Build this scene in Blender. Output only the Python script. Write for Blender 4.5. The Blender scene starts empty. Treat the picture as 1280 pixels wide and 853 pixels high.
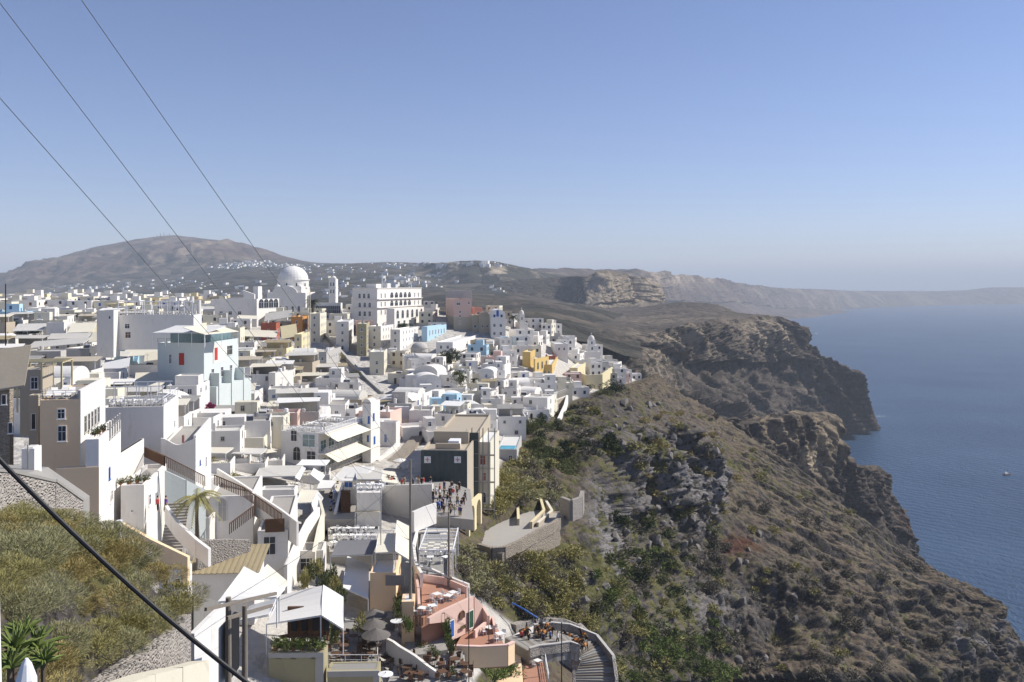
import bpy, math, random
import numpy as np
from mathutils import Vector, Matrix
random.seed(7); RNG=np.random.default_rng(11)
F=1108.0; HC=230.0; U0=640.0; V0=358.0
S=bpy.context.scene; COL=S.collection
R=math.radians
def P(u,v,Y): return Vector(((u-U0)/F*Y, Y, HC-(v-V0)/F*Y))
def PIX(p): return (U0+F*p[0]/p[1], V0+F*(HC-p[2])/p[1])
def hexc(r,g,b):
    f=lambda c:((c/255+0.055)/1.055)**2.4 if c/255>0.04045 else c/255/12.92
    return (f(r),f(g),f(b),1)
# ---------------------------------------------------------------- materials
MATS={}
def newmat(name):
    m=bpy.data.materials.new(name); m.use_nodes=True
    nt=m.node_tree; b=nt.nodes['Principled BSDF']; return m,nt,b
def N(nt,t,**k):
    n=nt.nodes.new(t)
    for a,v in k.items():
        if a=='ins':
            for i,x in v.items(): n.inputs[i].default_value=x
        else: setattr(n,a,v)
    return n
def mixc(nt,fac,a,b,blend='MIX'):
    n=N(nt,'ShaderNodeMix',data_type='RGBA',blend_type=blend)
    if hasattr(fac,'is_linked') or hasattr(fac,'links'): nt.links.new(fac,n.inputs[0])
    else: n.inputs[0].default_value=fac
    for x,i in ((a,6),(b,7)):
        if isinstance(x,(tuple,list)): n.inputs[i].default_value=(*x[:3],1)
        else: nt.links.new(x,n.inputs[i])
    return n.outputs[2]
def noise(nt,vec,scale,detail=4,rough=.6):
    n=N(nt,'ShaderNodeTexNoise',ins={'Scale':scale,'Detail':detail,'Roughness':rough})
    if vec is not None: nt.links.new(vec,n.inputs['Vector'])
    return n.outputs['Fac']
def ramp(nt,fac,a,b):
    n=N(nt,'ShaderNodeMapRange',clamp=True,ins={1:a,2:b,3:0.,4:1.}); nt.links.new(fac,n.inputs[0]); return n.outputs[0]
def wpos(nt,scale=None):
    g=N(nt,'ShaderNodeNewGeometry').outputs['Position']
    if scale:
        m=N(nt,'ShaderNodeVectorMath',operation='MULTIPLY'); m.inputs[1].default_value=scale; nt.links.new(g,m.inputs[0]); return m.outputs[0]
    return g
def bump(nt,b,h,strength,dist):
    n=N(nt,'ShaderNodeBump',ins={'Strength':strength,'Distance':dist}); nt.links.new(h,n.inputs['Height']); nt.links.new(n.outputs[0],b.inputs['Normal'])
def plaster(name,col,stain=(.35,.31,.26),amt=.25,vary=.10,rough=.85,bs=.4):
    if name in MATS: return MATS[name]
    m,nt,b=newmat(name); w=wpos(nt); w2=wpos(nt,(1,1,.25))
    dark=tuple(c*(1-vary) for c in col[:3]); 
    c=mixc(nt,noise(nt,w,.35,5),dark,col)
    oi=N(nt,'ShaderNodeObjectInfo').outputs['Random']
    c2=mixc(nt,ramp(nt,oi,0.,1.),(1,1,1),(.90,.885,.86)); c=mixc(nt,1.,c,c2,'MULTIPLY')
    st=ramp(nt,noise(nt,w2,1.3,6,.65),.55,.80)
    mm=N(nt,'ShaderNodeMath',operation='MULTIPLY'); nt.links.new(st,mm.inputs[0]); mm.inputs[1].default_value=amt
    c=mixc(nt,mm.outputs[0],c,stain)
    nt.links.new(c,b.inputs['Base Color']); b.inputs['Roughness'].default_value=rough
    b.inputs['Specular IOR Level'].default_value=.2
    bump(nt,b,noise(nt,w,3.,4),bs,.05)
    MATS[name]=m; return m
def simple(name,col,rough=.7,metal=0,vary=.15,scale=2.,spec=.3):
    if name in MATS: return MATS[name]
    m,nt,b=newmat(name); w=wpos(nt)
    c=mixc(nt,noise(nt,w,scale,4),tuple(x*(1-vary) for x in col[:3]),tuple(min(1,x*(1+vary*.5)) for x in col[:3]))
    nt.links.new(c,b.inputs['Base Color']); b.inputs['Roughness'].default_value=rough; b.inputs['Metallic'].default_value=metal
    b.inputs['Specular IOR Level'].default_value=spec
    MATS[name]=m; return m
def stone(name,c1,c2,joint,scale=1.6,bs=1.):
    if name in MATS: return MATS[name]
    m,nt,b=newmat(name); w=wpos(nt,(1,1,1.6))
    v=N(nt,'ShaderNodeTexVoronoi',feature='DISTANCE_TO_EDGE',ins={'Scale':scale,'Randomness':.9}); nt.links.new(w,v.inputs['Vector'])
    vc=N(nt,'ShaderNodeTexVoronoi',ins={'Scale':scale,'Randomness':.9}); nt.links.new(w,vc.inputs['Vector'])
    s=N(nt,'ShaderNodeSeparateColor'); nt.links.new(vc.outputs['Color'],s.inputs[0])
    c=mixc(nt,s.outputs[0],c1,c2); c=mixc(nt,noise(nt,w,scale*3,4),c,c1)
    c=mixc(nt,ramp(nt,v.outputs['Distance'],.09,.02),c,joint)
    nt.links.new(c,b.inputs['Base Color']); b.inputs['Roughness'].default_value=.95; b.inputs['Specular IOR Level'].default_value=.15
    bump(nt,b,v.outputs['Distance'],bs,.25)
    MATS[name]=m; return m
M_white=plaster('white_plaster',(.81,.785,.745),(.42,.37,.30),.48,.16)
M_cream=plaster('cream_plaster',(.72,.68,.56),(.35,.30,.22),.30)
M_grey=plaster('grey_plaster',(.47,.455,.43),(.24,.22,.2),.35)
M_tan=plaster('tan_plaster',(.92,.68,.44),(.30,.22,.15),.15)
M_olive=plaster('olive_plaster',(.40,.36,.23),(.2,.17,.12),.5)
M_pink=plaster('pink_plaster',(.60,.30,.25),(.35,.2,.16),.2)
M_palepink=plaster('pale_pink_plaster',(.76,.54,.46),(.4,.28,.22),.3)
M_yellow=plaster('yellow_plaster',(.66,.48,.19),(.4,.3,.15),.25)
M_paleyellow=plaster('pale_yellow_plaster',(.72,.63,.40),(.4,.34,.2),.25)
M_orange=plaster('orange_plaster',(.58,.29,.09),(.35,.2,.1),.2)
M_brick=plaster('brick_red_plaster',(.38,.12,.075),(.2,.09,.06),.25)
M_terr=plaster('terracotta_floor',(.42,.225,.155),(.30,.17,.12),.35)
M_blue=plaster('pale_blue_plaster',(.42,.60,.72),(.3,.34,.36),.2)
M_teal=plaster('pale_teal_plaster',(.60,.655,.65),(.3,.34,.32),.25)
M_roof=plaster('pale_roof_screed',(.62,.60,.55),(.30,.28,.25),.55,.18)
M_roofw=plaster('whitewashed_roof',(.74,.73,.70),(.35,.33,.3),.5,.14)
M_beige=plaster('beige_roof',(.48,.42,.33),(.28,.24,.19),.4)
M_pave=plaster('pale_paving',(.40,.38,.35),(.22,.2,.18),.45,.2)
M_concrete=plaster('concrete',(.34,.33,.31),(.16,.15,.14),.5,.2)
M_canvas=plaster('cream_canvas',(.72,.68,.56),(.45,.4,.3),.25,.08,.9,.1)
M_wcanvas=plaster('white_canvas',(.80,.79,.76),(.5,.47,.42),.2,.06,.9,.1)
M_greycanvas=plaster('grey_canvas',(.20,.20,.21),(.12,.12,.12),.3)
M_reed=plaster('reed_thatch',(.42,.35,.22),(.2,.16,.1),.6,.3)
M_dark=simple('window_glass',(.035,.042,.055),.2,0,.4,.5,.5)
M_glass=simple('terrace_glass',(.16,.24,.25),.12,0,.3,.5,.7)
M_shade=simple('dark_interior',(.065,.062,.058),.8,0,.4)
M_blued=simple('blue_paint',(.045,.13,.42),.5)
M_brown=simple('brown_wood',(.13,.07,.04),.7,0,.35,6)
M_greyw=simple('weathered_timber',(.23,.20,.165),.85,0,.35,5)
M_metal=simple('grey_metal',(.28,.28,.29),.45,.6)
M_black=simple('black_rubber',(.014,.014,.016),.55)
M_whitep=simple('white_paint',(.78,.78,.78),.5)
M_red=simple('red_paint',(.42,.05,.04),.6)
M_green=simple('dark_green_paint',(.03,.09,.05),.6)
M_netm=simple('green_scaffold_net',(.075,.092,.088),.85,0,.3,.8)
M_pool=simple('pool_water',(.10,.45,.60),.06,0,.15,.6,.6)
M_poolpale=simple('pale_pool_water',(.28,.50,.50),.06,0,.15,.6,.6)
M_clay=simple('clay_pot',(.38,.17,.09),.8)
M_trunk=simple('tree_bark',(.12,.09,.065),.9,0,.4,4)
M_stone=stone('grey_stone',(.40,.365,.33),(.17,.155,.145),(.36,.33,.29),3.6)
M_stoneb=stone('brown_rubble_stone',(.36,.31,.25),(.18,.15,.12),(.26,.23,.19),2.6)
M_skin=simple('skin',(.48,.29,.2),.6); M_hair=simple('dark_hair',(.03,.02,.015),.7)
M_hide=simple('brown_horse_hide',(.045,.025,.015),.6)
M_saddle=simple('orange_saddle_blanket',(.50,.20,.045),.8)
# ---------------------------------------------------------------- mesh builder
class MB:
    def __init__(s): s.v=[];s.f=[];s.m=[];s.mats=[]
    def mi(s,m):
        if m not in s.mats: s.mats.append(m)
        return s.mats.index(m)
    def add(s,vs,fs,m):
        o=len(s.v); s.v+= [tuple(x) for x in vs]; k=s.mi(m)
        for f in fs: s.f.append(tuple(o+i for i in f)); s.m.append(k)
        return s
    def box(s,x0,y0,z0,x1,y1,z1,m,T=None):
        if x0>x1:x0,x1=x1,x0
        if y0>y1:y0,y1=y1,y0
        if z0>z1:z0,z1=z1,z0
        vs=[(x0,y0,z0),(x1,y0,z0),(x1,y1,z0),(x0,y1,z0),(x0,y0,z1),(x1,y0,z1),(x1,y1,z1),(x0,y1,z1)]
        if T is not None: vs=[T@Vector(v) for v in vs]
        return s.add(vs,[(0,3,2,1),(4,5,6,7),(0,1,5,4),(1,2,6,5),(2,3,7,6),(3,0,4,7)],m)
    def slab(s,pts,th,m):
        """thick sheet: top polygon pts, thickness th down"""
        n=len(pts); p=[Vector(q) for q in pts]; d=Vector((0,0,th))
        vs=p+[q-d for q in p]
        fs=[tuple(range(n)),tuple(range(2*n-1,n-1,-1))]+[(i,n+i,n+(i+1)%n,(i+1)%n) for i in range(n)]
        return s.add(vs,fs,m)
    def beam(s,a,b,w,m,h=None):
        a=Vector(a);b=Vector(b);d=(b-a); 
        if d.length<1e-6: return s
        z=d.normalized(); up=Vector((0,0,1)) if abs(z.z)<.95 else Vector((0,1,0))
        x=z.cross(up).normalized(); y=x.cross(z); h=h or w; x*=w/2; y*=h/2
        vs=[a-x-y,a+x-y,a+x+y,a-x+y,b-x-y,b+x-y,b+x+y,b-x+y]
        return s.add(vs,[(0,3,2,1),(4,5,6,7),(0,1,5,4),(1,2,6,5),(2,3,7,6),(3,0,4,7)],m)
    def tube(s,pts,r,m,n=8,cap=True):
        pts=[Vector(p) for p in pts]; k=len(pts); rr=r if isinstance(r,(list,tuple)) else [r]*k
        vs=[];prev=None
        for i,p in enumerate(pts):
            d=(pts[min(i+1,k-1)]-pts[max(i-1,0)]).normalized()
            up=Vector((0,0,1)) if abs(d.z)<.9 else Vector((0,1,0))
            x=d.cross(up).normalized(); y=x.cross(d)
            if prev is not None and x.dot(prev)<0: x=-x;y=-y
            prev=x
            for j in range(n):
                a=2*math.pi*j/n; vs.append(p+x*(math.cos(a)*rr[i])+y*(math.sin(a)*rr[i]))
        fs=[(i*n+j,i*n+(j+1)%n,(i+1)*n+(j+1)%n,(i+1)*n+j) for i in range(k-1) for j in range(n)]
        if cap: fs+=[tuple(range(n-1,-1,-1)),tuple((k-1)*n+j for j in range(n))]
        return s.add(vs,fs,m)
    def lathe(s,prof,m,n=16,c=(0,0,0)):
        vs=[];k=len(prof)
        for r,z in prof:
            for j in range(n):
                a=2*math.pi*j/n; vs.append((c[0]+r*math.cos(a),c[1]+r*math.sin(a),c[2]+z))
        fs=[(i*n+j,i*n+(j+1)%n,(i+1)*n+(j+1)%n,(i+1)*n+j) for i in range(k-1) for j in range(n)]
        fs+=[tuple(range(n-1,-1,-1)),tuple((k-1)*n+j for j in range(n))]
        return s.add(vs,fs,m)
    def build(s,name,parent=None,loc=None,smooth=False,rz=None):
        me=bpy.data.meshes.new(name); me.from_pydata(s.v,[],s.f)
        for m in s.mats: me.materials.append(m)
        me.polygons.foreach_set('material_index',s.m)
        if smooth: me.polygons.foreach_set('use_smooth',[True]*len(me.polygons))
        me.update(); return link(me,name,parent,loc,rz)
def link(me,name,parent=None,loc=None,rz=None):
    o=bpy.data.objects.new(name,me); COL.objects.link(o)
    if parent is not None: o.parent=parent
    if loc is not None: o.location=loc
    if rz is not None: o.rotation_euler=(0,0,rz)
    return o
def tag(o,label=None,cat=None,group=None,kind=None):
    if label: o['label']=label
    if cat: o['category']=cat
    if group: o['group']=group
    if kind: o['kind']=kind
    return o
def thing(name,loc,rz=0,label=None,cat=None,group=None):
    o=bpy.data.objects.new(name,None); COL.objects.link(o); o.location=loc; o.rotation_euler=(0,0,rz)
    o.empty_display_size=.1
    return tag(o,label,cat,group)
def copy_tree(o,parent=None):
    c=o.copy(); COL.objects.link(c)
    if parent is not None: c.parent=parent
    for ch in list(o.children): copy_tree(ch,c)
    return c
# ---------------------------------------------------------------- numpy noise
_perm=RNG.permutation(4096); 
_g=RNG.normal(size=(4096,3)); _g/=np.linalg.norm(_g,axis=1)[:,None]
def pnoise(p):
    i=np.floor(p).astype(np.int64); f=p-i; w=f*f*f*(f*(f*6-15)+10); out=0
    for dx in (0,1):
        for dy in (0,1):
            for dz in (0,1):
                h=_perm[(_perm[(_perm[(i[:,0]+dx)&4095]+i[:,1]+dy)&4095]+i[:,2]+dz)&4095]
                g=_g[h]; d=(g*(f-np.array([dx,dy,dz]))).sum(1)
                out=out+d*np.where(dx,w[:,0],1-w[:,0])*np.where(dy,w[:,1],1-w[:,1])*np.where(dz,w[:,2],1-w[:,2])
    return out*1.6
def fbm(p,oct=5,gain=.5,ridge=False):
    a=1.;s=0.;q=p.copy()
    for k in range(oct):
        n=pnoise(q)
        s=s+a*((1-2*np.abs(n)) if ridge else n); a*=gain; q=q*2.03+7.7
    return s
HILL=None;_BV=None
def HIT(u,v):
    global _BV
    if _BV is None:
        from mathutils.bvhtree import BVHTree
        me=HILL.data; _BV=BVHTree.FromPolygons([x.co for x in me.vertices],[tuple(p.vertices) for p in me.polygons])
    o=Vector((0,0,HC)); r=_BV.ray_cast(o,(P(u,v,1)-o).normalized()); return r[0]
# ---------------------------------------------------------------- terrain sheets
class Sheet:
    def __init__(s,cols): 
        s.u=np.array([c[0] for c in cols],float); s.k=np.array([c[1] for c in cols],float) # (nc,K,2) v,Y
    def knots(s,u):
        u=np.atleast_1d(u); K=s.k.shape[1]; out=np.empty((len(u),K,2))
        for j in range(K):
            for c in (0,1): out[:,j,c]=np.interp(u,s.u,s.k[:,j,c])
        return out
    def smooth_knots(s,us,w):
        k=sum(s.knots(us+d) for d in np.linspace(-w,w,7))/7
        return k
    def zY(s,u,Y,w=8):
        k=s.smooth_knots(np.array([float(u)]),w)[0]; z=HC-(k[:,0]-V0)/F*k[:,1]
        return float(np.interp(Y,k[:,1],z))
    def z(s,x,y): return s.zY(U0+F*x/y,y)
    def Yat(s,u,v):
        k=s.smooth_knots(np.array([float(u)]),8)[0]; z=HC-(k[:,0]-V0)/F*k[:,1]
        Ys=np.linspace(k[0,1],k[-1,1],3000); vs=V0+(HC-np.interp(Ys,k[:,1],z))*F/Ys
        i=np.argmax(vs<=v); return float(Ys[i]) if vs[i]<=v else None
def sheet_mesh(sh,name,u0,u1,du,rows,ampf,attrf,mat,freq,w=8,zs=.35,dz=None,extra=None):
    us=np.arange(u0,u1+du,du); kn=sh.smooth_knots(us,w); nu=len(us); K=kn.shape[1]
    z=HC-(kn[:,:,0]-V0)/F*kn[:,:,1]; Y=kn[:,:,1]
    tt=np.concatenate([np.linspace(k,k+1,rows[k],endpoint=False) for k in range(K-1)]+[[K-1]])
    i=np.minimum(tt.astype(int),K-2); f=tt-i
    YY=Y[:,i]*(1-f)+Y[:,i+1]*f; ZZ=z[:,i]*(1-f)+z[:,i+1]*f
    # soften creases along rows
    for _ in range(2):
        ZZ[:,1:-1]=.25*ZZ[:,:-2]+.5*ZZ[:,1:-1]+.25*ZZ[:,2:]
    XX=(us[:,None]-U0)/F*YY
    if dz is not None: ZZ=ZZ+dz(np.repeat(us[:,None],YY.shape[1],1),V0+(HC-ZZ)*F/YY)
    p=np.stack([XX,YY,ZZ],-1); nr=len(tt)
    du_=np.gradient(p,axis=0); dr=np.gradient(p,axis=1); n=np.cross(du_,dr); n/=np.linalg.norm(n,axis=-1)[...,None]+1e-9
    n*=np.sign(n[...,2:3]+1e-9)
    uu=np.repeat(us[:,None],nr,1); vv=V0+(HC-ZZ)*F/YY
    amp=ampf(uu,vv,YY,ZZ,n)
    q=p.reshape(-1,3)
    steep=1-np.clip(n[...,2].reshape(-1),0,1)
    d1=fbm(q*np.array([freq,freq,freq*zs]),7,.58,True)-.35
    d2=fbm(q*freq*.35+31.,4)
    d4=fbm(q*freq*9+13,3,.6,True)
    d3=fbm(q*np.array([freq*3.1,freq*3.1,freq*3.1*zs*1.6])+77,4,.6,True)
    d=(d1*.85*(.4+1.2*steep)+d2*.65+d3*.30*(.3+steep)+(d4+.2)*.10*(.4+steep))*amp.reshape(-1)
    if extra is not None: d=d+extra(uu,vv,q)
    q2=q+n.reshape(-1,3)*d[:,None]
    idx=np.arange(nu*nr).reshape(nu,nr)
    fa=np.stack([idx[:-1,:-1],idx[1:,:-1],idx[1:,1:],idx[:-1,1:]],-1).reshape(-1,4)
    me=bpy.data.meshes.new(name); me.vertices.add(len(q2)); me.vertices.foreach_set('co',q2.astype(np.float32).ravel())
    me.loops.add(fa.size); me.loops.foreach_set('vertex_index',fa.astype(np.int32).ravel())
    me.polygons.add(len(fa)); me.polygons.foreach_set('loop_start',np.arange(0,fa.size,4,dtype=np.int32)); me.polygons.foreach_set('loop_total',np.full(len(fa),4,np.int32))
    me.update(calc_edges=True); me.validate(); me.polygons.foreach_set('use_smooth',[True]*len(fa))
    for an,arr in attrf(uu,vv,YY,ZZ,n,q).items():
        a=me.attributes.new(an,'FLOAT','POINT'); a.data.foreach_set('value',np.broadcast_to(arr.reshape(-1),(len(q2),)).astype(np.float32).copy())
    me.materials.append(mat)
    o=link(me,name); tag(o,kind='structure'); return o
def sstep(a,b,x): t=np.clip((x-a)/(b-a),0,1); return t*t*(3-2*t)
EDGE_V=[360,420,455,475,490,510,550,600,625,645,660,700,720,740,760,780,800,853,1000]
EDGE_U=[900,830,800,800,745,695,640,618,612,580,566,563,562,590,612,640,640,590,560]
def edge_u(v): return np.interp(v,EDGE_V,EDGE_U)
A=Sheet([
(-420,[(1100,60),(853,70),(740,82),(680,90),(640,96),(560,125),(500,170),(450,230),(410,305),(388,390),(378,470),(392,900),(400,1500)]),
(100,[(1100,62),(853,75),(740,88),(680,97),(640,106),(575,135),(505,180),(455,240),(412,320),(390,390),(380,470),(392,900),(398,1500)]),
(300,[(1100,66),(853,84),(750,103),(690,118),(640,135),(570,170),(510,225),(455,300),(412,370),(392,420),(382,470),(395,900),(398,1500)]),
(450,[(1100,70),(853,89),(750,110),(680,130),(630,155),(560,200),(505,260),(450,340),(412,400),(396,430),(386,460),(400,900),(400,1500)]),
(550,[(1100,75),(853,95),(750,116),(680,138),(630,160),(565,200),(510,265),(450,345),(412,405),(398,435),(388,465),(405,900),(402,1500)]),
(610,[(1100,85),(853,112),(790,128),(700,150),(640,170),(570,210),(510,275),(450,355),(414,410),(402,440),(394,470),(412,900),(405,1500)]),
(660,[(1100,100),(853,128),(780,146),(700,160),(640,176),(575,222),(515,290),(455,365),(425,415),(412,445),(402,480),(425,800),(412,1400)]),
(700,[(1100,110),(853,140),(780,156),(715,168),(650,182),(575,236),(520,300),(468,375),(442,420),(427,450),(417,490),(450,750),(420,1300)]),
(735,[(1100,125),(853,155),(790,168),(730,180),(650,200),(570,236),(515,315),(482,380),(458,425),(444,455),(436,490),(470,750),(440,1300)]),
(760,[(1100,140),(853,172),(780,190),(710,212),(650,238),(556,256),(512,330),(485,385),(470,430),(460,460),(455,490),(500,700),(460,1000)]),
(790,[(1100,155),(853,190),(775,210),(705,234),(645,258),(548,275),(515,340),(490,395),(478,435),(471,470),(470,500),(520,700),(480,1000)]),
(820,[(1100,170),(853,208),(770,232),(700,255),(640,275),(542,291),(535,340),(512,400),(498,440),(488,480),(486,520),(545,700),(500,1000)]),
(856,[(1100,190),(853,235),(770,258),(700,280),(645,298),(545,315),(552,345),(535,390),(520,430),(511,460),(512,500),(620,700),(560,1000)]),
(880,[(1100,197),(853,242),(775,263),(715,285),(660,308),(610,335),(575,362),(548,395),(532,425),(525,455),(530,500),(650,680),(600,1000)]),
(920,[(1100,205),(853,250),(780,270),(720,292),(660,320),(605,355),(575,385),(560,410),(551,430),(549,450),(565,500),(700,650),(650,1000)]),
(1000,[(1100,215),(853,252),(790,272),(730,298),(680,328),(640,362),(618,390),(606,408),(601,420),(603,440),(640,490),(800,650),(700,1000)]),
(1060,[(1100,222),(853,265),(795,288),(740,312),(700,340),(672,368),(658,388),(650,402),(647,412),(650,430),(690,490),(850,650),(730,1000)]),
(1120,[(1100,230),(853,285),(800,308),(760,332),(730,358),(712,378),(704,390),(700,400),(699,408),(705,425),(760,480),(900,650),(760,1000)]),
(1165,[(1120,240),(880,298),(830,320),(790,342),(755,363),(738,382),(730,392),(726,401),(725,409),(731,425),(790,480),(925,650),(780,1000)]),
(1205,[(1150,250),(900,310),(850,330),(810,350),(780,370),(760,385),(752,394),(748,402),(748,410),(755,425),(820,480),(950,650),(800,1000)]),
(1225,[(1160,254),(910,312),(862,333),(832,352),(806,368),(796,382),(790,392),(787,401),(787,410),(795,425),(850,480),(960,650),(810,1000)]),
(1280,[(1200,270),(950,320),(900,340),(870,358),(850,372),(840,384),(835,392),(832,400),(833,408),(845,425),(920,480),(1050,650),(850,1000)]),
(1500,[(1400,270),(1150,320),(1100,340),(1070,358),(1050,372),(1040,384),(1035,392),(1032,400),(1033,408),(1045,425),(1120,480),(1250,650),(1050,1000)]),
])
B=Sheet([
(440,[(600,560),(450,700),(420,850),(410,1000),(400,1200),(392,1500),(388,1900),(384,2400),(388,3200)]),
(600,[(600,560),(460,700),(425,850),(412,1000),(402,1200),(394,1500),(390,1900),(386,2400),(390,3200)]),
(700,[(600,600),(500,720),(442,900),(420,1000),(412,1080),(396,1450),(390,1900),(384,2400),(390,3200)]),
(760,[(620,620),(530,750),(458,930),(428,1000),(415,1050),(402,1400),(393,1700),(384,2200),(395,3200)]),
(800,[(640,640),(550,780),(478,980),(440,1040),(426,1065),(402,1400),(388,1750),(384,1950),(420,3200)]),
(850,[(680,660),(570,830),(500,1030),(465,1100),(412,1150),(399,1400),(384,1700),(377,1850),(440,3200)]),
(890,[(700,680),(590,860),(520,1080),(462,1180),(403,1240),(396,1400),(386,1600),(379,1800),(450,3200)]),
(920,[(720,700),(600,900),(525,1140),(462,1250),(400,1310),(394,1420),(391,1500),(392,1620),(460,3200)]),
(950,[(740,720),(600,950),(530,1200),(462,1310),(398,1365),(393,1420),(394,1480),(400,1600),(470,3200)]),
(970,[(740,740),(600,1000),(530,1240),(455,1340),(400,1385),(396,1420),(398,1470),(415,1600),(480,3200)]),
(985,[(740,760),(600,1030),(535,1260),(465,1350),(432,1390),(428,1420),(432,1470),(450,1600),(500,3200)]),
(1000,[(740,780),(600,1060),(540,1290),(480,1360),(444,1395),(440,1415),(446,1470),(480,1600),(500,3200)]),
(1030,[(740,820),(600,1120),(550,1330),(500,1375),(457,1405),(454,1420),(465,1470),(500,1600),(540,3200)]),
(1047,[(740,860),(600,1160),(546,1365),(510,1390),(472,1412),(470,1422),(485,1470),(520,1600),(540,3200)]),
(1065,[(740,900),(600,1200),(541,1400),(520,1410),(494,1425),(492,1432),(510,1475),(530,1600),(560,3200)]),
(1085,[(740,960),(600,1260),(537,1427),(528,1432),(517,1436),(518,1444),(535,1480),(545,1600),(560,3200)]),
(1095,[(740,980),(600,1280),(545,1430),(542,1436),(541,1440),(542,1446),(550,1480),(560,1600),(560,3200)]),
(1200,[(740,980),(600,1280),(560,1430),(560,1436),(560,1440),(560,1446),(560,1480),(560,1600),(560,3200)]),
])
C_=Sheet([
(780,[(900,440),(700,500),(640,540),(600,580),(580,600),(590,640),(640,720),(700,900)]),
(860,[(900,440),(720,490),(640,540),(590,580),(560,605),(565,640),(640,720),(700,900)]),
(890,[(900,440),(720,490),(640,540),(570,590),(545,610),(548,640),(620,720),(700,900)]),
(905,[(900,440),(720,490),(650,540),(570,600),(531,615),(533,640),(600,730),(700,900)]),
(960,[(900,450),(740,500),(660,550),(600,610),(528,632),(530,655),(600,740),(700,900)]),
(1000,[(900,460),(760,510),(690,560),(610,632),(521,655),(523,675),(600,750),(700,900)]),
(1017,[(900,465),(770,515),(700,570),(615,640),(527,665),(530,685),(600,755),(700,900)]),
(1022,[(900,465),(770,515),(700,570),(620,643),(552,668),(555,688),(610,757),(700,900)]),
(1050,[(900,470),(780,520),(710,585),(640,660),(588,685),(590,702),(640,770),(700,900)]),
(1077,[(900,470),(790,525),(720,600),(650,680),(591,705),(594,720),(650,780),(700,900)]),
(1095,[(900,470),(800,530),(730,620),(670,695),(615,722),(618,735),(670,790),(710,900)]),
(1112,[(900,470),(800,530),(735,640),(690,712),(660,735),(662,745),(690,790),(720,900)]),
(1124,[(900,470),(800,530),(740,650),(705,728),(697,746),(699,752),(715,790),(725,900)]),
(1150,[(900,480),(810,540),(760,660),(740,728),(735,746),(735,752),(740,790),(740,900)]),
(1250,[(900,480),(830,540),(800,660),(800,728),(800,746),(800,752),(800,790),(800,900)]),
])
D_=Sheet([
(-900,[(430,800),(400,1100),(392,1600),(392,2300),(392,3200),(394,4300),(396,5000),(398,5700),(400,6400),(400,9000)]),
(-250,[(430,800),(400,1100),(390,1600),(388,2300),(384,3200),(382,4300),(384,5000),(386,5700),(388,6400),(390,9000)]),
(-60,[(430,800),(398,1100),(388,1600),(384,2300),(380,3200),(374,4300),(370,5000),(366,5700),(362,6400),(380,9000)]),
(5,[(430,800),(395,1100),(386,1600),(381,2300),(376,3200),(370,4300),(362,5000),(355,5700),(350,6400),(380,9000)]),
(30,[(430,800),(395,1100),(386,1600),(381,2300),(376,3200),(368,4300),(358,5000),(348,5700),(341,6400),(380,9000)]),
(75,[(430,800),(395,1100),(386,1600),(380,2300),(374,3200),(364,4300),(350,5000),(333,5700),(322,6400),(380,9000)]),
(130,[(430,800),(395,1100),(385,1600),(379,2300),(371,3200),(359,4300),(343,5000),(322,5700),(305,6400),(380,9000)]),
(162,[(430,800),(395,1100),(385,1600),(378,2300),(368,3200),(356,4300),(340,5000),(318,5700),(302,6400),(380,9000)]),
(200,[(430,800),(395,1100),(385,1600),(377,2300),(366,3200),(353,4300),(337,5000),(312,5700),(295,6400),(380,9000)]),
(260,[(430,800),(397,1100),(387,1600),(375,2300),(361,3200),(342,4300),(330,5000),(313,5700),(299,6400),(380,9000)]),
(300,[(430,800),(397,1100),(386,1600),(372,2300),(356,3200),(333,4300),(327,5000),(316,5700),(306,6400),(380,9000)]),
(345,[(430,800),(397,1100),(386,1600),(370,2300),(352,3200),(332,4300),(328,5000),(324,5700),(320,6400),(380,9000)]),
(390,[(430,800),(397,1100),(386,1600),(368,2300),(348,3200),(333,4300),(331,5000),(330,5700),(330,6400),(380,9000)]),
(450,[(430,800),(397,1100),(384,1600),(365,2300),(343,3200),(330,4300),(330,5000),(331,5700),(333,6400),(380,9000)]),
(495,[(430,800),(397,1100),(382,1600),(362,2300),(340,3200),(328,4300),(330,5000),(333,5700),(337,6400),(380,9000)]),
(550,[(440,800),(400,1100),(384,1600),(366,2300),(358,3100),(333,3250),(331,3900),(338,5700),(340,6400),(380,9000)]),
(600,[(440,800),(400,1100),(384,1600),(368,2300),(357,3000),(329,3150),(328,3900),(336,5700),(345,6400),(380,9000)]),
(640,[(440,800),(400,1100),(384,1600),(370,2300),(356,3000),(335,3200),(332,3900),(340,5700),(350,6400),(380,9000)]),
(670,[(440,800),(400,1100),(386,1600),(376,2300),(362,3000),(343,3300),(340,3900),(345,5700),(352,6400),(380,9000)]),
(720,[(440,800),(410,1100),(392,1600),(380,2300),(372,3000),(352,3400),(348,3900),(350,5700),(360,6400),(380,9000)]),
(800,[(460,800),(430,1100),(410,1600),(400,2300),(390,3000),(385,3400),(385,3900),(390,5700),(395,6400),(400,9000)]),
])
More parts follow.
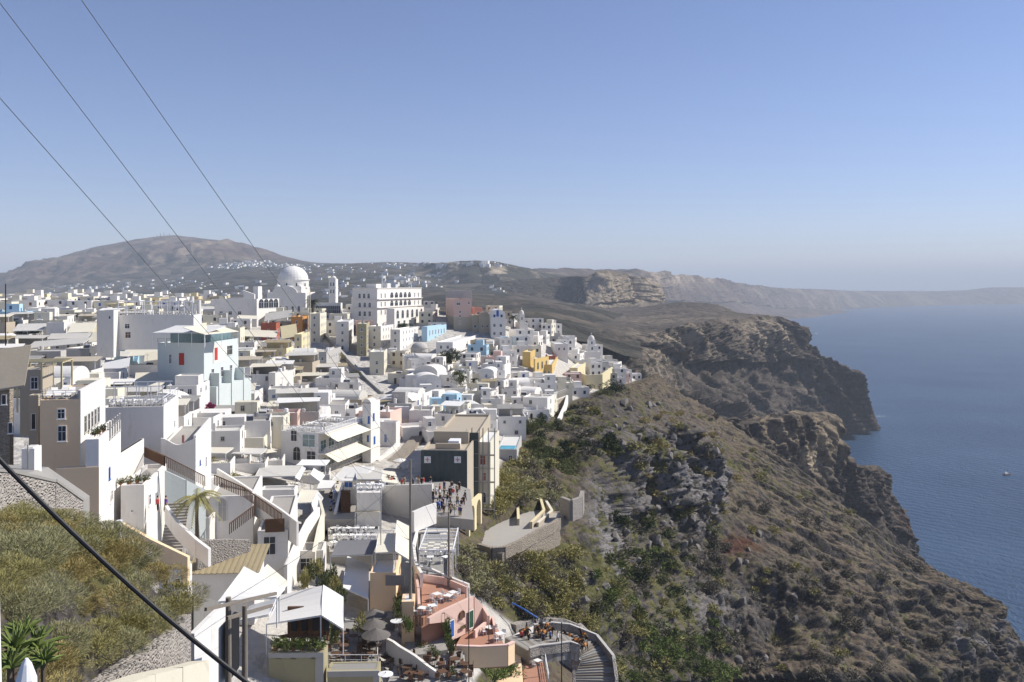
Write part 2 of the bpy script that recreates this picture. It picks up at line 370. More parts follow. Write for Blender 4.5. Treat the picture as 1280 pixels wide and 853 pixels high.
F_=Sheet([
(560,[(420,1400),(396,1800),(392,2100),(386,2350),(380,2480),(372,2600),(372,2800),(400,3600)]),
(600,[(420,1400),(396,1800),(392,2100),(382,2350),(372,2480),(358,2600),(357,2800),(400,3600)]),
(650,[(420,1400),(396,1800),(391,2100),(378,2350),(365,2480),(351,2600),(350,2800),(400,3600)]),
(700,[(420,1400),(396,1800),(390,2100),(375,2350),(358,2450),(348,2600),(347,2800),(400,3600)]),
(733,[(420,1400),(398,1800),(392,2060),(386,2150),(360,2220),(347,2300),(346,2700),(400,3600)]),
(750,[(420,1400),(398,1800),(392,2100),(383,2200),(352,2250),(345,2320),(346,2700),(400,3600)]),
(775,[(420,1400),(398,1800),(391,2100),(381,2330),(350,2380),(346,2450),(348,2700),(400,3600)]),
(793,[(420,1400),(398,1800),(391,2100),(380,2430),(360,2470),(354,2530),(356,2800),(400,3600)]),
(798,[(420,1400),(398,1800),(391,2100),(380,2330),(356,2360),(351,2400),(354,2700),(400,3600)]),
(812,[(420,1400),(400,1800),(392,2100),(380,2470),(364,2500),(360,2540),(366,2800),(410,3600)]),
(818,[(420,1400),(402,1800),(394,2100),(384,2500),(381,2520),(380,2540),(390,2800),(420,3600)]),
(860,[(430,1400),(412,1800),(406,2100),(400,2280),(400,2300),(400,2340),(405,2700),(430,3600)]),
])
G_=Sheet([
(560,[(420,2800),(400,3300),(370,3700),(345,3900),(340,4300),(345,6000),(370,9000)]),
(700,[(430,2800),(400,3300),(375,3900),(347,4200),(341,4600),(345,6000),(370,9000)]),
(760,[(430,2800),(400,3500),(380,4100),(350,4400),(340,4700),(345,6000),(370,9000)]),
(815,[(430,2900),(400,3700),(380,4400),(352,4650),(342,4800),(348,6000),(370,9000)]),
(820,[(430,2900),(402,3800),(380,4800),(352,5000),(343,5100),(348,6000),(370,9000)]),
(850,[(430,3000),(404,4200),(380,5300),(358,5550),(347,5700),(350,6800),(370,9000)]),
(900,[(430,3500),(400,5000),(382,5900),(362,6150),(351,6300),(353,7500),(370,10000)]),
(925,[(430,4000),(398,5600),(380,6400),(366,6700),(358,6900),(358,8000),(370,11000)]),
(975,[(430,5000),(396,6400),(388,7400),(368,7700),(361,8000),(361,9000),(372,12000)]),
(1040,[(430,5500),(395,7000),(387,8500),(370,8700),(363,9000),(363,9800),(372,12000)]),
(1052,[(430,6000),(395,7500),(385,9300),(370,9600),(364,9900),(364,10500),(372,13000)]),
(1150,[(430,7000),(390,9000),(382,10600),(371,10900),(365,11200),(365,12000),(372,14000)]),
(1205,[(430,7000),(390,9500),(381,11000),(371,11300),(364,11600),(364,12500),(372,14000)]),
(1235,[(430,7000),(390,9500),(381,11200),(368,11500),(360,11800),(360,12800),(372,14500)]),
(1400,[(430,7000),(390,9500),(381,11500),(368,11800),(359,12200),(359,13000),(372,14500)]),
(1900,[(430,7000),(390,9500),(380,12500),(370,12800),(360,13200),(360,14000),(372,15500)]),
])
def N_col(nt,w,s):
    n=N(nt,'ShaderNodeTexNoise',ins={'Scale':s,'Detail':3.}); nt.links.new(w,n.inputs['Vector']); m=N(nt,'ShaderNodeVectorMath',operation='SCALE'); m.inputs[3].default_value=60/s*.05; nt.links.new(n.outputs['Color'],m.inputs[0]); a=N(nt,'ShaderNodeVectorMath',operation='ADD'); nt.links.new(m.outputs[0],a.inputs[0]); nt.links.new(w,a.inputs[1]); return a.outputs[0]
def terrain_mat(name,scl,fine,cols,hz=0):
    """cols: soil, soil2, rock dark, rock light, veg, veg2, tan"""
    m,nt,b=newmat(name); w=wpos(nt)
    n1=noise(nt,w,scl,8,.62); n2=noise(nt,w,scl*4.3,6,.6); n3=noise(nt,w,fine,6,.7)
    g=N(nt,'ShaderNodeNewGeometry'); sx=N(nt,'ShaderNodeSeparateXYZ'); nt.links.new(g.outputs['Normal'],sx.inputs[0])
    flat=ramp(nt,sx.outputs[2],.55,.85)
    def at(n): return N(nt,'ShaderNodeAttribute',attribute_name=n).outputs['Fac']
    def mul(a,b_):
        x=N(nt,'ShaderNodeMath',operation='MULTIPLY'); 
        for i,q in ((0,a),(1,b_)):
            if isinstance(q,(int,float)): x.inputs[i].default_value=q
            else: nt.links.new(q,x.inputs[i])
        return x.outputs[0]
    def add(a,b_):
        x=N(nt,'ShaderNodeMath',operation='ADD'); nt.links.new(a,x.inputs[0])
        if isinstance(b_,(int,float)): x.inputs[1].default_value=b_
        else: nt.links.new(b_,x.inputs[1])
        return x.outputs[0]
    soil=mixc(nt,ramp(nt,n2,.35,.65),cols['soil'],cols['soil2'])
    ws=wpos(nt,(1,1,6)); strata=noise(nt,ws,scl*1.2,5,.6)
    rock=mixc(nt,ramp(nt,strata,.38,.62),cols['rock'],cols['rock2'])
    rock=mixc(nt,ramp(nt,n3,.40,.62),rock,cols['rockd_shade'])
    vr=N(nt,'ShaderNodeTexVoronoi',feature='DISTANCE_TO_EDGE',ins={'Scale':fine*.22,'Randomness':1.}); nt.links.new(mixc(nt,.12,w,N_col(nt,w,fine*.3)),vr.inputs['Vector'])
    rock=mixc(nt,mul(ramp(nt,vr.outputs['Distance'],.10,.0),.7),rock,cols['rockd_shade'])  # crevice shade painted into the rock colour along cell edges
    c=mixc(nt,flat,rock,soil)
    c=mixc(nt,mul(at('rock'),ramp(nt,n1,.2,.6)),c,rock)
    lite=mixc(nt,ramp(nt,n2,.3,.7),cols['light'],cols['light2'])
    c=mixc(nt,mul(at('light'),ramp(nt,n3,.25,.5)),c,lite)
    c=mixc(nt,mul(at('red'),ramp(nt,n2,.3,.5)),c,cols.get('red',(.13,.05,.035)))
    vg=mixc(nt,ramp(nt,n3,.35,.65),cols['veg'],cols['veg2'])
    vf=ramp(nt,add(mul(n2,.6),mul(n3,.4)),.44,.56); 
    vm=ramp(nt,add(mul(at('veg'),1.),mul(vf,.9)),.75,1.15)
    c=mixc(nt,vm,c,vg)
    pv=mixc(nt,noise(nt,w,.6,5),(.62,.59,.54),(.36,.34,.31)); c=mixc(nt,at('town'),c,pv)
    # scattered dark scrub tufts
    v=N(nt,'ShaderNodeTexVoronoi',ins={'Scale':fine*.45,'Randomness':1.}); nt.links.new(w,v.inputs['Vector'])
    tuft=mul(ramp(nt,v.outputs['Distance'],.36,.2),mul(ramp(nt,n1,.36,.56),at('tuft')))
    c=mixc(nt,tuft,c,cols['tuft'])
    nt.links.new(c,b.inputs['Base Color']); b.inputs['Roughness'].default_value=1.; b.inputs['Specular IOR Level'].default_value=.05
    hh=add(mul(n1,.9/scl*.12),mul(n3,.16/scl*.12)); hh=add(hh,mul(ramp(nt,vr.outputs['Distance'],.0,.25),.35/fine)); hh=add(hh,mul(tuft,.10/fine*1.0))
    bump(nt,b,hh,1.,1.)
    return m
cA=dict(soil=(.100,.079,.059),soil2=(.170,.136,.102),rock=(.070,.062,.058),rock2=(.125,.114,.108),rockd_shade=(.040,.035,.033),light=(.24,.225,.225),light2=(.125,.12,.122),veg=(.060,.062,.028),veg2=(.125,.118,.052),tuft=(.035,.034,.024),red=(.085,.030,.022))
cB=dict(soil=(.080,.067,.056),soil2=(.115,.097,.082),rock=(.095,.078,.068),rock2=(.15,.125,.105),rockd_shade=(.048,.040,.037),light=(.36,.295,.215),light2=(.21,.175,.135),veg=(.045,.041,.034),veg2=(.07,.062,.048),tuft=(.04,.038,.03),red=(.085,.04,.03))
cC=dict(cB,light=(.42,.33,.20),light2=(.30,.25,.19))
cD=dict(soil=(.085,.072,.058),soil2=(.13,.105,.085),rock=(.095,.078,.072),rock2=(.19,.15,.125),rockd_shade=(.06,.048,.045),light=(.46,.38,.28),light2=(.30,.25,.19),veg=(.033,.034,.029),veg2=(.062,.058,.045),tuft=(.05,.055,.04))
MT_A=terrain_mat('hillside_ground',.05,1.1,cA); MT_B=terrain_mat('cape_ground',.014,.16,cB); MT_C=terrain_mat('promontory_ground',.03,.4,cC)
MT_D=terrain_mat('island_ground',.0022,.02,cD)
def nz(q,f,o=4,seed=0): return fbm(q*f+seed,o)
def gauss(u,v,cu,cv,su,sv): return np.exp(-((u-cu)/su)**2-((v-cv)/sv)**2)
def ampA(u,v,Y,Z,n):
    e=edge_u(np.clip(v,360,1000)); out=sstep(-5,45,u-e)
    out=np.maximum(out,sstep(480,560,Y)); a=.25+out*(1.6+Y/130.)
    a=a*(1-.65*sstep(870,960,u)*(1-sstep(690,760,v-0*u))) # smoother scree slope on the right
    a=a*(1-.85*gauss(u,v,650,668,60,34))*(1-.95*gauss(u,v,700,822,62,48))*(1-.8*gauss(u,v,610,740,50,60))
    a=a*(1+.7*gauss(u,v,810,590,60,60)+.7*gauss(u,v,1200,820,90,60)+.9*gauss(u,v,960,760,60,60))
    return a
def dzA(u,v):
    return -3.2*np.exp(-np.abs((u-642)/82)**4-np.abs((v-664)/36)**4)-2.6*np.exp(-np.abs((u-700)/60)**4-np.abs((v-822)/42)**4)-2.2*np.exp(-np.abs((u-590)/50)**4-np.abs((v-775)/50)**4)
def exA(u,v,q):
    U=u.reshape(-1);V=v.reshape(-1); m=sstep(870,960,U)*(1-sstep(1180,1300,U))+.5*gauss(U,V,860,760,60,60); g=fbm(q*np.array([.010,.062,.02])+3,4,.6,True)
    return (g-.5)*2.6*m - 5*gauss(U,V,968,800,20,22) - 4*gauss(U,V,1022,745,22,14)
def attrA(u,v,Y,Z,n,q):
    qq=q; e=edge_u(np.clip(v,360,1000)).reshape(-1); U=u.reshape(-1);V=v.reshape(-1)
    big=fbm(qq*.02,4)
    veg=.35*sstep(560,700,U)*(1-sstep(780,900,U))+gauss(U,V,640,600,50,60)+gauss(U,V,680,720,60,60)+.8*gauss(U,V,760,720,40,80)+.9*gauss(U,V,850,790,110,60)+.8*gauss(U,V,720,560,60,50)+.25*gauss(U,V,930,600,80,60)+.6*gauss(U,V,820,520,40,14)+.5*gauss(U,V,1010,800,50,30)
    veg=np.clip(veg*.40+.42*big,0,.8)*sstep(-8,10,U-e+0)
    veg=np.where(Y.reshape(-1)>520,.5,veg)
    rock=gauss(U,V,800,600,75,75)+gauss(U,V,745,700,22,80)+gauss(U,V,740,520,60,40)+.9*gauss(U,V,960,760,80,50)+.9*gauss(U,V,1210,820,80,50)+.6*gauss(U,V,900,690,60,50)
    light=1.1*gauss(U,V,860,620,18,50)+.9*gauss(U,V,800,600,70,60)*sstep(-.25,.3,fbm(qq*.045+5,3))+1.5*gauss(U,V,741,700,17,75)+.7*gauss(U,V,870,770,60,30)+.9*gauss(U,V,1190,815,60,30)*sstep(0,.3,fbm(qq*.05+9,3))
    red=gauss(U,V,925,690,40,15)*sstep(-.3,.2,fbm(qq*.09+4,3))
    return dict(veg=veg,rock=np.clip(rock,0,1),light=np.clip(light,0,1),red=np.clip(red*.9,0,1),tuft=sstep(-5,25,U-e),town=(1-sstep(-6,4,U-e))*(Y.reshape(-1)<500)*1.)
def flatamp(k): return lambda u,v,Y,Z,n: k*np.ones_like(u)
def ampB(u,v,Y,Z,n):
    st=1-np.abs(n[...,2]); return (.35+.65*sstep(399,428,v))*(2.5+14*sstep(.2,.6,st)+6*sstep(0.05,.25,st))*(1-.6*sstep(1400,1600,Y))*(1-.6*sstep(1050,1090,u))
def attrB(u,v,Y,Z,n,q):
    U=u.reshape(-1);V=v.reshape(-1); light=(gauss(U,V,900,425,90,26)+.8*gauss(U,V,812,440,20,30)+.5*gauss(U,V,810,490,30,30)+.4*gauss(U,V,790,395,60,8))*sstep(-.3,.5,fbm(q*.01,3)+.2)
    return dict(veg=np.clip(.15+.3*fbm(q*.004,3),0,1),rock=np.clip(gauss(U,V,950,500,150,60),0,1),light=np.clip(light,0,1),red=.35*gauss(U,V,1060,520,30,20),tuft=.6*np.ones_like(U))
def attrC(u,v,Y,Z,n,q):
    U=u.reshape(-1);V=v.reshape(-1); return dict(veg=.1*np.ones_like(U),rock=np.clip(gauss(U,V,1080,660,50,60),0,1),light=np.clip(1.3*gauss(U,V,985,565,38,45)*sstep(-.5,.3,fbm(q*.03,3)),0,1),red=.6*gauss(U,V,1110,660,12,25),tuft=.7*np.ones_like(U))
def attrD(u,v,Y,Z,n,q):
    U=u.reshape(-1);V=v.reshape(-1);YY=Y.reshape(-1); mt=sstep(4300,5200,YY)*(1-sstep(330,420,U))
    return dict(veg=np.clip((1-mt)*(.62+.45*fbm(q*.0016,4)),0,1),rock=mt,light=np.clip(.55*mt*sstep(.1,.6,fbm(q*np.array([.004,.0012,.001]),4))+1.1*gauss(U,V,610,342,70,12)+.7*gauss(U,V,510,350,20,5)+.5*gauss(U,V,60,362,20,4),0,1),red=.25*mt,tuft=.5*np.ones_like(U))
def attrF(u,v,Y,Z,n,q):
    U=u.reshape(-1);V=v.reshape(-1); return dict(veg=np.clip(.75*(1-sstep(725,745,U))+.2*fbm(q*.004,3),0,1),rock=sstep(735,760,U),light=np.clip(1.5*gauss(U,V,752,372,26,26)+1.4*gauss(U,V,800,368,20,18)+.4*gauss(U,V,690,376,60,8),0,1),red=0*U,tuft=.4*np.ones_like(U))
def attrG(u,v,Y,Z,n,q):
    U=u.reshape(-1);V=v.reshape(-1); return dict(veg=.1+0*U,rock=1+0*U,light=np.clip(sstep(.0,.4,fbm(q*.003,3))*gauss(U,V,860,350,70,10)+.3*sstep(.1,.5,fbm(q*.002,3)),0,1),red=.2+0*U,tuft=.2+0*U)
def build_terrain():
    global HILL
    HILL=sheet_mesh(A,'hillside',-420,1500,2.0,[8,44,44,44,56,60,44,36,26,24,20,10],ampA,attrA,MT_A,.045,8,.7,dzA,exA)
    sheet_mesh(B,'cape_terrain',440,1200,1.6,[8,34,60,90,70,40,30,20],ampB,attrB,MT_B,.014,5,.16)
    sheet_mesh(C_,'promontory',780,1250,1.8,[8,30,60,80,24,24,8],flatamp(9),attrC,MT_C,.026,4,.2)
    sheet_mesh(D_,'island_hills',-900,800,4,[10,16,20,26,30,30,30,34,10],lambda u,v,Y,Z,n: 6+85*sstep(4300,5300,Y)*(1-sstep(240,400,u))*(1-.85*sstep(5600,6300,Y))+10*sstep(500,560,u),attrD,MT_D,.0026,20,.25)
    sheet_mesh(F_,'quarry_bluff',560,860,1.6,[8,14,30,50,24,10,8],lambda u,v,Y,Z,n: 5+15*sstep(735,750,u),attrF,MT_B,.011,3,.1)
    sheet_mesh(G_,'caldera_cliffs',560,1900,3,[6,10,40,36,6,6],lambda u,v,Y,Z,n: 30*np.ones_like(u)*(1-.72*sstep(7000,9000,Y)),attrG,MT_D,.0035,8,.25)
def build_sea():
    m,nt,b=newmat('sea_water'); w=wpos(nt)
    n1=noise(nt,wpos(nt,(1,.45,1)),.09,6,.6); n2=noise(nt,w,.004,4,.5); n3=noise(nt,wpos(nt,(1,.5,1)),.55,4,.6)
    c=mixc(nt,ramp(nt,n2,.35,.65),(.013,.042,.10),(.030,.070,.135))
    nt.links.new(c,b.inputs['Base Color']); b.inputs['Roughness'].default_value=.42; b.inputs['IOR'].default_value=1.33; b.inputs['Specular IOR Level'].default_value=.42
    a=N(nt,'ShaderNodeMath',operation='ADD'); nt.links.new(n1,a.inputs[0]); nt.links.new(n3,a.inputs[1])
    wv=N(nt,'ShaderNodeTexWave',ins={'Scale':.035,'Distortion':6.,'Detail':3.,'Detail Scale':1.5}); wv.bands_direction='DIAGONAL'; nt.links.new(w,wv.inputs['Vector'])
    a2=N(nt,'ShaderNodeMath',operation='MULTIPLY_ADD'); nt.links.new(wv.outputs['Fac'],a2.inputs[0]); a2.inputs[1].default_value=.35; nt.links.new(a.outputs[0],a2.inputs[2])
    bump(nt,b,a2.outputs[0],.9,1.6)
    x=200000; o=MB().add([(-x,-3000,0),(x,-3000,0),(x,x,0),(-x,x,0)],[(0,1,2,3)],m).build('sea'); tag(o,kind='structure')
SUN_EL=R(40); SD=Vector((.965,.26,0)).normalized()*math.cos(SUN_EL)+Vector((0,0,math.sin(SUN_EL)))
EXPO=.87
def build_world():
    w=bpy.data.worlds.new('World'); S.world=w; w.use_nodes=True; nt=w.node_tree
    bg=nt.nodes['Background']; sk=nt.nodes.new('ShaderNodeTexSky'); sk.sky_type='NISHITA'; sk.sun_disc=False
    sk.sun_elevation=SUN_EL; sk.sun_rotation=math.atan2(SD.x,SD.y); sk.altitude=1200; sk.air_density=1.; sk.dust_density=.35; sk.ozone_density=4.5
    nt.links.new(mixc(nt,1.,sk.outputs[0],(1.05,.91,.98),'MULTIPLY'),bg.inputs[0]); bg.inputs[1].default_value=.071
    L=bpy.data.lights.new('sun','SUN'); L.energy=3.5; L.angle=R(.53); L.color=(1,.95,.87)
    o=bpy.data.objects.new('sun',L); COL.objects.link(o); o.rotation_euler=(-SD).to_track_quat('-Z','Y').to_euler()
    cam=bpy.data.cameras.new('camera'); cam.sensor_width=36; cam.lens=36*F/1280; cam.shift_y=-(426.5-V0)/1280; cam.clip_end=600000; cam.clip_start=.5
    c=bpy.data.objects.new('camera',cam); COL.objects.link(c); c.location=(0,0,HC); c.rotation_euler=(R(90),0,0); S.camera=c
    S.view_settings.view_transform='Standard'; S.view_settings.look='None'; S.view_settings.exposure=EXPO; S.view_settings.gamma=1
    cy=S.cycles; cy.use_denoising=True; cy.max_bounces=6; cy.diffuse_bounces=4; cy.glossy_bounces=2; cy.transmission_bounces=2; cy.volume_bounces=0; cy.sample_clamp_indirect=6
def build_haze():
    m=bpy.data.materials.new('haze_air'); m.use_nodes=True; nt=m.node_tree; nt.nodes.clear()
    out=nt.nodes.new('ShaderNodeOutputMaterial'); v=nt.nodes.new('ShaderNodeVolumePrincipled'); nt.links.new(v.outputs[0],out.inputs['Volume'])
    v.inputs['Density'].default_value=HAZE; v.inputs['Color'].default_value=(.79,.885,1,1); v.inputs['Anisotropy'].default_value=0.
    x=210000; o=MB().box(-x,-4000,-400,x,x,760,m).build('haze'); tag(o,kind='stuff')
HAZE=9.5e-5
# ================================================================ building kit
LAND=[]     # landmarks for labels: (phrase,u,v)
BLOCKED=[]  # (x,y,r) footprints in plan
WC={}
def win_mesh(w,h,arch=False,frame=None,pane=None,sill=True,bars=True):
    frame=frame or M_whitep; pane=pane or M_dark
    key=(round(w,1),round(h,1),arch,frame.name,pane.name,sill,bars)
    if key in WC: return WC[key]
    w,h=max(.2,key[0]),max(.2,key[1]); b=MB(); t=min(.09,w*.12)
    def outline(w,h,y):
        if not arch: return [(-w/2,y,0),(w/2,y,0),(w/2,y,h),(-w/2,y,h)]
        r=w/2; return [(-r,y,0),(r,y,0)]+[(r*math.cos(a),y,h-r+r*math.sin(a)) for a in [math.pi*i/8 for i in range(9)]]
    o=outline(w,h,-.012); n=len(o); b.add(o,[tuple(range(n))],pane)
    oi=[(x*(1-2*t/w),-.07,z*(1-2*t/h)+t) for x,y,z in outline(w,h,0)]; oo=[(x,-.07,z) for x,y,z in outline(w,h,0)]; ob=[(x,0,z) for x,y,z in oo]; oib=[(x,-.013,z) for x,y,z in oi]
    vs=oo+oi+ob+oib; fs=[]
    for i in range(n):
        j=(i+1)%n; fs+=[(i,j,n+j,n+i),(2*n+i,2*n+j,j,i),(n+i,n+j,3*n+j,3*n+i)]
    b.add(vs,fs,frame)
    if bars and w>.6:
        b.box(-.025,-.05,t,.025,-.014,h-t,frame); b.box(-w/2+t,-.045,h*.6,w/2-t,-.0145,h*.6+.05,frame)
    if sill: b.box(-w/2-.08,-.14,-.09,w/2+.08,0.0,-.005,frame)
    me=bpy.data.meshes.new('window'); me.from_pydata(b.v,[],b.f)
    for m in b.mats: me.materials.append(m)
    me.polygons.foreach_set('material_index',b.m); me.update(); WC[key]=me; return me
def door_mesh(w,h,mat,arch=False): return win_mesh(w,h,arch,M_whitep,mat,False,False)
class House:
    def __init__(s,label,cat,uc,vb,vt,ul,ur,th=-12,Y=None,mat=None,name='house',roof=None,par=.6,ext=4,group=None,land=None,block=True,ml=None):
        s.Y=Y if Y else A.Yat(uc,vb) ; s.th=R(th)
        C=P(uc,vb,s.Y); ct,st=math.cos(s.th),math.sin(s.th); a=(-ct,st); b=(st,ct)
        def solve(d,u): q=(u-U0)/F; return (q*C.y-C.x)/(d[0]-q*d[1])
        s.L=abs(solve(a,ul)); s.D=abs(solve(b,ur))
        if ml: s.L=min(s.L,ml); s.D=min(s.D,ml)
        s.D=min(s.D,60); s.L=min(s.L,60)
        s.h=(vb-vt)/F*s.Y; s.C=C; s.ext=ext; s.mat=mat or M_white
        s.root=thing(name,C,-s.th,label,cat,group); s.k=s.Y/F
        if block:
            n=max(1,int(max(s.L,s.D)/5))
            for i in range(n+1):
                for j in range(-1 if s.Y>120 else 0,n+1):
                    p=s.w(-s.L*i/n,s.D*j/n,0); BLOCKED.append((p.x,p.y,2.8))
        if land: LAND.append((land,)+PIX(s.w(-s.L*.3,s.D*.2,s.h*.6)))
        s.body(s.L,s.D,s.h,roof or M_roofw,par)
    def w(s,x,y,z):
        ct,st=math.cos(s.th),math.sin(s.th); return Vector((s.C.x+ct*x+st*y, s.C.y-st*x+ct*y, s.C.z+z))
    def body(s,L,D,h,roof,par,x=0,y=0,z=0,name='wall',mat=None,ext=None):
        mat=mat or s.mat; ext=s.ext if ext is None else ext
        b=MB(); p=min(par,h*.4); t=.28; x0=x-L;x1=x;y0=y;y1=y+D;zt=z+h-p
        b.box(x0,y0,z-ext,x1,y1,zt,mat)
        if par>0:
            b.box(x0,y0,zt,x1,y0+t,z+h,mat); b.box(x0,y1-t,zt,x1,y1,z+h,mat); b.box(x0,y0+t,zt,x0+t,y1-t,z+h,mat); b.box(x1-t,y0+t,zt,x1,y1-t,z+h,mat)
        b.build(name,s.root)
        t=t if par>0 else .15
        r=MB(); r.box(x0+t+.004,y0+t+.004,zt+.004,x1-t-.004,y1-t-.004,zt+.06,roof); r.build('roof',s.root)
    def loc(s,face,u,v):
        """pixel -> (offset,z) on face"""
        q=(u-U0)/F; ct,st=math.cos(s.th),math.sin(s.th); d=(-ct,st) if face=='S' else (st,ct)
        t=(q*s.C.y-s.C.x)/(d[0]-q*d[1]); Yp=s.C.y+t*d[1]; return t,HC-(v-V0)/F*Yp-s.C.z,Yp
    def put(s,me,face,t,z,name='window',xo=0,yo=0):
        o=link(me,name,s.root)
        if face=='S': o.location=(xo-t,yo,z)
        else: o.location=(xo,yo+t,z); o.rotation_euler=(0,0,math.pi/2)
        return o
    def win(s,face,u,v,wp,hp,arch=False,frame=None,pane=None,name='window',wm=None):
        """centre pixel u,v, size in px (width along wall in metres = wm or wp*k)"""
        t,z,Yp=s.loc(face,u,v); k=Yp/F; w=wm or (wp*k if face=='S' else wp*k*1.8); h=hp*k
        return s.put(win_mesh(w,h,arch,frame,pane,name=='window'),face,t,z-h/2,name)
    def rowwin(s,face,n,z,w,h,arch=False,frame=None,pane=None,name='window',a=.1,b_=.9,L=None,xo=0,yo=0):
        Lf=L or (s.L if face=='S' else s.D)
        for i in range(n):
            t=Lf*(a+(b_-a)*(i+.5)/n); s.put(win_mesh(w,h,arch,frame,pane,name=='window'),face,t,z,name,xo,yo)
    def part(s,mb,name): return mb.build(name,s.root)
def rail(b,p0,p1,h=1.,m=None,step=1.2,bars=0,w=.05):
    m=m or M_whitep; p0=Vector(p0);p1=Vector(p1); n=max(1,int((p1-p0).length/step))
    up=Vector((0,0,h))
    for i in range(n+1):
        q=p0.lerp(p1,i/n); b.beam(q,q+up,w,m)
    b.beam(p0+up,p1+up,w*1.2,m)
    for k in range(bars): b.beam(p0+up*((k+1)/(bars+1)),p1+up*((k+1)/(bars+1)),w*.6,m)
def railing(label,pts,h=1.,m=None,step=1.2,bars=2,name='railing',cat='railing',w=.05,group=None,Ys=None):
    q=[P(*p) for p in pts]; o=q[0].copy(); b=MB()
    for a,c in zip(q[:-1],q[1:]): rail(b,a-o,c-o,h,m,step,bars,w)
    r=b.build(name,None,o); tag(r,label,cat,group); return r
def awning(label,front,vr,depth,posts=2,mat=None,ph=2.6,name='awning',cat='awning',group=None,pm=None,folds=0,lean=0,flap=0):
    """front: (u0,v0,Y0,u1,v1,Y1) low front edge; vr: pixel row of rear edge; depth in m"""
    u0,v0,Y0,u1,v1,Y1=front; a=P(u0,v0,Y0); c=P(u1,v1,Y1); d=c-a; d.z=0; n=Vector((-d.y,d.x,0)).normalized()
    if n.y<0: n=-n
    n=Matrix.Rotation(R(lean),3,'Z')@n
    ar=a+n*depth; cr=c+n*depth; ar.z=HC-(vr-(v1-v0)*0-V0)/F*ar.y; cr.z=HC-(vr+(v1-v0)*.8-V0)/F*cr.y
    root=thing(name,a,0,label,cat,group); o=a
    b=MB(); m=mat or M_canvas; seg=6
    for i in range(seg): # sagging cloth strips
        f0,f1=i/seg,(i+1)/seg; s0=-math.sin(f0*math.pi)*.12; s1=-math.sin(f1*math.pi)*.12; Z=Vector((0,0,1))
        q=[a.lerp(ar,f0)+Z*s0,c.lerp(cr,f0)+Z*s0,c.lerp(cr,f1)+Z*s1,a.lerp(ar,f1)+Z*s1]
        b.slab([x-o for x in q],.05,m)
    if flap: 
        Z=Vector((0,0,flap)); b.slab([a-o,c-o,c-o-Z+Vector((0,-.05,0)),a-o-Z+Vector((0,-.05,0))],.02,m)
    b.build('canvas',root)
    pm=pm or M_whitep
    for i in range(posts):
        f=i/(posts-1) if posts>1 else .5; q=(a+n*.1).lerp(c+n*.1,f)-o; f2=MB(); f2.beam(q,q-Vector((0,0,ph)),.09,pm); f2.build('post',root)
    fr=MB(); fr.beam(a-o-Vector((0,0,.1)),c-o-Vector((0,0,.1)),.07,pm); 
    for i in range(max(2,posts)):
        f=i/(max(2,posts)-1); fr.beam(a.lerp(c,f)-o-Vector((0,0,.18)),ar.lerp(cr,f)-o-Vector((0,0,.18)),.05,pm)
    fr.build('frame',root); return root
def sheet4(label,pts,mat=None,th=.06,name='awning',cat='awning',ph=2.6,posts=(0,1),group=None,pm=None):
    """pts: 4 (u,v,Y) corners, posts under listed corners"""
    q=[P(*p) for p in pts]; o=q[0].copy(); root=thing(name,o,0,label,cat,group); b=MB(); n=5
    for i in range(n):
        f0,f1=i/n,(i+1)/n; z0=Vector((0,0,-.15*math.sin(math.pi*f0)));z1=Vector((0,0,-.15*math.sin(math.pi*f1)))
        b.slab([q[0].lerp(q[3],f0)-o+z0,q[1].lerp(q[2],f0)-o+z0,q[1].lerp(q[2],f1)-o+z1,q[0].lerp(q[3],f1)-o+z1],th,mat or M_canvas)
    b.build('canvas',root)
    fr=MB()
    for i in range(4): fr.beam(q[i]-o-Vector((0,0,.12)),q[(i+1)%4]-o-Vector((0,0,.12)),.06,pm or M_whitep)
    fr.build('frame',root)
    for i in posts:
        f=MB(); f.beam(q[i]-o-Vector((0,0,.1)),q[i]-o-Vector((0,0,ph)),.09,pm or M_whitep); f.build('post',root)
    return root
def wallp(label,pts,H,t=.4,mat=None,name='wall',cat='wall',cap=None,dn=1,group=None):
    """free standing wall: pts = top line (u,v,Y); H visible height in m"""
    q=[P(*p) for p in pts]; o=q[0].copy(); b=MB()
    for i,(a,c) in enumerate(zip(q[:-1],q[1:])):
        d=(c-a); d.z=0; n=Vector((-d.y,d.x,0)).normalized()*t/2; Z=Vector((0,0,H+dn)); a2=a-o;c2=c-o; e=d.normalized()*(.003*i)
        vs=[a2-n-Z,c2-n-Z,c2+n-Z,a2+n-Z,a2-n,c2-n,c2+n,a2+n]
        b.add(vs,[(0,3,2,1),(4,5,6,7),(0,1,5,4),(1,2,6,5),(2,3,7,6),(3,0,4,7)],mat or M_white)
    r=b.build(name,None,o); tag(r,label,cat,group)
    if cap:
        b=MB()
        for a,c in zip(q[:-1],q[1:]): b.beam(a-o+Vector((0,0,.06)),c-o+Vector((0,0,.06)),t+.12,cap,.14)
        b.build('coping',r)
    return r
def terrace(label,pts,mat=None,th=2.5,name='terrace',cat='terrace',kind=None):
    q=[P(*p) for p in pts]; o=q[0].copy(); b=MB(); b.slab([x-o for x in q],th,mat or M_pave); r=b.build(name,None,o)
    tag(r,label,cat) if not kind else tag(r,kind=kind); return r
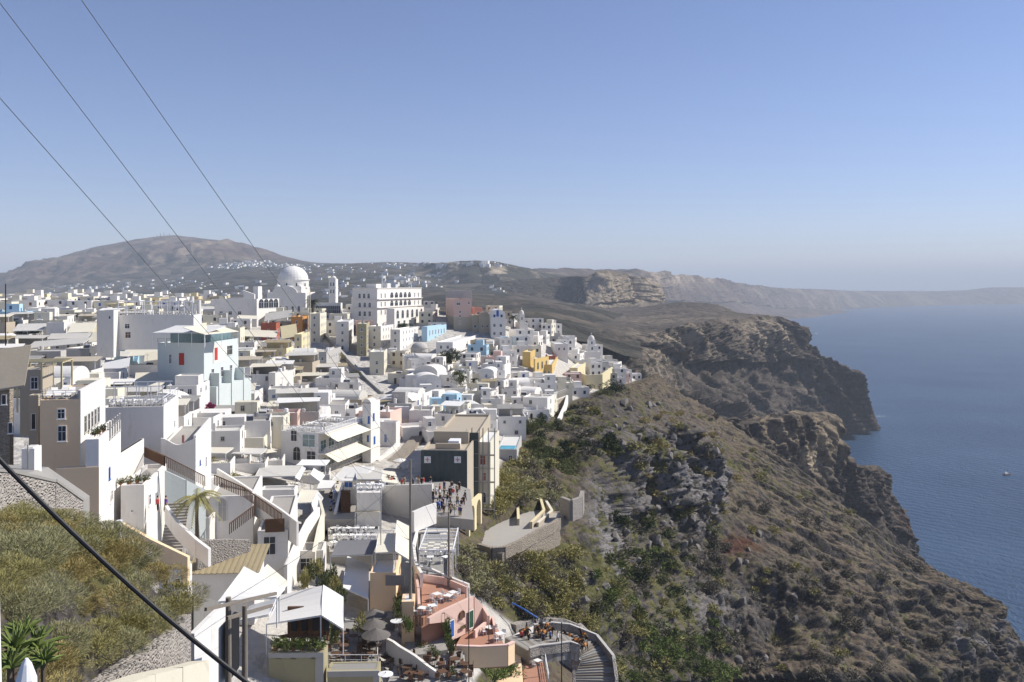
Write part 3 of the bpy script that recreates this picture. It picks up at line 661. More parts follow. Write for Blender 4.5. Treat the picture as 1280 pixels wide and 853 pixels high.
def vault(s,x0,x1,y0,y1,z,axis='y',mat=None,name='roof',rise=1.):
    """barrel vault on top"""
    b=MB(); n=12; prof=[(math.cos(math.pi*i/n),math.sin(math.pi*i/n)) for i in range(n+1)]
    if axis=='y': r=(x1-x0)/2; cx=(x0+x1)/2; A0=[(cx-c*r,y0,z+s_*r*rise) for c,s_ in prof]; A1=[(cx-c*r,y1,z+s_*r*rise) for c,s_ in prof]
    else: r=(y1-y0)/2; cy=(y0+y1)/2; A0=[(x0,cy-c*r,z+s_*r*rise) for c,s_ in prof]; A1=[(x1,cy-c*r,z+s_*r*rise) for c,s_ in prof]
    k=n+1; fs=[(i,i+1,k+i+1,k+i) for i in range(n)]+[tuple(range(k)),tuple(range(2*k-1,k-1,-1))]
    b.add(A0+A1,fs,mat or M_roofw); return b.build(name,s.root)
def dome(s,x,y,z,r,h,drum=0,mat=None,name='dome',n=20,cross=True,win=False):
    prof=[(r*1.04,-.0),(r*1.04,drum*.9),(r*1.1,drum*.9),(r*1.1,drum)] if drum else []
    prof+= [(r*math.cos(a),drum+h*math.sin(a)) for a in [math.pi/2*i/8 for i in range(9)]]
    prof=[(max(p[0],.02),p[1]) for p in prof]
    b=MB(); b.lathe(prof,mat or M_white,n); o=b.build(name,s.root,(x,y,z))
    if cross:
        c=MB(); c.box(-.06,-.06,drum+h-.1,.06,.06,drum+h+1.3,M_whitep); c.box(-.4,-.05,drum+h+.7,.4,.05,drum+h+.82,M_whitep); c.build('cross',o)
    if win:
        for i in range(10):
            a=2*math.pi*i/10; me=win_mesh(.9,1.8,True,M_whitep,M_dark,False,False); wo=link(me,'window',o); wo.location=(math.cos(a)*r*1.045,math.sin(a)*r*1.045,drum*.15); wo.rotation_euler=(0,0,a+math.pi/2)
    return o
def roofbits(s,seed,x0,x1,y0,y1,z,k=1.):
    """small roof furniture as parts"""
    r=random.Random(seed); 
    if r.random()<.7:
        b=MB(); x=r.uniform(x0+.8,x1-.8); y=r.uniform(y0+.8,y1-.8); b.box(x-.3,y-.3,z,x+.3,y+.3,z+r.uniform(1,1.8)*k,M_white); b.box(x-.38,y-.38,z+1.*k,x+.38,y+.38,z+1.12*k,M_white); b.build('chimney',s.root)
    if r.random()<.6:
        b=MB(); x=r.uniform(x0+.3,x1-.3); y=r.uniform(y0+.3,y1-.3); hh=r.uniform(2,3.5); b.beam((x,y,z),(x,y,z+hh),.05,M_metal)
        for q in range(3): b.beam((x-.5,y,z+hh-.2*q),(x+.5,y,z+hh-.2*q),.03,M_metal)
        b.build('aerial',s.root)
    if r.random()<.35:
        b=MB(); x=r.uniform(x0+.9,x1-.9); y=r.uniform(y0+.9,y1-.9); b.lathe([(.5,.25),(.5,1.3),(.35,1.45)],r.choice((M_whitep,M_metal,M_grey)),10,(x,y,z)); b.box(x-.5,y-.5,z,x+.5,y+.5,z+.26,M_concrete); b.build('water_tank',s.root)
    if r.random()<.5 and x1-x0>5:
        b=MB(); x=r.uniform(x0+1.5,x1-1.5); y=r.uniform(y0+1.2,y1-1.2); b.add([(x-.9,y-.5,z+.2),(x+.9,y-.5,z+.2),(x+.9,y+.5,z+1),(x-.9,y+.5,z+1)],[(0,1,2,3)],M_dark); b.tube([(x-.9,y+.6,z+1.1),(x+.9,y+.6,z+1.1)],.22,M_whitep,8); b.beam((x-.8,y+.5,z),(x-.8,y+.5,z+1),.05,M_metal); b.beam((x+.8,y+.5,z),(x+.8,y+.5,z+1),.05,M_metal); b.build('solar_heater',s.root)
# ================================================================ landmark buildings, far to near
def landmarks():
    # cathedral
    c=House('large white domed cathedral in front of the mountain, with curved gable and round drum','cathedral',382,396,366,334,394,-8,430,M_white,'cathedral',land='the domed cathedral',par=.4)
    c.body(c.L*.62,c.D*.8,3.2,M_roofw,0,x=-c.L*.12,y=2,z=c.h-.3,name='upper_wall',ext=0)
    vault(c,-c.L*.86,-c.L*.22,-.3,c.D*.7,c.h-.2,'y',M_white,rise=.62)
    dome(c,-c.L*.48,c.D*.42+3,c.h+2.4,7.6,6.9,4.2,M_white,win=True,n=28)
    for x in (-c.L*.22,-c.L*.80): dome(c,x,c.D*.2,c.h+.5,1.6,1.9,1.6,name='turret')
    c.rowwin('S',5,2,1.2,3.2,True); c.rowwin('E',3,2,1.2,3,True)
    for i in range(4): pass
    t=House('tall slim white bell tower with arched openings and small cupola beside the domed cathedral','bell tower',419.5,398,348,411,424.5,-10,440,M_white,'bell_tower',land='the tall bell tower',par=.5)
    for z in (.30,.62,.80):
        t.rowwin('S',2 if z>.5 else 1,t.h*z,.8,2.2,True,sillmode()) if False else t.rowwin('S',2 if z>.5 else 1,t.h*z,.8,2.0,True); t.rowwin('E',1,t.h*z,.8,2.,True)
    cc=MB(); 
    for z in (.52,.76): cc.box(-t.L-.2,-.2,t.h*z,.2,t.D+.2,t.h*z+.3,M_white)
    t.part(cc,'cornice'); dome(t,-t.L/2,t.D/2,t.h,1.35,1.2,.3,name='cupola')
    a=House('long white colonnade with a dozen narrow arched bays below the bell tower','arcade',426,399,379,394,428,-6,425,M_white,'colonnade',par=.4)
    a.rowwin('S',12,1.2,1.15,a.h-2.4,True,a=.02,b_=.98)
    a=House('white building with four open arches and a roof stub left of the cathedral','arcade',322,398,374,321.,349,18,385,M_white,'arcade_building',par=.5,land='the four-arched white building')
    a.rowwin('E',4,1.6+2.6,4.,4.2,True,a=.05,b_=.95); a.body(2.4,3,5.5,M_roofw,.2,x=0,y=.3,z=a.h,name='stair_tower',ext=0)
    h=House('long pale grey building with slanted stair roof left of the four-arched building','house',321,402,374,268,323,-6,380,M_grey if False else M_white,'long_house',land='the long pale building')
    h.rowwin('S',3,h.h*.3,1.5,1.5,a=.3,b_=.95)
    b=MB(); b.add([(-5.5,0,h.h),(-1,0,h.h),(-1,2,h.h),(-5.5,2,h.h),(-5.8,0,h.h+3.8),(-1,0,h.h+2),(-1,2,h.h+2),(-5.8,2,h.h+3.8)],[(4,5,6,7),(0,1,5,4),(1,2,6,5),(2,3,7,6),(3,0,4,7)],M_white); h.part(b,'stair_hood')
    # arched hotel
    h=House('large white four-storey hotel with rows of tall arched windows on its sunlit front','hotel',471.5,408,361,440.5,528,14,410,M_white,'arched_hotel',land='the arched hotel',par=.8)
    fl=h.h/4.6
    for r_,arch in ((1.35,1),(2.35,1),(3.4,1)):
        h.rowwin('E',5,fl*r_,max(1.5,h.D*.5/5*.72),fl*.78,True,a=.25,b_=.75,pane=M_dark); h.rowwin('E',2,fl*r_,1.2,fl*.6,a=.04,b_=.2); h.rowwin('E',2,fl*r_,1.2,fl*.6,a=.78,b_=.97)
    h.rowwin('S',3,fl*2.3,1.3,fl*.62,True,a=.2,b_=.8); h.rowwin('S',3,fl*3.4,1.3,fl*.62,True,a=.25,b_=.8); h.rowwin('S',3,fl*1.2,1.3,fl*.6,a=.2,b_=.8)
    b=MB()
    for z in (2.2,3.25): b.box(-.0,0,fl*z,.9,h.D,fl*z+.25,M_white); b.box(-h.L,-.35,fl*z,0,0,fl*z+.2,M_white)
    b.box(-h.L-.25,-.3,h.h,.3,h.D+.2,h.h+.35,M_white); h.part(b,'cornice')
    b=MB(); b.box(-8,6,h.h,-3,12,h.h+2.2,M_white); b.box(-6,20,h.h,-3,24,h.h+2.5,M_white); b.beam((-5,18,h.h),(-5,18,h.h+7),.2,M_whitep); b.beam((-6.5,18,h.h+6),(-3.5,18,h.h+6),.15,M_whitep); h.part(b,'roof_hut')
    h=House('white arcaded terrace wing projecting in front of the arched hotel','hotel wing',493,412,386,483,530,14,392,M_white,'hotel_wing',par=.5)
    h.rowwin('E',6,h.h*.5,3.,h.h*.42,True,a=.02,b_=.98); h.rowwin('E',5,h.h*.06,2.6,h.h*.34,a=.04,b_=.96)
    # pink
    h=House('grey box-shaped house standing right behind the pink house','house',590,385,364,557,594,-4,450,M_grey); h.rowwin('S',4,2,1.2,1.2)
    h=House('salmon pink two-storey house near the top edge of town','house',589,414,374,567.5,603,-10,None,M_palepink,land='the pink house',roof=M_roof)
    for u,v in ((573,380),(586,379),(575,390),(575,395.5)): h.win('S',u,v,5 if v==380 else 2.5,3)
    b=MB(); b.box(-h.L-.05,-.05,-3,0.05,h.D,h.h*.44,M_beige); h.part(b,'lower_wall')
    h.win('S',575,403,3,5,True)
    h=House('deep pink small house wing in shadow beside the salmon pink house','house',603,402,385,592,610,-10,None,M_pink); h.win('S',598,392,4,4,True)
    h=House('beige house with arched openings directly below the pink wing','house',603,416,394,590,613,-12,None,M_beige); h.rowwin('S',2,2.2,1.2,1.6,True)
    h=House('beige vaulted house left of the blue-windowed church','house',613,418,396,599,615,-14,None,M_beige); vault(h,-h.L+.1,-.1,0.1,min(h.D,9),h.h-.3,'y',M_beige); h.rowwin('S',2,3,.9,1.3)
    h=House('white church front with rounded gable and vivid blue windows','church',632,428,394,614,641,-6,None,M_white,'church',land='the blue-windowed church',par=.1)
    vault(h,-h.L,-.0,0,min(h.D,14),h.h-.2,'y',M_white,rise=.85)
    h.win('S',622,392,3,8,True,M_blued,M_blued,name='door'); h.win('S',618,395,2.5,3.,False,M_blued); h.win('S',627,395,2.5,3.,False,M_blued)
    for u in (618,626):
        for v in (407,417): h.win('S',u,v,3,4)
    h=House('small white church with lantern cupola right of the blue-windowed church','church',660,420,404,650,667,-8,None,M_white,'chapel',land='the little lantern church')
    h.body(2.6,2.6,4.2,M_white,.2,x=-1.5,y=1,z=h.h,name='bell_stage',ext=0); dome(h,-2.8,2.3,h.h+4.2,1.1,1.7,.4); h.rowwin('S',2,1.4,.9,1.6,True); h.put(win_mesh(.7,1.6,True,None,None,False,False),'S',2.8,h.h+1.4,'window',0,1)
    # pale blue
    h=House('pale blue flat-roofed house with tall narrow windows below the arched hotel','house',534,428,408.5,527,558,16,None,M_blue,land='the pale blue house',roof=M_roof)
    h.rowwin('E',6,h.h*.42,1.,2.2,frame=M_whitep,a=.05,b_=.95); h.rowwin('E',3,.2,1.,2.1,name='door',a=.3,b_=.9)
    h=House('round stone chapel with squat drum left of centre town','chapel',533,452,440,516,540,-6,None,M_beige,'round_chapel',land='the round stone chapel')
    dome(h,-h.L*.5,3.2,h.h-.4,3.2,2.2,1.8,M_grey); h.rowwin('S',4,.6,.7,2.3,frame=M_white)
    h=House('big white L-shaped house with paired dark windows left of the dark tree','house',566,452,428,545,601,8,None,M_white,land='the big white L-shaped house')
    h.rowwin('E',4,.8,1.,1.7); h.rowwin('E',3,h.h-2.6,1.,1.3); h.rowwin('S',2,1.2,1.,1.5); h.rowwin('S',2,h.h-2.6,1.,1.3)
    b=MB(); b.box(0,2,h.h*.45,1.6,h.D*.6,h.h*.45+.2,M_white); rail(b,(1.6,2,h.h*.45+.2),(1.6,h.D*.6,h.h*.45+.2),1,M_whitep,.8,1); h.part(b,'balcony')
    # yellow group
    h=House('apricot orange house at the right side of the white town','house',663,462,440,653,669,10,None,M_yellow); h.rowwin('E',2,h.h*.5,.8,1.2)
    h=House('yellow house with three dark arches near the edge of town','house',669,468,449,667,686,24,None,M_yellow,land='the yellow arched house'); h.rowwin('E',3,h.h*.25,2.,3.2,True,M_paleyellow,M_shade,a=.04,b_=.96)
    h=House('lower mustard yellow house right of the yellow arched house','house',690,472,456,677,703,6,None,M_yellow); h.rowwin('S',2,1.5,.9,1.3); h.rowwin('E',2,1.5,.9,1.3)
    h=House('brick red small house behind the yellow houses','house',694,455,445,684,697,0,None,M_brick); h.win('S',689,451,2.5,5,False,M_whitep,name='door')
    h=House('pale yellow house on the retaining wall','house',722,478,460,712,732,12,None,M_paleyellow); h.rowwin('E',2,2,.8,1.3); h.rowwin('S',1,2,.8,1.3)
    # cupola church right
    h=House('white church with tiered belfry and cupola at the right end of town','church',750,462,440,731,757,-4,None,M_white,'church',land='the belfry church')
    h.body(5,5,3,M_white,.3,x=-1.2,y=1.2,z=h.h,name='bell_stage',ext=0); h.body(3.4,3.4,2.8,M_white,.2,x=-2,y=2,z=h.h+3,name='upper_bell_stage',ext=0)
    dome(h,-3.7,3.7,h.h+5.8,1.5,1.8,.4); h.rowwin('S',3,1.2,.9,1.8,True); h.put(win_mesh(1,1.6,True,None,None,False,False),'S',3.7,h.h+.8,'window',0,1.2); h.put(win_mesh(.8,1.5,True,None,None,False,False),'S',3.7,h.h+3.6,'window',0,2)
    h=House('white block house with small windows left of the belfry church','house',710,455,430,694,717,-4,None,M_white); h.rowwin('S',2,h.h-3,.9,1.3); h.rowwin('E',2,h.h-3,.9,1.3)
    # castle-like retaining wall
    wallp('tall cream retaining wall below the belfry church, curving round a corner',[(716,462,385),(733,469,372),(752,468,374),(765,459,392)],7.,.8,M_paleyellow,'retaining_wall',dn=4)
    wallp('long beige retaining wall with railing at the right edge of town',[(674,508,296),(690,502,305),(709,495,318)],8.,.6,M_beige,'retaining_wall',dn=5,cap=M_white)
    railing('white railing along the beige retaining wall at the town edge',[(674,503,296),(690,497,305),(709,490,318)],1.2,M_whitep,2,1)
    wallp('white stepped wall descending beside the long beige retaining wall',[(709,494,317),(706,506,300),(698,523,281)],2.,.7,M_white,'stair_wall')
    # grey ramp wall
    wallp('long smooth grey-beige sloping wall running down through the town',[(400,411,385),(413,424,362),(437,450,325),(460,474,295),(478,490,276)],7.5,.8,M_beige if False else M_concrete,'ramp_wall',cat='ramp wall',cap=M_grey,dn=5)
    LAND.append(('the sloping grey ramp wall',438,452))
    for k in range(12):
        f=k/11; q=P(400+78*f,411+79*f,385-109*f)
        for dy in (0,5,10,15,20): BLOCKED.append((q.x+dy*.2,q.y-dy,4.2))
# ================================================================ upper left quarter
def upper_left():
    H=House
    h=H('pale teal hotel block with red sign panel and glass roof terrace','hotel',255,482,429,197,298,6,200,M_teal,'terrace_hotel',land='the pale teal hotel',par=.9,ext=14)
    b=MB(); b.box(-h.L+1,4,h.h-.8,-1,4.3,h.h+2.6,M_glass); b.box(-1.3,4.4,h.h-.8,-1,h.D-2,h.h+2.6,M_glass); h.part(b,'shade_back_wall')  # dark walls stand in for the shaded interior under the canopy
    t,z,_=h.loc('E',274,441); b=MB(); b.box(0,t-3.2,z-2.2,.06,t+4.2,z+2.2,M_white); h.part(b,'sign_board')
    b=MB(); b.box(.06,t-2.6,z-1.6,.1,t-1.,z+1.3,M_red); h.part(b,'red_sign')
    h.win('E',286,438,5,12,pane=M_shade,frame=M_teal,wm=4); h.win('S',227,449,6.5,15,False,M_red,M_red,name='red_door'); h.win('S',213,449,4,12,name='door'); h.rowwin('E',3,1,1.4,2.4)
    b=MB()
    for i in range(3): b=MB(); b.box(.0,3+i*7,-12,2.2,3.4+i*7,2.5,M_teal); h.part(b,'buttress')
    b=MB(); b.box(.0,2.,-12,2.,22,-.5,M_teal); h.part(b,'lower_step')
    b=MB(); rail(b,(-h.L,-.0,h.h),(0,0,h.h),1.,M_glass,2,3); rail(b,(0,0,h.h),(0,h.D,h.h),1.,M_glass,2,3); h.part(b,'glass_railing')
    awning('long white-framed canopy over the glass terrace of the pale teal hotel',(190,416,196,256,416,192),407,8,5,M_roofw,3.)
    awning('cream canopy at the right end of the teal hotel terrace',(256,418,190,298,414,206),409,5,3,M_canvas,3)
    LAND.append(('the teal hotel canopy',230,412))
    a=H('low white stepped annex in front of the pale teal hotel','house',246,506,482,208,262,-4,190,M_white,ml=14); a.rowwin('S',3,2.2,1,1.2); a.rowwin('E',2,2.2,1,1.2); a.body(5,4,2.4,M_white,.3,x=-.5,y=3,z=a.h-.6,name='upper_room',ext=0)
    h=H('long blue-grey shaded white building with rooftop pergola behind the teal hotel','house',242,432,394,146,252,-6,236,M_white,name='long_building',ext=1,land='the rooftop pergola building',par=.5)
    h.win('S',159,408,6,6); h.win('S',160,419,7,8,pane=M_brown)
    b=MB()
    for i in range(9):
        x=-2-i*2.2; b.beam((x,1,h.h),(x,1,h.h+3.6),.14,M_whitep); b.beam((x,7,h.h),(x,7,h.h+3.6),.14,M_whitep); b.beam((x,.6,h.h+3.6),(x,7.4,h.h+3.6),.12,M_whitep)
    b.beam((-20,1,h.h+3.6),(-1,1,h.h+3.6),.16,M_whitep); b.beam((-20,7,h.h+3.6),(-1,7,h.h+3.6),.16,M_whitep); h.part(b,'pergola')
    b=MB(); 
    for i in range(26): b.lathe([(.28,0),(.1,.3),(.28,.6),(.1,.9),(.3,1.)],M_white,6,(-1-i*.75,.3,h.h))
    h.part(b,'balustrade')
    b=MB()
    for x in (-1.5,-3.4,-5): b.tube([(x,12,h.h),(x,12,h.h+3.8+(x==-3.4))],.6,M_white,10)
    h.part(b,'chimney')
    h=H('plain white cube house left of the rooftop pergola building','house',142,428,388,121,150,-8,230,M_white); h.win('S',137,397,2.5,4)
    h=H('white house with flat pale roof between long canopies at the far left','house',80,430,403,58,84,-8,None,M_white)
    h=H('low blue-shadowed white house at the left picture edge behind palms','house',36,410,392,8,39,-10,350,M_white); h.win('S',31,397,3,4,False,M_orange)
    H('tiny white cube with turquoise roof rim at the far left edge','house',3,405,387,-14,4,-10,340,M_blue)
    spec=[ # awnings & flat canopies (front edge u0,v0,u1,v1, rear v, depth, mat, label)
    (15,414,53,413,405,6,'g','cream-grey flat canopy beside the dark trees at the far left'),
    (84,416,116,415,404,7,'c','cream sloping roof canopy, left one of a pair'),
    (110,416,139,415,405,7,'y','yellowish sloping roof canopy, right one of a pair'),
    (57,424,108,423,417,5,'g','long low flat canopy under the pair of sloping canopies'),
    (110,428,152,424,415,6,'c','bright cream awning tilted to the right above a terrace'),
    (30,436,104,429,427,7,'g','very long grey flat canopy on thin white posts'),
    (118,444,160,446,438,5,'g','low grey canopy over a crowded restaurant terrace'),
    (150,446,207,443,437,6,'c','cream flat canopy with a drooping right end'),
    (180,452,208,448,441,5,'c','small cream awning left of the teal hotel wall'),
    (126,467,161,458,454,4,'w','white awning tilted over a balcony rail'),
    (168,478,202,477,466,4,'c','cream awning on white posts, left of two side by side'),
    (198,474,231,473,465,4,'c','cream awning on white posts, right of two side by side'),
    (80,460,125,458,452,6,'g','grey roof canopy behind the brown pergola'),
    (132,487,215,482,478,6,'g','long beige canopy over the roof terrace of the big white house'),
    (262,492,318,488,482,5,'c','wide cream canopy over a terrace with bougainvillea'),
    (267,446,300,446,438,6,'g','grey canopy left of the long stair street'),
    (296,398,322,399,394,5,'c','cream canopy under the long pale building'),
    (330,402,364,396,392,7,'g','pale grey canopy above the brick red terrace'),
    (352,424,372,420,408,5,'y','yellow striped awning below the brick red terrace'),
    (244,388,282,388,383,6,'g','light canopy on the roof beside the long pale building'),
    (300,420,345,422,412,6,'c','cream canopy left of the orange house'),
    ]
    mm=dict(g=M_roof,c=M_canvas,y=M_paleyellow,w=M_wcanvas)
    for k,(u0,v0,u1,v1,vr,d,mt,lb) in enumerate(spec):
        Y=A.Yat((u0+u1)/2,min(v0+16,600))-2
        awning(lb,(u0,v0,Y,u1,v1,Y+2),vr,d,3,mm[mt],3.)
        q=P((u0+u1)/2,v0,Y+3); BLOCKED.append((q.x,q.y,5)); BLOCKED.append((q.x-4,q.y,4)); BLOCKED.append((q.x+4,q.y,4))
    # terrace base houses under canopies
    bases=[(36,432,418,12,54,-8,M_grey,'grey base house under the canopy beside the dark trees'),
    (110,440,424,60,150,-8,M_white,'broad white house under the pair of sloping canopies'),
    (100,462,438,32,112,-6,M_grey,'grey-walled house below the very long grey canopy'),
    (150,468,452,100,158,-10,M_white,'white terrace house with sloped parapet left of the restaurant terrace'),
    (207,478,456,160,212,-8,M_white,'white house under the cream flat canopy with drooping end'),
    (232,500,478,150,238,-8,M_cream,'cream low house below the two side-by-side awnings'),
    (262,468,452,256,300,-4,M_cream,'small cream building right of the teal hotel'),
    (318,512,492,262,330,-6,M_white,'white house below the wide cream canopy'),
    (318,450,428,300,322,-8,M_white,'white narrow house left of the brick red terrace'),
    (345,428,404,326,350,-4,M_brick,'brick red terrace building with dark openings'),
    (378,426,396,364,388,-4,M_orange,'orange house below the palm tree'),
    (377,450,418,368,388,-4,M_paleyellow,'yellow narrow house directly below the orange house'),
    (400,430,392,386,408,-4,M_cream,'tall cream house beside the palm tree'),
    (354,450,427,326,362,-4,M_white,'white house with cream awnings below the brick red terrace'),
    (344,505,466,336,367,20,M_white,'bright white tall block with one beige window, right of bougainvillea'),
    (300,440,410,262,306,-6,M_cream,'cream wide house right of the teal hotel top'),
    (408,465,440,398,430,0,M_grey,'grey-white house tucked below the ramp wall'),
    (436,440,402,420,446,-6,M_white,'white two-storey house right of the ramp wall top'),
    (458,446,405,446,462,-6,M_olive,'olive grey narrow house below the arched hotel'),
    (476,436,408,460,492,8,M_white,'white house with arched door below the arched hotel'),
    (500,440,412,488,530,10,M_white,'broad white house in front of the hotel wing'),
    (480,470,440,462,484,-4,M_cream,'cream tall house with tapered sides in mid town'),
    ]
    for k,(uc,vb,vt,ul,ur,th,m,lb) in enumerate(bases):
        h=H(lb,'house',uc,vb,vt,ul,ur,th,None,m,ml=26); n=max(1,int(h.L/3.2)); fl=max(1,int(h.h/3))
        for f in range(fl):
            h.rowwin('S',n,.9+f*3,.95,1.3 if f else 1.5); h.rowwin('E',max(1,int(min(h.D,20)/4)),.9+f*3,.95,1.3)
        roofbits(h,k,-h.L,0,0,h.D,h.h-.6)
        if k in (14,16,2,8): LAND.append(({14:'the bright tall block',16:'the ramp-side grey house',2:'the long grey canopy',8:'the narrow white house'}[k],(uc+ul)/2,(vb+vt)/2))
# ================================================================ foreground left
def fore_left():
    H=House
    h=H('tall tan house with white right side and two grey windows near the left edge','house',100,655,499,50,131,-15,95,M_tan,roof=M_pave,par=.15,land='the tall tan house',ext=6)
    b=MB(); b.box(.0,-.0,-6,.06,h.D,h.h+.9,M_white); b.box(-.3,.3,h.h,.0,h.D,h.h+.9,M_white); h.part(b,'white_side_wall')
    h.win('S',76.5,517.5,9.5,13,frame=M_white); h.win('S',77.5,542,10.5,20,frame=M_white)
    h.rowwin('E',5,h.h-4,1.1,1.9,frame=M_grey,xo=.06,a=.1,b_=.75)
    b=MB(); rail(b,(-h.L,.1,h.h),(-.2,.1,h.h),.95,M_metal,1,3,.035); rail(b,(-h.L,.1,h.h),(-h.L,h.D*.6,h.h),.95,M_metal,1,3,.035); h.part(b,'roof_railing')
    for i in range(6):
        q=h.w(-3.4+(i%3)*.9,1.6+ (i//3)*2.6,h.h+.02); lounger(q,-h.th+.2*(i%2),i)
    h=H('white lower house block with planter balcony against the tan house','house',123.5,652,549,107,151,-15,88,M_white,par=.8,roof=M_pave,ext=6)
    b=MB(); z=h.loc('S',115,584)[1]; b.box(-h.L-.1,-.06,-6,.03,.0,z,M_tan); b.box(-h.L*3.2,-.05,-6,-h.L-.1,1.,z,M_tan); h.part(b,'tan_base_wall')
    h.win('E',136.5,592,4,15,frame=M_blued,wm=.8); h.win('E',139,620,8,15,True,M_white,M_grey,wm=1.8)
    h.rowwin('E',5,h.h-1,.7,1.9,frame=M_grey,a=.4,b_=.98)
    for i in range(3): plant(h.w(-1.+.2*i,3+i*1.5,h.h-.2),.7,'round leafy potted plant on the planter balcony of the tan house',i)
    h=H('white terrace block with pale green plunge pool beside the tan house','pool terrace',150,604,567,146.5,180,-8,100,M_white,name='pool_terrace',par=.4)
    b=MB(); b.box(-.2-h.L+.3,.5,h.h-.35,-.4,h.D-.6,h.h-.06,M_poolpale); h.part(b,'pool_water') if h.L>1 else None
    h2=H('large plain white house with roof terrace railing right of the tan house','house',204.5,602,508,127,223,-12,118,M_white,roof=M_pave,par=.3,land='the large plain white house',ext=5)
    h2.win('E',218,530,2.5,10,wm=.9); 
    b=MB(); 
    for z in (.3,): rail(b,(-h2.L,.15,h2.h),(0,.15,h2.h),1.1,M_whitep,2.,2,.06); rail(b,(-.15,.15,h2.h),(-.15,h2.D,h2.h),1.1,M_whitep,2.,2,.06)
    h2.part(b,'roof_railing')
    b=MB()
    for i in range(6):
        x=-i*h2.L/5.2-.3; b.beam((x,1,h2.h),(x,1,h2.h+2.6),.1,M_whitep); b.beam((x,7,h2.h),(x,7,h2.h+2.6),.1,M_whitep)
    b.beam((-h2.L,1,h2.h+2.6),(0,1,h2.h+2.6),.12,M_whitep); b.beam((-h2.L,7,h2.h+2.6),(0,7,h2.h+2.6),.12,M_whitep); h2.part(b,'terrace_frame')
    for i in range(5): table_set(h2.w(-h2.L*(.1+.19*i),3.5,h2.h-.2),i,'on the roof terrace of the large plain white house')
    # wave parapet house
    h=H('white house with wavy curved parapet and little wall lamp','house',244.5,606,556,201,264,-12,112,M_white,roof=M_pave,par=.2,land='the wavy parapet house',ext=5)
    b=MB(); n=16; pr=[]
    for i in range(n+1):
        f=i/n; pr.append((-h.L*(1-f), .9*(math.cos(f*math.pi*2)*.5+.55) if f<.6 else .9*(.55+.5*math.cos(.6*2*math.pi))+(f-.6)*1.6))
    top=[(x,0,h.h+z) for x,z in pr]+[(x,.3,h.h+z) for x,z in pr]; bot=[(x,0,h.h-.01) for x,z in pr]+[(x,.3,h.h-.01) for x,z in pr]; vs=top+bot; k=n+1; fs=[]
    for i in range(n): fs+=[(i,i+1,k+i+1,k+i),(2*k+i,2*k+i+1,i+1,i),(k+i,k+i+1,3*k+i+1,3*k+i)]
    fs+=[(0,k,3*k,2*k),(n,2*k+n,3*k+n,k+n)]; b.add(vs,fs,M_white); b.box(-.3,0.3,h.h-.01,0,h.D,h.h+1.1,M_white); h.part(b,'wavy_parapet')
    h.win('E',250,578,2.4,6,frame=M_blued,wm=.7); h.win('E',257.5,577,3,14,name='door',wm=.9); h.win('S',229,549,3,10,False,M_pink,M_pink,name='door')
    h=H('white stair-side house with small plants on its terrace','house',180,664,606,151,208,-10,97,M_white,roof=M_pave,par=.5,ext=5)
    h.win('S',165,640,.1,.1); h.win('E',187,625,3,14,wm=.9); h.win('E',195,622,3,14,wm=.9)
    for i in range(4): plant(h.w(-2.6+i*.7,1.2+i*.5,h.h-.3),.8,'bushy green plant on the terrace of the stair-side house',i+3)
    tag(link(win_mesh(.5,.5),'x'),kind='structure') if False else None
    h=H('white wall house with arched niche under the long brown railing','house',316,676,619,262,328,-10,112,M_white,roof=M_pave,par=.3,ext=5,land='the arched niche house')
    h.win('S',278,637,11,30,True,M_white,M_grey,name='door'); h.win('S',243,668,.1,.1)
    h=H('white house below the palm with dark doorway and green-blue window','house',262,690,648,230,285,-6,108,M_white,roof=M_pave); h.win('S',243,663,4,12,frame=M_blued); h.win('S',254,662,6,22,name='door')
    # ramp walls / stairs
    wallp('grey-green wall carrying the brown slatted railing above the palm',[(206,588,104),(232,600,105),(256,612,107)],5.,.4,M_teal,'stair_wall')
    railing('long brown slatted railing descending above the palm',[(180,571,112),(206,583,104),(256,608,107)],1.2,M_brown,.28,0,w=.09)
    railing('brown slatted railing descending to the right over the arched niche',[(268,606,111),(305,622,109),(352,655,104)],1.2,M_brown,.28,0,w=.09)
    railing('lower brown slatted railing on the white stair wall',[(287,668,100),(318,645,103)],1.2,M_brown,.28,0,w=.09)
    wallp('white zigzag parapet running down right beside the arched niche house',[(272,586,120),(300,603,117),(350,636,110),(372,652,107)],2.,.3,M_white,'stair_wall')
    wallp('white long stair parapet from the tan house down to the brown roof',[(208,632,95),(222,652,93),(246,674,90),(262,686,89)],.8,.35,M_white,'stair_wall')
    wallp('tan retaining wall below the long white stair parapet',[(150,652,88),(190,674,87),(236,696,86)],1.8,.4,M_tan,'retaining_wall')
    stairs('pale stone stairs climbing between white walls under the plant terrace',(214,690,92),(224,628,99),2.2,16)
    # brown pergola hut left, brown roof house
    h=H('cream and brown pergola hut with lattice roof above the tan house','pergola hut',52,505,462,25,80,-15,112,M_palepink if False else M_beige,name='pergola_hut',par=.2,roof=M_pave,ml=6)
    b=MB()
    for i in range(7): b.beam((-h.L-.5,i*.9,h.h+.9),(2.5,i*.9,h.h+.9),.14,M_paleyellow)
    for x in (-h.L-.3,0,2.3): b.beam((x,0,h.h+.8),(x,6,h.h+.8),.16,M_paleyellow); b.beam((x,0,-1),(x,0,h.h+.8),.2,M_paleyellow); b.beam((x,6,-1),(x,6,h.h+.8),.2,M_paleyellow)
    h.part(b,'lattice_roof'); h.win('S',43,479,9,16,frame=M_white)
    h=H('brown shaded stone house with sloping beige roof at the left edge','house',12,590,484,-40,17,-15,98,M_stoneb,roof=M_beige,par=.1,land='the brown stone house')
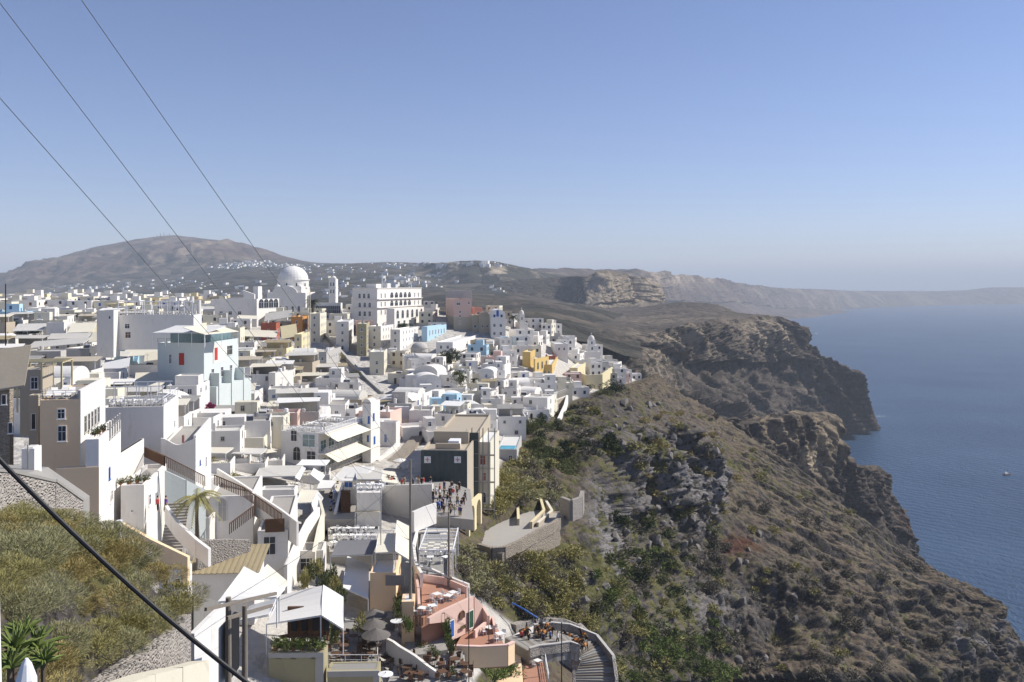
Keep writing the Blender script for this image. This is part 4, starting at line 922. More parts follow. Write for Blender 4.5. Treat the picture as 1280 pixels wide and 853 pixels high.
    b=MB(); b.slab([(-h.L-.5,-1.2,h.h-.6),(1.8,-1.2,h.h+.3),(1.8,h.D,h.h+4.5),(-h.L-.5,h.D,h.h+3.8)],.2,M_beige); h.part(b,'sloping_roof'); h.win('S',13,535,6,14); h.win('S',5,500,6,12)
    b=MB(); h=H('beige lean-to with balcony in the shade beside the tan house','house',48,590,494,36,52,-15,100,M_beige,par=.2); h.win('S',42,527,6,20,pane=M_shade)
    h=H('two joined white chimneys with flat tops beside the stone wall','chimney stack',43,602,561,27,52,-10,62,M_white,'chimney_stack',par=0,ml=2.2)
    b=MB(); b.box(-h.L*.55,-.05,-.5,-h.L*.45,.0,h.h+.3,M_grey); h.part(b,'groove')
    wallp('rough stone wall with pale plaster top at the left edge',[(-40,588,39),(10,592,44),(60,603,48),(95,627,54)],3.6,.8,M_stone,'stone_wall',cap=M_concrete,dn=3,cat='stone wall')
    terrace('',[(-60,595,39.5),(10,599,45),(60,610,49),(94,633,55),(112,620,64),(60,584,72),(-60,577,72)],M_concrete,5,'upper_ledge',kind='structure')
    # corrugated roof house
    h=H('low house with wide brown corrugated roof in the lower left','house',318,735,716,236,330,-4,96,M_white,ext=4,par=0,roof=M_beige)
    b=MB(); n=26
    for i in range(n):
        x0=-h.L-.3+(h.L+.9)*i/n; w_=(h.L+.9)/n; b.slab([(x0,-.4,h.h+.1+.05*(i%2)),(x0+w_,-.4,h.h+.1+.05*(i%2)),(x0+w_,5.5,h.h+1.5+.05*(i%2)),(x0,5.5,h.h+1.5+.05*(i%2))],.06,M_reed)
    h.part(b,'corrugated_roof')
    h=H('white-walled yard house with dark open gate left of the brown corrugated roof','house',232,745,713,185,240,-4,86,M_white,par=.3); h.win('S',207,728,8,12,pane=M_shade); h.win('S',222,730,8,14,pane=M_shade)
    wallp('dark grey stone wall under the white stairs near the palm',[(246,676,96),(280,674,98),(312,675,100)],2.6,.5,M_stone,'stone_wall',cat='stone wall')
    # white gabled house
    wallp('white sloping-topped wall beside the twin wooden poles',[(240,792,58),(262,770,60),(280,754,62)],4.5,.35,M_white,'sloping_wall')
    wallp('pale stone wall in shade behind the white sloping-topped wall',[(226,738,66),(240,745,66),(272,752,68)],3,.4,M_concrete,'shaded_wall')
    b=MB(); q=P(276,800,61)
    for i in range(4): b.box(.3,.2*i,-3,.42+i*.02,2+.2*i,1.2-i*.1,M_black)  # black slats painted in place of the shade in the gap
    tag(b.build('gap_shade_slats',None,q),'black slats painting the shade in the gap behind the left twin pole','gate')
    h=H('beige street house with dark green door at the bottom left','house',278,880,828,150,290,-4,62,M_cream,par=.4,ext=6,ml=9); h.win('S',262,846,14,36,False,M_cream,M_green,name='door')
    wallp('curved cream street wall at the bottom left edge of the picture',[(150,853,33),(180,843,35),(215,835,38),(250,826,45)],2,.9,M_cream,'street_wall')
    # bank walls
    wallp('tall dry-stone wall holding up the shrub-covered bank',[(229,768,47),(214,785,44),(185,808,40),(150,832,37),(105,866,33.5),(60,930,30)],7,.8,M_stone,'dry_stone_wall',dn=4,cat='stone wall')
    wallp('dark broken stone wall rising between shrubs behind a white pole',[(112,700,50),(140,688,52),(172,676,54),(192,700,56)],3,.7,M_stone,'dry_stone_wall',dn=3,cat='stone wall')
    q=P(153,730,46); b=MB(); b.tube([q*0,Vector((-.15,0,3.))],.07,M_whitep,8); b.tube([(-.15,0,3.),(-.16,0,3.3)],.16,M_whitep,8); tag(b.build('white_pole',None,q),'thin white pole standing in front of the dark broken stone wall','pole')
    b=MB(); b.tube([(0,0,0),(0,0,3.2)],.14,M_metal,10); tag(b.build('grey_pipe',None,P(222,835,52)),'grey metal pipe standing at the end of the dry-stone wall','pipe')
# ================================================================ props
PROTO={}
def proto(key,fn):
    """first call builds; later calls copy"""
    if key not in PROTO: PROTO[key]=fn(); return PROTO[key]
    return copy_tree(PROTO[key])
TL={}
def chair_f():
    r=thing('chair',(0,0,0)); m=M_whitep
    b=MB(); b.box(-.22,-.22,.43,.22,.22,.47,m); b.build('seat',r)
    b=MB(); b.box(-.22,.19,.5,.22,.23,.9,m); b.build('backrest',r)
    b=MB()
    for x in (-.19,.19):
        for y in (-.19,.19): b.box(x-.02,y-.02,0,x+.02,y+.02,.43,m)
    b.build('legs_frame',r); return r
def chair_b():
    r=thing('chair',(0,0,0)); m=M_brown
    b=MB(); b.box(-.22,-.22,.43,.22,.22,.47,m); b.build('seat',r)
    b=MB(); b.box(-.22,.19,.5,.22,.23,.9,m); b.build('backrest',r)
    b=MB()
    for x in (-.19,.19):
        for y in (-.19,.19): b.box(x-.02,y-.02,0,x+.02,y+.02,.43,m)
    b.build('legs_frame',r); return r
def table_f(m=None):
    r=thing('table',(0,0,0)); m=m or M_wcanvas
    b=MB(); b.box(-.45,-.45,.70,.45,.45,.75,m); b.build('tabletop',r)
    b=MB(); b.tube([(0,0,0),(0,0,.70)],.05,M_metal,8); b.box(-.25,-.25,0,.25,.25,.04,M_metal); b.build('pedestal',r); return r
def rtable_f():
    r=thing('table',(0,0,0)); b=MB(); b.lathe([(.5,.70),(.5,.75)],M_brown,16); b.build('tabletop',r)
    b=MB(); b.tube([(0,0,0),(0,0,.70)],.05,M_metal,8); b.build('pedestal',r); return r
def table_set(q,seed,where,brown=False,nch=None,round_=False):
    r=random.Random(seed*13+len(where)); a0=r.uniform(0,1.6)
    t=proto('rtable' if round_ else ('btable' if brown else 'table'),rtable_f if round_ else ((lambda:table_f(M_brown)) if brown else table_f)); t.location=q; t.rotation_euler=(0,0,a0)
    tag(t,('round brown table ' if round_ else 'brown table ' if brown else 'white table ')+where,'table','tables '+where)
    n=nch if nch is not None else r.choice((2,3,4))
    for i in range(n):
        a=a0+i*math.pi/2*(1 if n>2 else 2); c=proto('bchair' if brown else 'chair',chair_b if brown else chair_f)
        c.location=q+Vector((math.sin(a)*.75,math.cos(a)*.75,0)); c.rotation_euler=(0,0,-a+r.uniform(-.3,.3))
        tag(c,('brown' if brown else 'white')+' chair '+where,'chair','chairs '+where)
def lounger(q,rz,i):
    def f():
        r=thing('sun_lounger',(0,0,0)); b=MB(); b.box(-.33,-1,.28,.33,.3,.36,M_wcanvas); b.build('seat',r)
        b=MB(); b.add([(-.33,.3,.28),(.33,.3,.28),(.33,.95,.7),(-.33,.95,.7),(-.33,.3,.36),(.33,.3,.36),(.33,.92,.78),(-.33,.92,.78)],[(0,3,2,1),(4,5,6,7),(0,1,5,4),(1,2,6,5),(2,3,7,6),(3,0,4,7)],M_wcanvas); b.build('backrest',r)
        b=MB()
        for x in (-.3,.3):
            for y in (-.9,.3): b.box(x-.03,y-.03,0,x+.03,y+.03,.28,M_greyw)
        b.build('leg_frame',r); return r
    o=proto('lounger',f); o.location=q; o.rotation_euler=(0,0,rz); tag(o,'cream sun lounger on the roof of the tall tan house','sun lounger','sun loungers on the tan house roof')
def umbrella(q,label,mat,r=1.5,h=2.6,group=None,drop=.5,name='parasol',n=8):
    root=thing(name,q,0,label,'parasol',group); b=MB(); vs=[(0,0,h)]+[(r*math.cos(2*math.pi*i/n),r*math.sin(2*math.pi*i/n),h-drop) for i in range(n)]; vs+=[(x,y,z-.05) for x,y,z in vs]
    k=n+1; fs=[(0,1+i,1+(i+1)%n) for i in range(n)]+[(k,k+1+(i+1)%n,k+1+i) for i in range(n)]+[(1+i,k+1+i,k+1+(i+1)%n,1+(i+1)%n) for i in range(n)]
    b.add(vs,fs,mat); b.build('canopy',root); b=MB(); b.tube([(0,0,0),(0,0,h+.1)],.04,M_greyw,8); b.build('pole',root)
    b=MB(); b.lathe([(.3,0),(.3,.08),(.08,.12)],M_concrete,10); b.build('base',root); return root
def stairs(label,a,c,w,n,mat=None,name='stairs'):
    a=P(*a); c=P(*c); d=c-a; hz=Vector((d.x,d.y,0)); s=hz.normalized(); t=Vector((-s.y,s.x,0))*w/2; b=MB()
    for i in range(n):
        p=a+hz*(i/n)-a; q=a+hz*((i+1)/n)-a; z=d.z*(i+1)/n
        vs=[p-t,q-t,q+t,p+t]; lo=[Vector((v.x,v.y,-1.5)) for v in vs]; hi=[Vector((v.x,v.y,z)) for v in vs]
        b.add(lo+hi,[(0,3,2,1),(4,5,6,7),(0,1,5,4),(1,2,6,5),(2,3,7,6),(3,0,4,7)],mat or M_pave)
    tag(b.build(name,None,a),label,'stairs')
# ---------------------------------------------------------------- plants
def foliage_mat(name,c1,c2,c3=None):
    if name in MATS: return MATS[name]
    m,nt,b=newmat(name); w=wpos(nt)
    c=mixc(nt,ramp(nt,noise(nt,w,1.2,4,.6),.35,.65),c1,c2)
    if c3: c=mixc(nt,ramp(nt,noise(nt,w,5.,3,.6),.5,.75),c,c3)
    nt.links.new(c,b.inputs['Base Color']); b.inputs['Roughness'].default_value=.8; b.inputs['Specular IOR Level'].default_value=.15
    MATS[name]=m; return m
F_dark=foliage_mat('dark_foliage',(.022,.035,.018),(.04,.058,.025),(.055,.07,.035))
F_mid=foliage_mat('green_foliage',(.065,.080,.030),(.10,.115,.042),(.14,.145,.06))
F_bright=foliage_mat('bright_foliage',(.095,.135,.035),(.15,.19,.05),(.19,.21,.08))
F_olive=foliage_mat('olive_shrub',(.23,.21,.075),(.31,.28,.11),(.35,.31,.14))
F_yel=foliage_mat('golden_shrub',(.29,.235,.09),(.38,.31,.13),(.27,.24,.11))
F_grey=foliage_mat('grey_green_shrub',(.24,.235,.12),(.32,.305,.165),(.36,.335,.20))
F_dry=foliage_mat('dry_shrub',(.14,.12,.09),(.20,.18,.14),(.11,.10,.08))
F_dryd=foliage_mat('dark_dry_shrub',(.06,.052,.04),(.10,.088,.065))
F_mag=foliage_mat('bougainvillea_blossom',(.20,.02,.07),(.30,.045,.13),(.10,.03,.05))
PC={}
def leaf_mesh(key,n,size,mat,blade=.3,hemi=True,up=.0,lobes=6):
    kk=(key,n,size,mat.name,blade,hemi)
    if kk in PC: return PC[kk]
    rg=np.random.default_rng(abs(hash(str(key)))%1000 if not isinstance(key,int) else key)
    L=[(rg.uniform(-.55,.55),rg.uniform(-.55,.55),rg.uniform(.1,.55) if hemi else rg.uniform(-.4,.5),rg.uniform(.35,.55)) for _ in range(lobes)]
    li=rg.integers(0,lobes,n); d=rg.normal(size=(n,3)); d/=np.linalg.norm(d,axis=1)[:,None]; rr=rg.uniform(.55,1.,n)**.6
    c=np.array([[L[i][0],L[i][1],L[i][2]] for i in li])+d*(np.array([L[i][3] for i in li])*rr)[:,None]
    if hemi: c[:,2]=np.abs(c[:,2])
    a=d+rg.normal(size=(n,3))*.5+np.array([0,0,up]); a/=np.linalg.norm(a,axis=1)[:,None]
    t=np.cross(a,rg.normal(size=(n,3))); t/=np.linalg.norm(t,axis=1)[:,None]
    s=size*rg.uniform(.6,1.3,n)[:,None]; A_=c-t*s*blade*.5; B_=c+t*s*blade*.5; T=c+a*s
    v=np.stack([A_,B_,T+t*s*blade*.15,T-t*s*blade*.15],1).reshape(-1,3)
    me=bpy.data.meshes.new('foliage'); me.vertices.add(4*n); me.vertices.foreach_set('co',v.astype(np.float32).ravel()); me.loops.add(4*n); me.loops.foreach_set('vertex_index',np.arange(4*n,dtype=np.int32)); me.polygons.add(n); me.polygons.foreach_set('loop_start',np.arange(0,4*n,4,dtype=np.int32)); me.polygons.foreach_set('loop_total',np.full(n,4,np.int32)); me.update(calc_edges=True); me.materials.append(mat)
    PC[kk]=me; return me
def stem_mesh(h=.5,r=.05):
    k=('stem',round(h,1),round(r,2))
    if k in PC: return PC[k]
    b=MB(); b.tube([(0,0,-.4),(0,0,h)],[r,r*.6],M_trunk,6); b.tube([(0,0,h*.3),(h*.4,h*.2,h)],[r*.5,r*.3],M_trunk,5); b.tube([(0,0,h*.3),(-h*.3,h*.3,h)],[r*.5,r*.3],M_trunk,5)
    me=bpy.data.meshes.new('stem'); me.from_pydata(b.v,[],b.f); me.materials.append(M_trunk); me.update(); PC[k]=me; return me
def shrub(q,sx,sy,sz,mat,label,seed=0,n=900,size=.16,blade=.3,group=None,name='shrub',cat='shrub',up=.3):
    r=thing(name,q,seed*1.7,label,cat,group); f=link(leaf_mesh(seed%4,n,size,mat,blade,True,up),'foliage',r); f.scale=(sx,sy,sz); s=link(stem_mesh(.5,.05),'stem',r); s.scale=(sx*.6,sy*.6,sz*.7); return r
def plant(q,s,label,i=0,mat=None):
    r=thing('potted_plant',q,i,label,'potted plant','potted plants'); b=MB(); b.lathe([(.16,0),(.24,.32),(.26,.34),(.2,.34)],M_clay,10); b.build('pot',r)
    f=link(leaf_mesh(i%3,260,.3,mat or F_mid,.4),'foliage',r); f.scale=(s*.7,s*.7,s*.8); f.location=(0,0,.3); return r
def tree(q,h,w,mat,label,seed=0,name='tree',n=2600,cone=False,size=.1):
    r=thing(name,q,seed,label,'tree'); b=MB(); rr=random.Random(seed)
    b.tube([(0,0,-1.5),(rr.uniform(-.1,.1)*h,0,h*.35),(rr.uniform(-.1,.1)*h,0,h*.8)],[h*.035,h*.025,h*.008],M_trunk,8)
    for i in range(5):
        a=i*1.26+seed; b.tube([(0,0,h*(.25+.08*i)),(math.cos(a)*w*.35,math.sin(a)*w*.35,h*(.5+.08*i))],[h*.014,h*.005],M_trunk,6)
    b.build('trunk',r); f=link(leaf_mesh(10+seed%5,n,size,mat,.5,False,.1,9),'crown',r); f.scale=(w*.55,w*.55,h*.46); f.location=(0,0,h*.56); return r
def palm(q,h,label,fr=2.2,seed=0,dark=False):
    r=thing('palm_tree',q,seed,label,'palm tree'); b=MB(); b.tube([(0,0,-1),(.1,0,h*.5),(.05,0,h)],[h*.04+.1,h*.03+.06,h*.03+.08],M_trunk,8)
    b.build('trunk',r); b=MB(); rg=random.Random(seed); mt=F_dark if dark else F_olive
    for i in range(26):
        a=i*2.4; el=rg.uniform(-.3,1.2); pts=[]; n=9
        for k in range(n+1):
            t=k/n; rad=fr*t*math.cos(el*(1-t*.6)) ; z=h+fr*(math.sin(el)*t-.75*t*t); pts.append(Vector((.05+rad*math.cos(a),rad*math.sin(a),z)))
        side=Vector((-math.sin(a),math.cos(a),0))
        b.tube(pts,.03,mt,4)
        for k in range(1,n+1):
            for sgn in (-1,1):
                for jj in (0,.5):
                    p=pts[k-1].lerp(pts[k],jj); ln=fr*.26*(1-.5*abs(k/n-.45)); e=p+side*sgn*ln*.75+(pts[k]-pts[k-1]).normalized()*ln*.6-Vector((0,0,ln*.35)); w_=(pts[k]-pts[k-1]).normalized()*fr*.022
                    b.add([p-w_,p+w_,e],[(0,1,2)],mt)
    b.build('crown',r); return r
# ---------------------------------------------------------------- people & horses
def skin_body(name,verts,edges,radii,mat,parent=None,sub=1,root=0):
    me=bpy.data.meshes.new(name); me.from_pydata(verts,edges,[]); o=bpy.data.objects.new(name,me); COL.objects.link(o)
    o.modifiers.new('skin','SKIN'); 
    for i,v in enumerate(me.skin_vertices[0].data): v.radius=(radii[i] if isinstance(radii[i],tuple) else (radii[i],radii[i])); v.use_root=(i==root)
    if sub: s=o.modifiers.new('sub','SUBSURF'); s.levels=sub; s.render_levels=sub
    dg=bpy.context.evaluated_depsgraph_get(); e=o.evaluated_get(dg); m2=bpy.data.meshes.new_from_object(e); bpy.data.objects.remove(o); m2.materials.clear(); m2.materials.append(mat); m2.polygons.foreach_set('use_smooth',[True]*len(m2.polygons))
    return m2
CLOTH=[simple('white_cotton',(.7,.7,.7)),simple('navy_cloth',(.03,.04,.1)),simple('red_cloth',(.45,.05,.05)),simple('blue_cloth',(.08,.16,.42)),simple('purple_cloth',(.12,.07,.30)),simple('black_cloth',(.02,.02,.02)),simple('khaki_cloth',(.3,.25,.16)),simple('pink_cloth',(.6,.25,.3))]
CN=['white','navy','red','blue','purple','black','khaki','pink']
PM={}
def person_parts(pose,top,bot):
    k=(pose,top,bot)
    if k in PM: return PM[k]
    s=.12 if pose else .0
    V=[(0,0,.95),(0,0,1.15),(0,0,1.40),(0,0,1.50),(0,.0,1.60),(0,-.01,1.72), # pelvis chest neck head
       (-.09,0,.90),(-.10,-s,.50),(-.10,-s*.2,.08),(-.10,-.14-s*.2,.04), (.09,0,.90),(.10,s,.50),(.10,s*1.6,.08),(.10,-.14+s*1.6,.04),
       (-.19,0,1.40),(-.24,s,1.13),(-.25,-.04+s,.88),(-.255,-.06+s,.79),(.19,0,1.40),(.24,-s,1.13),(.25,-.06-s,.88),(.255,-.08-s,.79)]
    E=[(0,1),(1,2),(2,3),(3,4),(4,5),(0,6),(6,7),(7,8),(8,9),(0,10),(10,11),(11,12),(12,13),(2,14),(14,15),(15,16),(16,17),(2,18),(18,19),(19,20),(20,21)]
    Rr=[(.15,.11),(.14,.10),(.15,.10),(.06,.06),(.085,.10),(.075,.09),.085,.058,.042,.035,.085,.058,.042,.035,.055,.042,.032,.028,.055,.042,.032,.028]
    body=skin_body('body',V,E,Rr,M_skin)
    cl=MB(); cl.lathe([(.185,.86),(.175,1.05),(.185,1.25),(.17,1.40),(.07,1.47)],CLOTH[top],12)
    for x in (-1,1):
        sw=-s if x>0 else s
        cl.tube([(x*.17,0,1.40),(x*.235,sw,1.15)],[.075,.065],CLOTH[top],8); cl.tube([(x*.09,0,.93),(x*.10,s*(1 if x>0 else -1),.5),(x*.10,s*1.4*(1 if x>0 else -.2),.22)],[.115,.085,.07],CLOTH[bot],8)
    hr=MB(); hr.lathe([(.085,1.64),(.105,1.70),(.095,1.77),(.05,1.815),(.01,1.825)],M_hair,10,(0,.02,0))
    fc=MB()
    for x in (-.035,.035): fc.box(x-.012,-.108,1.665,x+.012,-.09,1.68,M_black)
    fc.box(-.03,-.105,1.60,.03,-.09,1.612,M_red); fc.add([(-.015,-.09,1.63),(.015,-.09,1.63),(0,-.125,1.635),(0,-.095,1.67)],[(0,1,2),(0,2,3),(1,3,2)],M_skin)
    PM[k]=(body,cl,hr,fc); 
    out=[body]
    for mb,nm in ((cl,'clothes'),(hr,'hair'),(fc,'face')):
        me=bpy.data.meshes.new(nm); me.from_pydata(mb.v,[],mb.f)
        for m in mb.mats: me.materials.append(m)
        me.polygons.foreach_set('material_index',mb.m); me.update(); out.append(me)
    PM[k]=out; return out
def person(q,rz,top,bot,pose,label,group=None,s=1.):
    b_,c_,h_,f_=person_parts(pose,top,bot); r=thing('person',q,rz,label,'person',group); r.scale=(s,s,s)
    link(b_,'body',r); link(c_,'clothes',r); link(h_,'hair',r); link(f_,'face',r); return r
def horse(q,rz,label,rider=False,seed=0):
    if 'horse' not in PM:
        V=[(0,.55,1.15),(0,.1,1.12),(0,-.45,1.18),(0,-.75,1.42),(0,-.98,1.72),(0,-1.2,1.62),(0,-1.42,1.42),
           (.15,-.5,1.0),(.15,-.52,.55),(.15,-.50,.08),(-.15,-.5,1.0),(-.15,-.42,.55),(-.15,-.52,.08),
           (.16,.6,1.0),(.16,.52,.72),(.16,.74,.45),(.16,.66,.08),(-.16,.6,1.0),(-.16,.46,.72),(-.16,.66,.45),(-.16,.56,.08),(0,.82,1.15),(0,.92,.75)]
        E=[(0,1),(1,2),(2,3),(3,4),(4,5),(5,6),(2,7),(7,8),(8,9),(2,10),(10,11),(11,12),(0,13),(13,14),(14,15),(15,16),(0,17),(17,18),(18,19),(19,20),(0,21),(21,22)]
        Rr=[.29,.27,.28,.17,.13,.11,.07,.11,.06,.05,.11,.06,.05,.14,.09,.06,.05,.14,.09,.06,.05,.06,.05]
        PM['horse']=skin_body('body',V,E,Rr,M_hide,root=1)
        b=MB(); 
        b.tube([(0,.25,1.17),(0,-.2,1.19)],[.31,.31],M_saddle,12); b.tube([(0,.15,1.42),(0,-.12,1.42)],.16,M_brown,8); PM['saddle']=b
        m=MB(); m.tube([(0,-.5,1.55),(0,-.75,1.75),(0,-.95,1.88)],[.05,.06,.04],M_black,6)
        for x in (-.06,.06): m.add([(x-.03,-1.,1.8),(x+.03,-1.,1.8),(x,-1.,1.98),(x,-.95,1.8)],[(0,1,2),(1,3,2),(3,0,2)],M_hide)
        PM['mane']=m
    r=thing('horse',q,rz,label,'horse','saddled horses on the steps'); link(PM['horse'],'body',r)
    if not isinstance(PM['saddle'],bpy.types.Mesh):
        for k in ('saddle','mane'):
            mb=PM[k]; me=bpy.data.meshes.new(k); me.from_pydata(mb.v,[],mb.f)
            for m in mb.mats: me.materials.append(m)
            me.polygons.foreach_set('material_index',mb.m); me.update(); PM[k]=me
    link(PM['saddle'],'saddle',r); link(PM['mane'],'mane',r); return r
def text(name,s,size,q,rz,mat,parent=None,rx=math.pi/2,ext=.01):
    c=bpy.data.curves.new(name,'FONT'); c.body=s; c.size=size; c.extrude=ext; c.align_x='CENTER'; t=bpy.data.objects.new(name,c); COL.objects.link(t); me=bpy.data.meshes.new_from_object(t.evaluated_get(bpy.context.evaluated_depsgraph_get())); bpy.data.objects.remove(t); me.materials.clear(); me.materials.append(mat); o=bpy.data.objects.new(name,me); COL.objects.link(o); o.location=q; o.rotation_euler=(rx,0,rz)
    if parent is not None: o.parent=parent
    return o
# ================================================================ middle and bottom
def FL(D,u,v): return P(u,v,D*F/(v-V0))
def flat(label,D,pts,mat=None,th=2.5,name='terrace',cat='terrace',kind=None):
    q=[FL(D,*p) for p in pts]; o=q[0].copy(); b=MB(); b.slab([x-o for x in q],th,mat or M_pave); r=b.build(name,None,o)
    return tag(r,kind=kind) if kind else tag(r,label,cat)
def railF(label,D,pts,h=1.,m=None,step=1.2,bars=2,w=.05,name='railing'):
    q=[FL(D,*p) for p in pts]; o=q[0].copy(); b=MB()
    for a,c in zip(q[:-1],q[1:]): rail(b,a-o,c-o,h,m,step,bars,w)
    return tag(b.build(name,None,o),label,'railing')
def middle():
    H=House
    h=H('three-level white restaurant with striped awnings and a crowded roof terrace','restaurant',398,590,541,351.5,456,16,None,M_white,'restaurant',land='the three-level restaurant',par=.2,roof=M_pave)
    fl=h.h/2.; n=7
    b=MB()
    for z in (fl*.95,h.h):
        b.box(-.02,-.02,z-.25,1.5,h.D,z,M_white)
        rail(b,(1.4,0,z),(1.4,h.D,z),1.05,M_whitep,1.2,5,.07)
    rail(b,(-h.L,.1,h.h),(1.4,.1,h.h),1.1,M_whitep,1.,5,.06)
    b.box(-.02,-.02,-.3,1.5,h.D,.0,M_white); rail(b,(1.4,0,0),(1.4,h.D,0),1.05,M_whitep,1.2,5,.07); h.part(b,'balcony')
    for z in (.15,fl*.97): h.rowwin('E',6,z,2.4,2.2,a=.01,b_=.99,pane=M_glass)
    h.win('S',367.5,545,9,14,pane=M_shade); h.win('S',386,551,18,16,pane=M_glass); h.win('S',371,567,11,18,True,M_white,M_shade); h.win('S',389,571,13,14,pane=M_shade)
    for j,z in enumerate((fl*.97-.4,h.h-.35)):
        b=MB()
        b.slab([(1.4,.5,z-.0),(3.9,.5,z-1.3),(3.9,h.D-.5,z-1.3),(1.4,h.D-.5,z)],.05,M_canvas); h.part(b,'awning')
    for i in range(12): table_set(h.w(-h.L*(.15+.23*(i%4)),2+h.D*.3*(i//4),h.h-.2),i,'on the roof terrace of the three-level restaurant')
    h=H('tall white tower house with blue shuttered windows joined to the restaurant','house',463.5,580,503,453,475,14,None,M_white,'tower_house',land='the blue-shuttered tower',par=.1)
    h.win('S',461,525,2.6,9,frame=M_blued,pane=M_blued); h.win('S',460,548,2.6,8,frame=M_blued,pane=M_blued); h.win('E',467,521,2.6,9,frame=M_blued,pane=M_blued); h.win('E',468,550,2.6,9,frame=M_blued,pane=M_blued)
    vault(h,-h.L,0,0,3,h.h-.3,'y',M_white)
    h=H('white rounded low building with stone vaulted roof behind the restaurant','house',452,520,500,405,468,10,None,M_stoneb if False else M_beige); vault(h,-h.L*.9,-1,.2,min(h.D,8),h.h-.6,'x',M_roof,rise=.7)
    h=H('white shaded house with blue arched door right of the tower','house',495,560,528,474,500,14,None,M_white); h.win('S',482,548,4,11,True,M_white,M_blued,name='door')
    wallp('curved white parapet wall winding above the rocky bank',[(472,575,188),(482,566,192),(494,556,200),(500,546,212),(518,538,222)],2.2,.5,M_white,'parapet_wall',dn=1)
    wallp('brown rocky retaining bank under the curved white parapet',[(478,585,184),(494,574,190),(510,560,200),(524,543,214)],9,3.,M_stoneb,'retaining_bank',dn=4)
    # scaffolded building
    h=H('big flat-roofed building wrapped in dark green scaffold netting','building',584,655,563,526.5,613,4,None,M_tan if False else M_beige,'scaffolded_building',roof=M_beige,par=.5,land='the green netted building',ext=8)
    b=MB(); n=14
    for i in range(n): 
        x0=-h.L+h.L*i/n; x1=-h.L+h.L*(i+1)/n; y=.35+.12*(i%2); b.add([(x0,-y,-6),(x1,-.35-.12*((i+1)%2),-6),(x1,-.35-.12*((i+1)%2),h.h-.1),(x0,-y,h.h-.1),(x0,-y+.05,-6),(x1,-.3-.12*((i+1)%2),-6),(x1,-.3-.12*((i+1)%2),h.h-.1),(x0,-y+.05,h.h-.1)],[(0,1,2,3),(7,6,5,4),(3,2,6,7),(0,4,5,1)],M_netm)
    h.part(b,'scaffold_net')
    for u in (535,572.5):
        t,z,_=h.loc('S',u,574); b=MB(); b.box(-t-.6,-.58,z-.6,-t+.6,-.55,z+.6,M_whitep); b.box(-t-.1,-.6,z-.4,-t+.1,-.585,z+.4,M_pink); b.box(-t-.35,-.6,z-.1,-t-.11,-.585,z+.1,M_pink);b.box(-t+.11,-.6,z-.1,-t+.35,-.585,z+.1,M_pink); h.part(b,'notice_board')
    b=MB(); b.box(-h.L*.75,3,h.h-.5,-h.L*.2,3.5,h.h+.6,M_beige); b.box(-h.L*.9,9,h.h-.4,-h.L*.1,14,h.h+1.8,M_beige); b.box(-4,4,h.h-.4,-2.,7,h.h+.9,M_whitep); h.part(b,'roof_block')
    # facade right
    for z,hh in ((.52,3.6),(.25,2.6)): h.win('E',603,575 if z>.5 else 598,6,13,False,M_whitep,M_brick,wm=2.6)
    h2=H('pale stone wing with red door panels behind bare scaffold poles','building',613,665,553,597,624,6,172,M_cream,'scaffold_wing',par=.4,ext=8)
    h2.win('S',603.5,575,8,13,False,M_whitep,M_brick); h2.win('S',605,596,6,11,False,M_whitep,M_brick); h2.win('S',604,622,8,14,True)
    b=MB(); X=[-h2.L-.9,-h2.L*.5,-.2,1.0]
    for x in X:
        for y in (-1.1,-2.0): b.beam((x,y,-5),(x,y,h2.h+3),.09,M_metal)
    for k in range(8):
        z=-3+k*2.6
        for y in (-1.1,-2.0): b.beam((X[0],y,z),(X[-1],y,z),.07,M_metal)
        if k%2: b.box(X[0],-2.,z-.1,X[-1],-1.1,z-.04,M_greyw)
    tag(b.build('scaffolding',None,h2.C,),'bare metal scaffolding in front of the pale stone wing','scaffolding')
    bpy.context.view_layer.update()
    o=[x for x in bpy.data.objects if x.name.startswith('scaffolding')][0]; o.rotation_euler=(0,0,-h2.th)
    b=MB(); q=P(591,640,168)
    for x in (-1.2,1.2):
        for y in (0,1.5): b.beam((x,y,-3),(x,y,15.5),.1,M_metal)
    for k in range(7): b.beam((-1.2,0,k*2.6-2),(1.2,0,k*2.6-2),.09,M_metal)
    r=thing('scaffold_tower',q,0,'narrow scaffold tower draped in green net between the netted building and the red doors','scaffolding'); b.build('pole_frame',r); b=MB(); b.box(-1.1,.1,-2,1.1,.16,15.,M_netm); b.build('net',r)
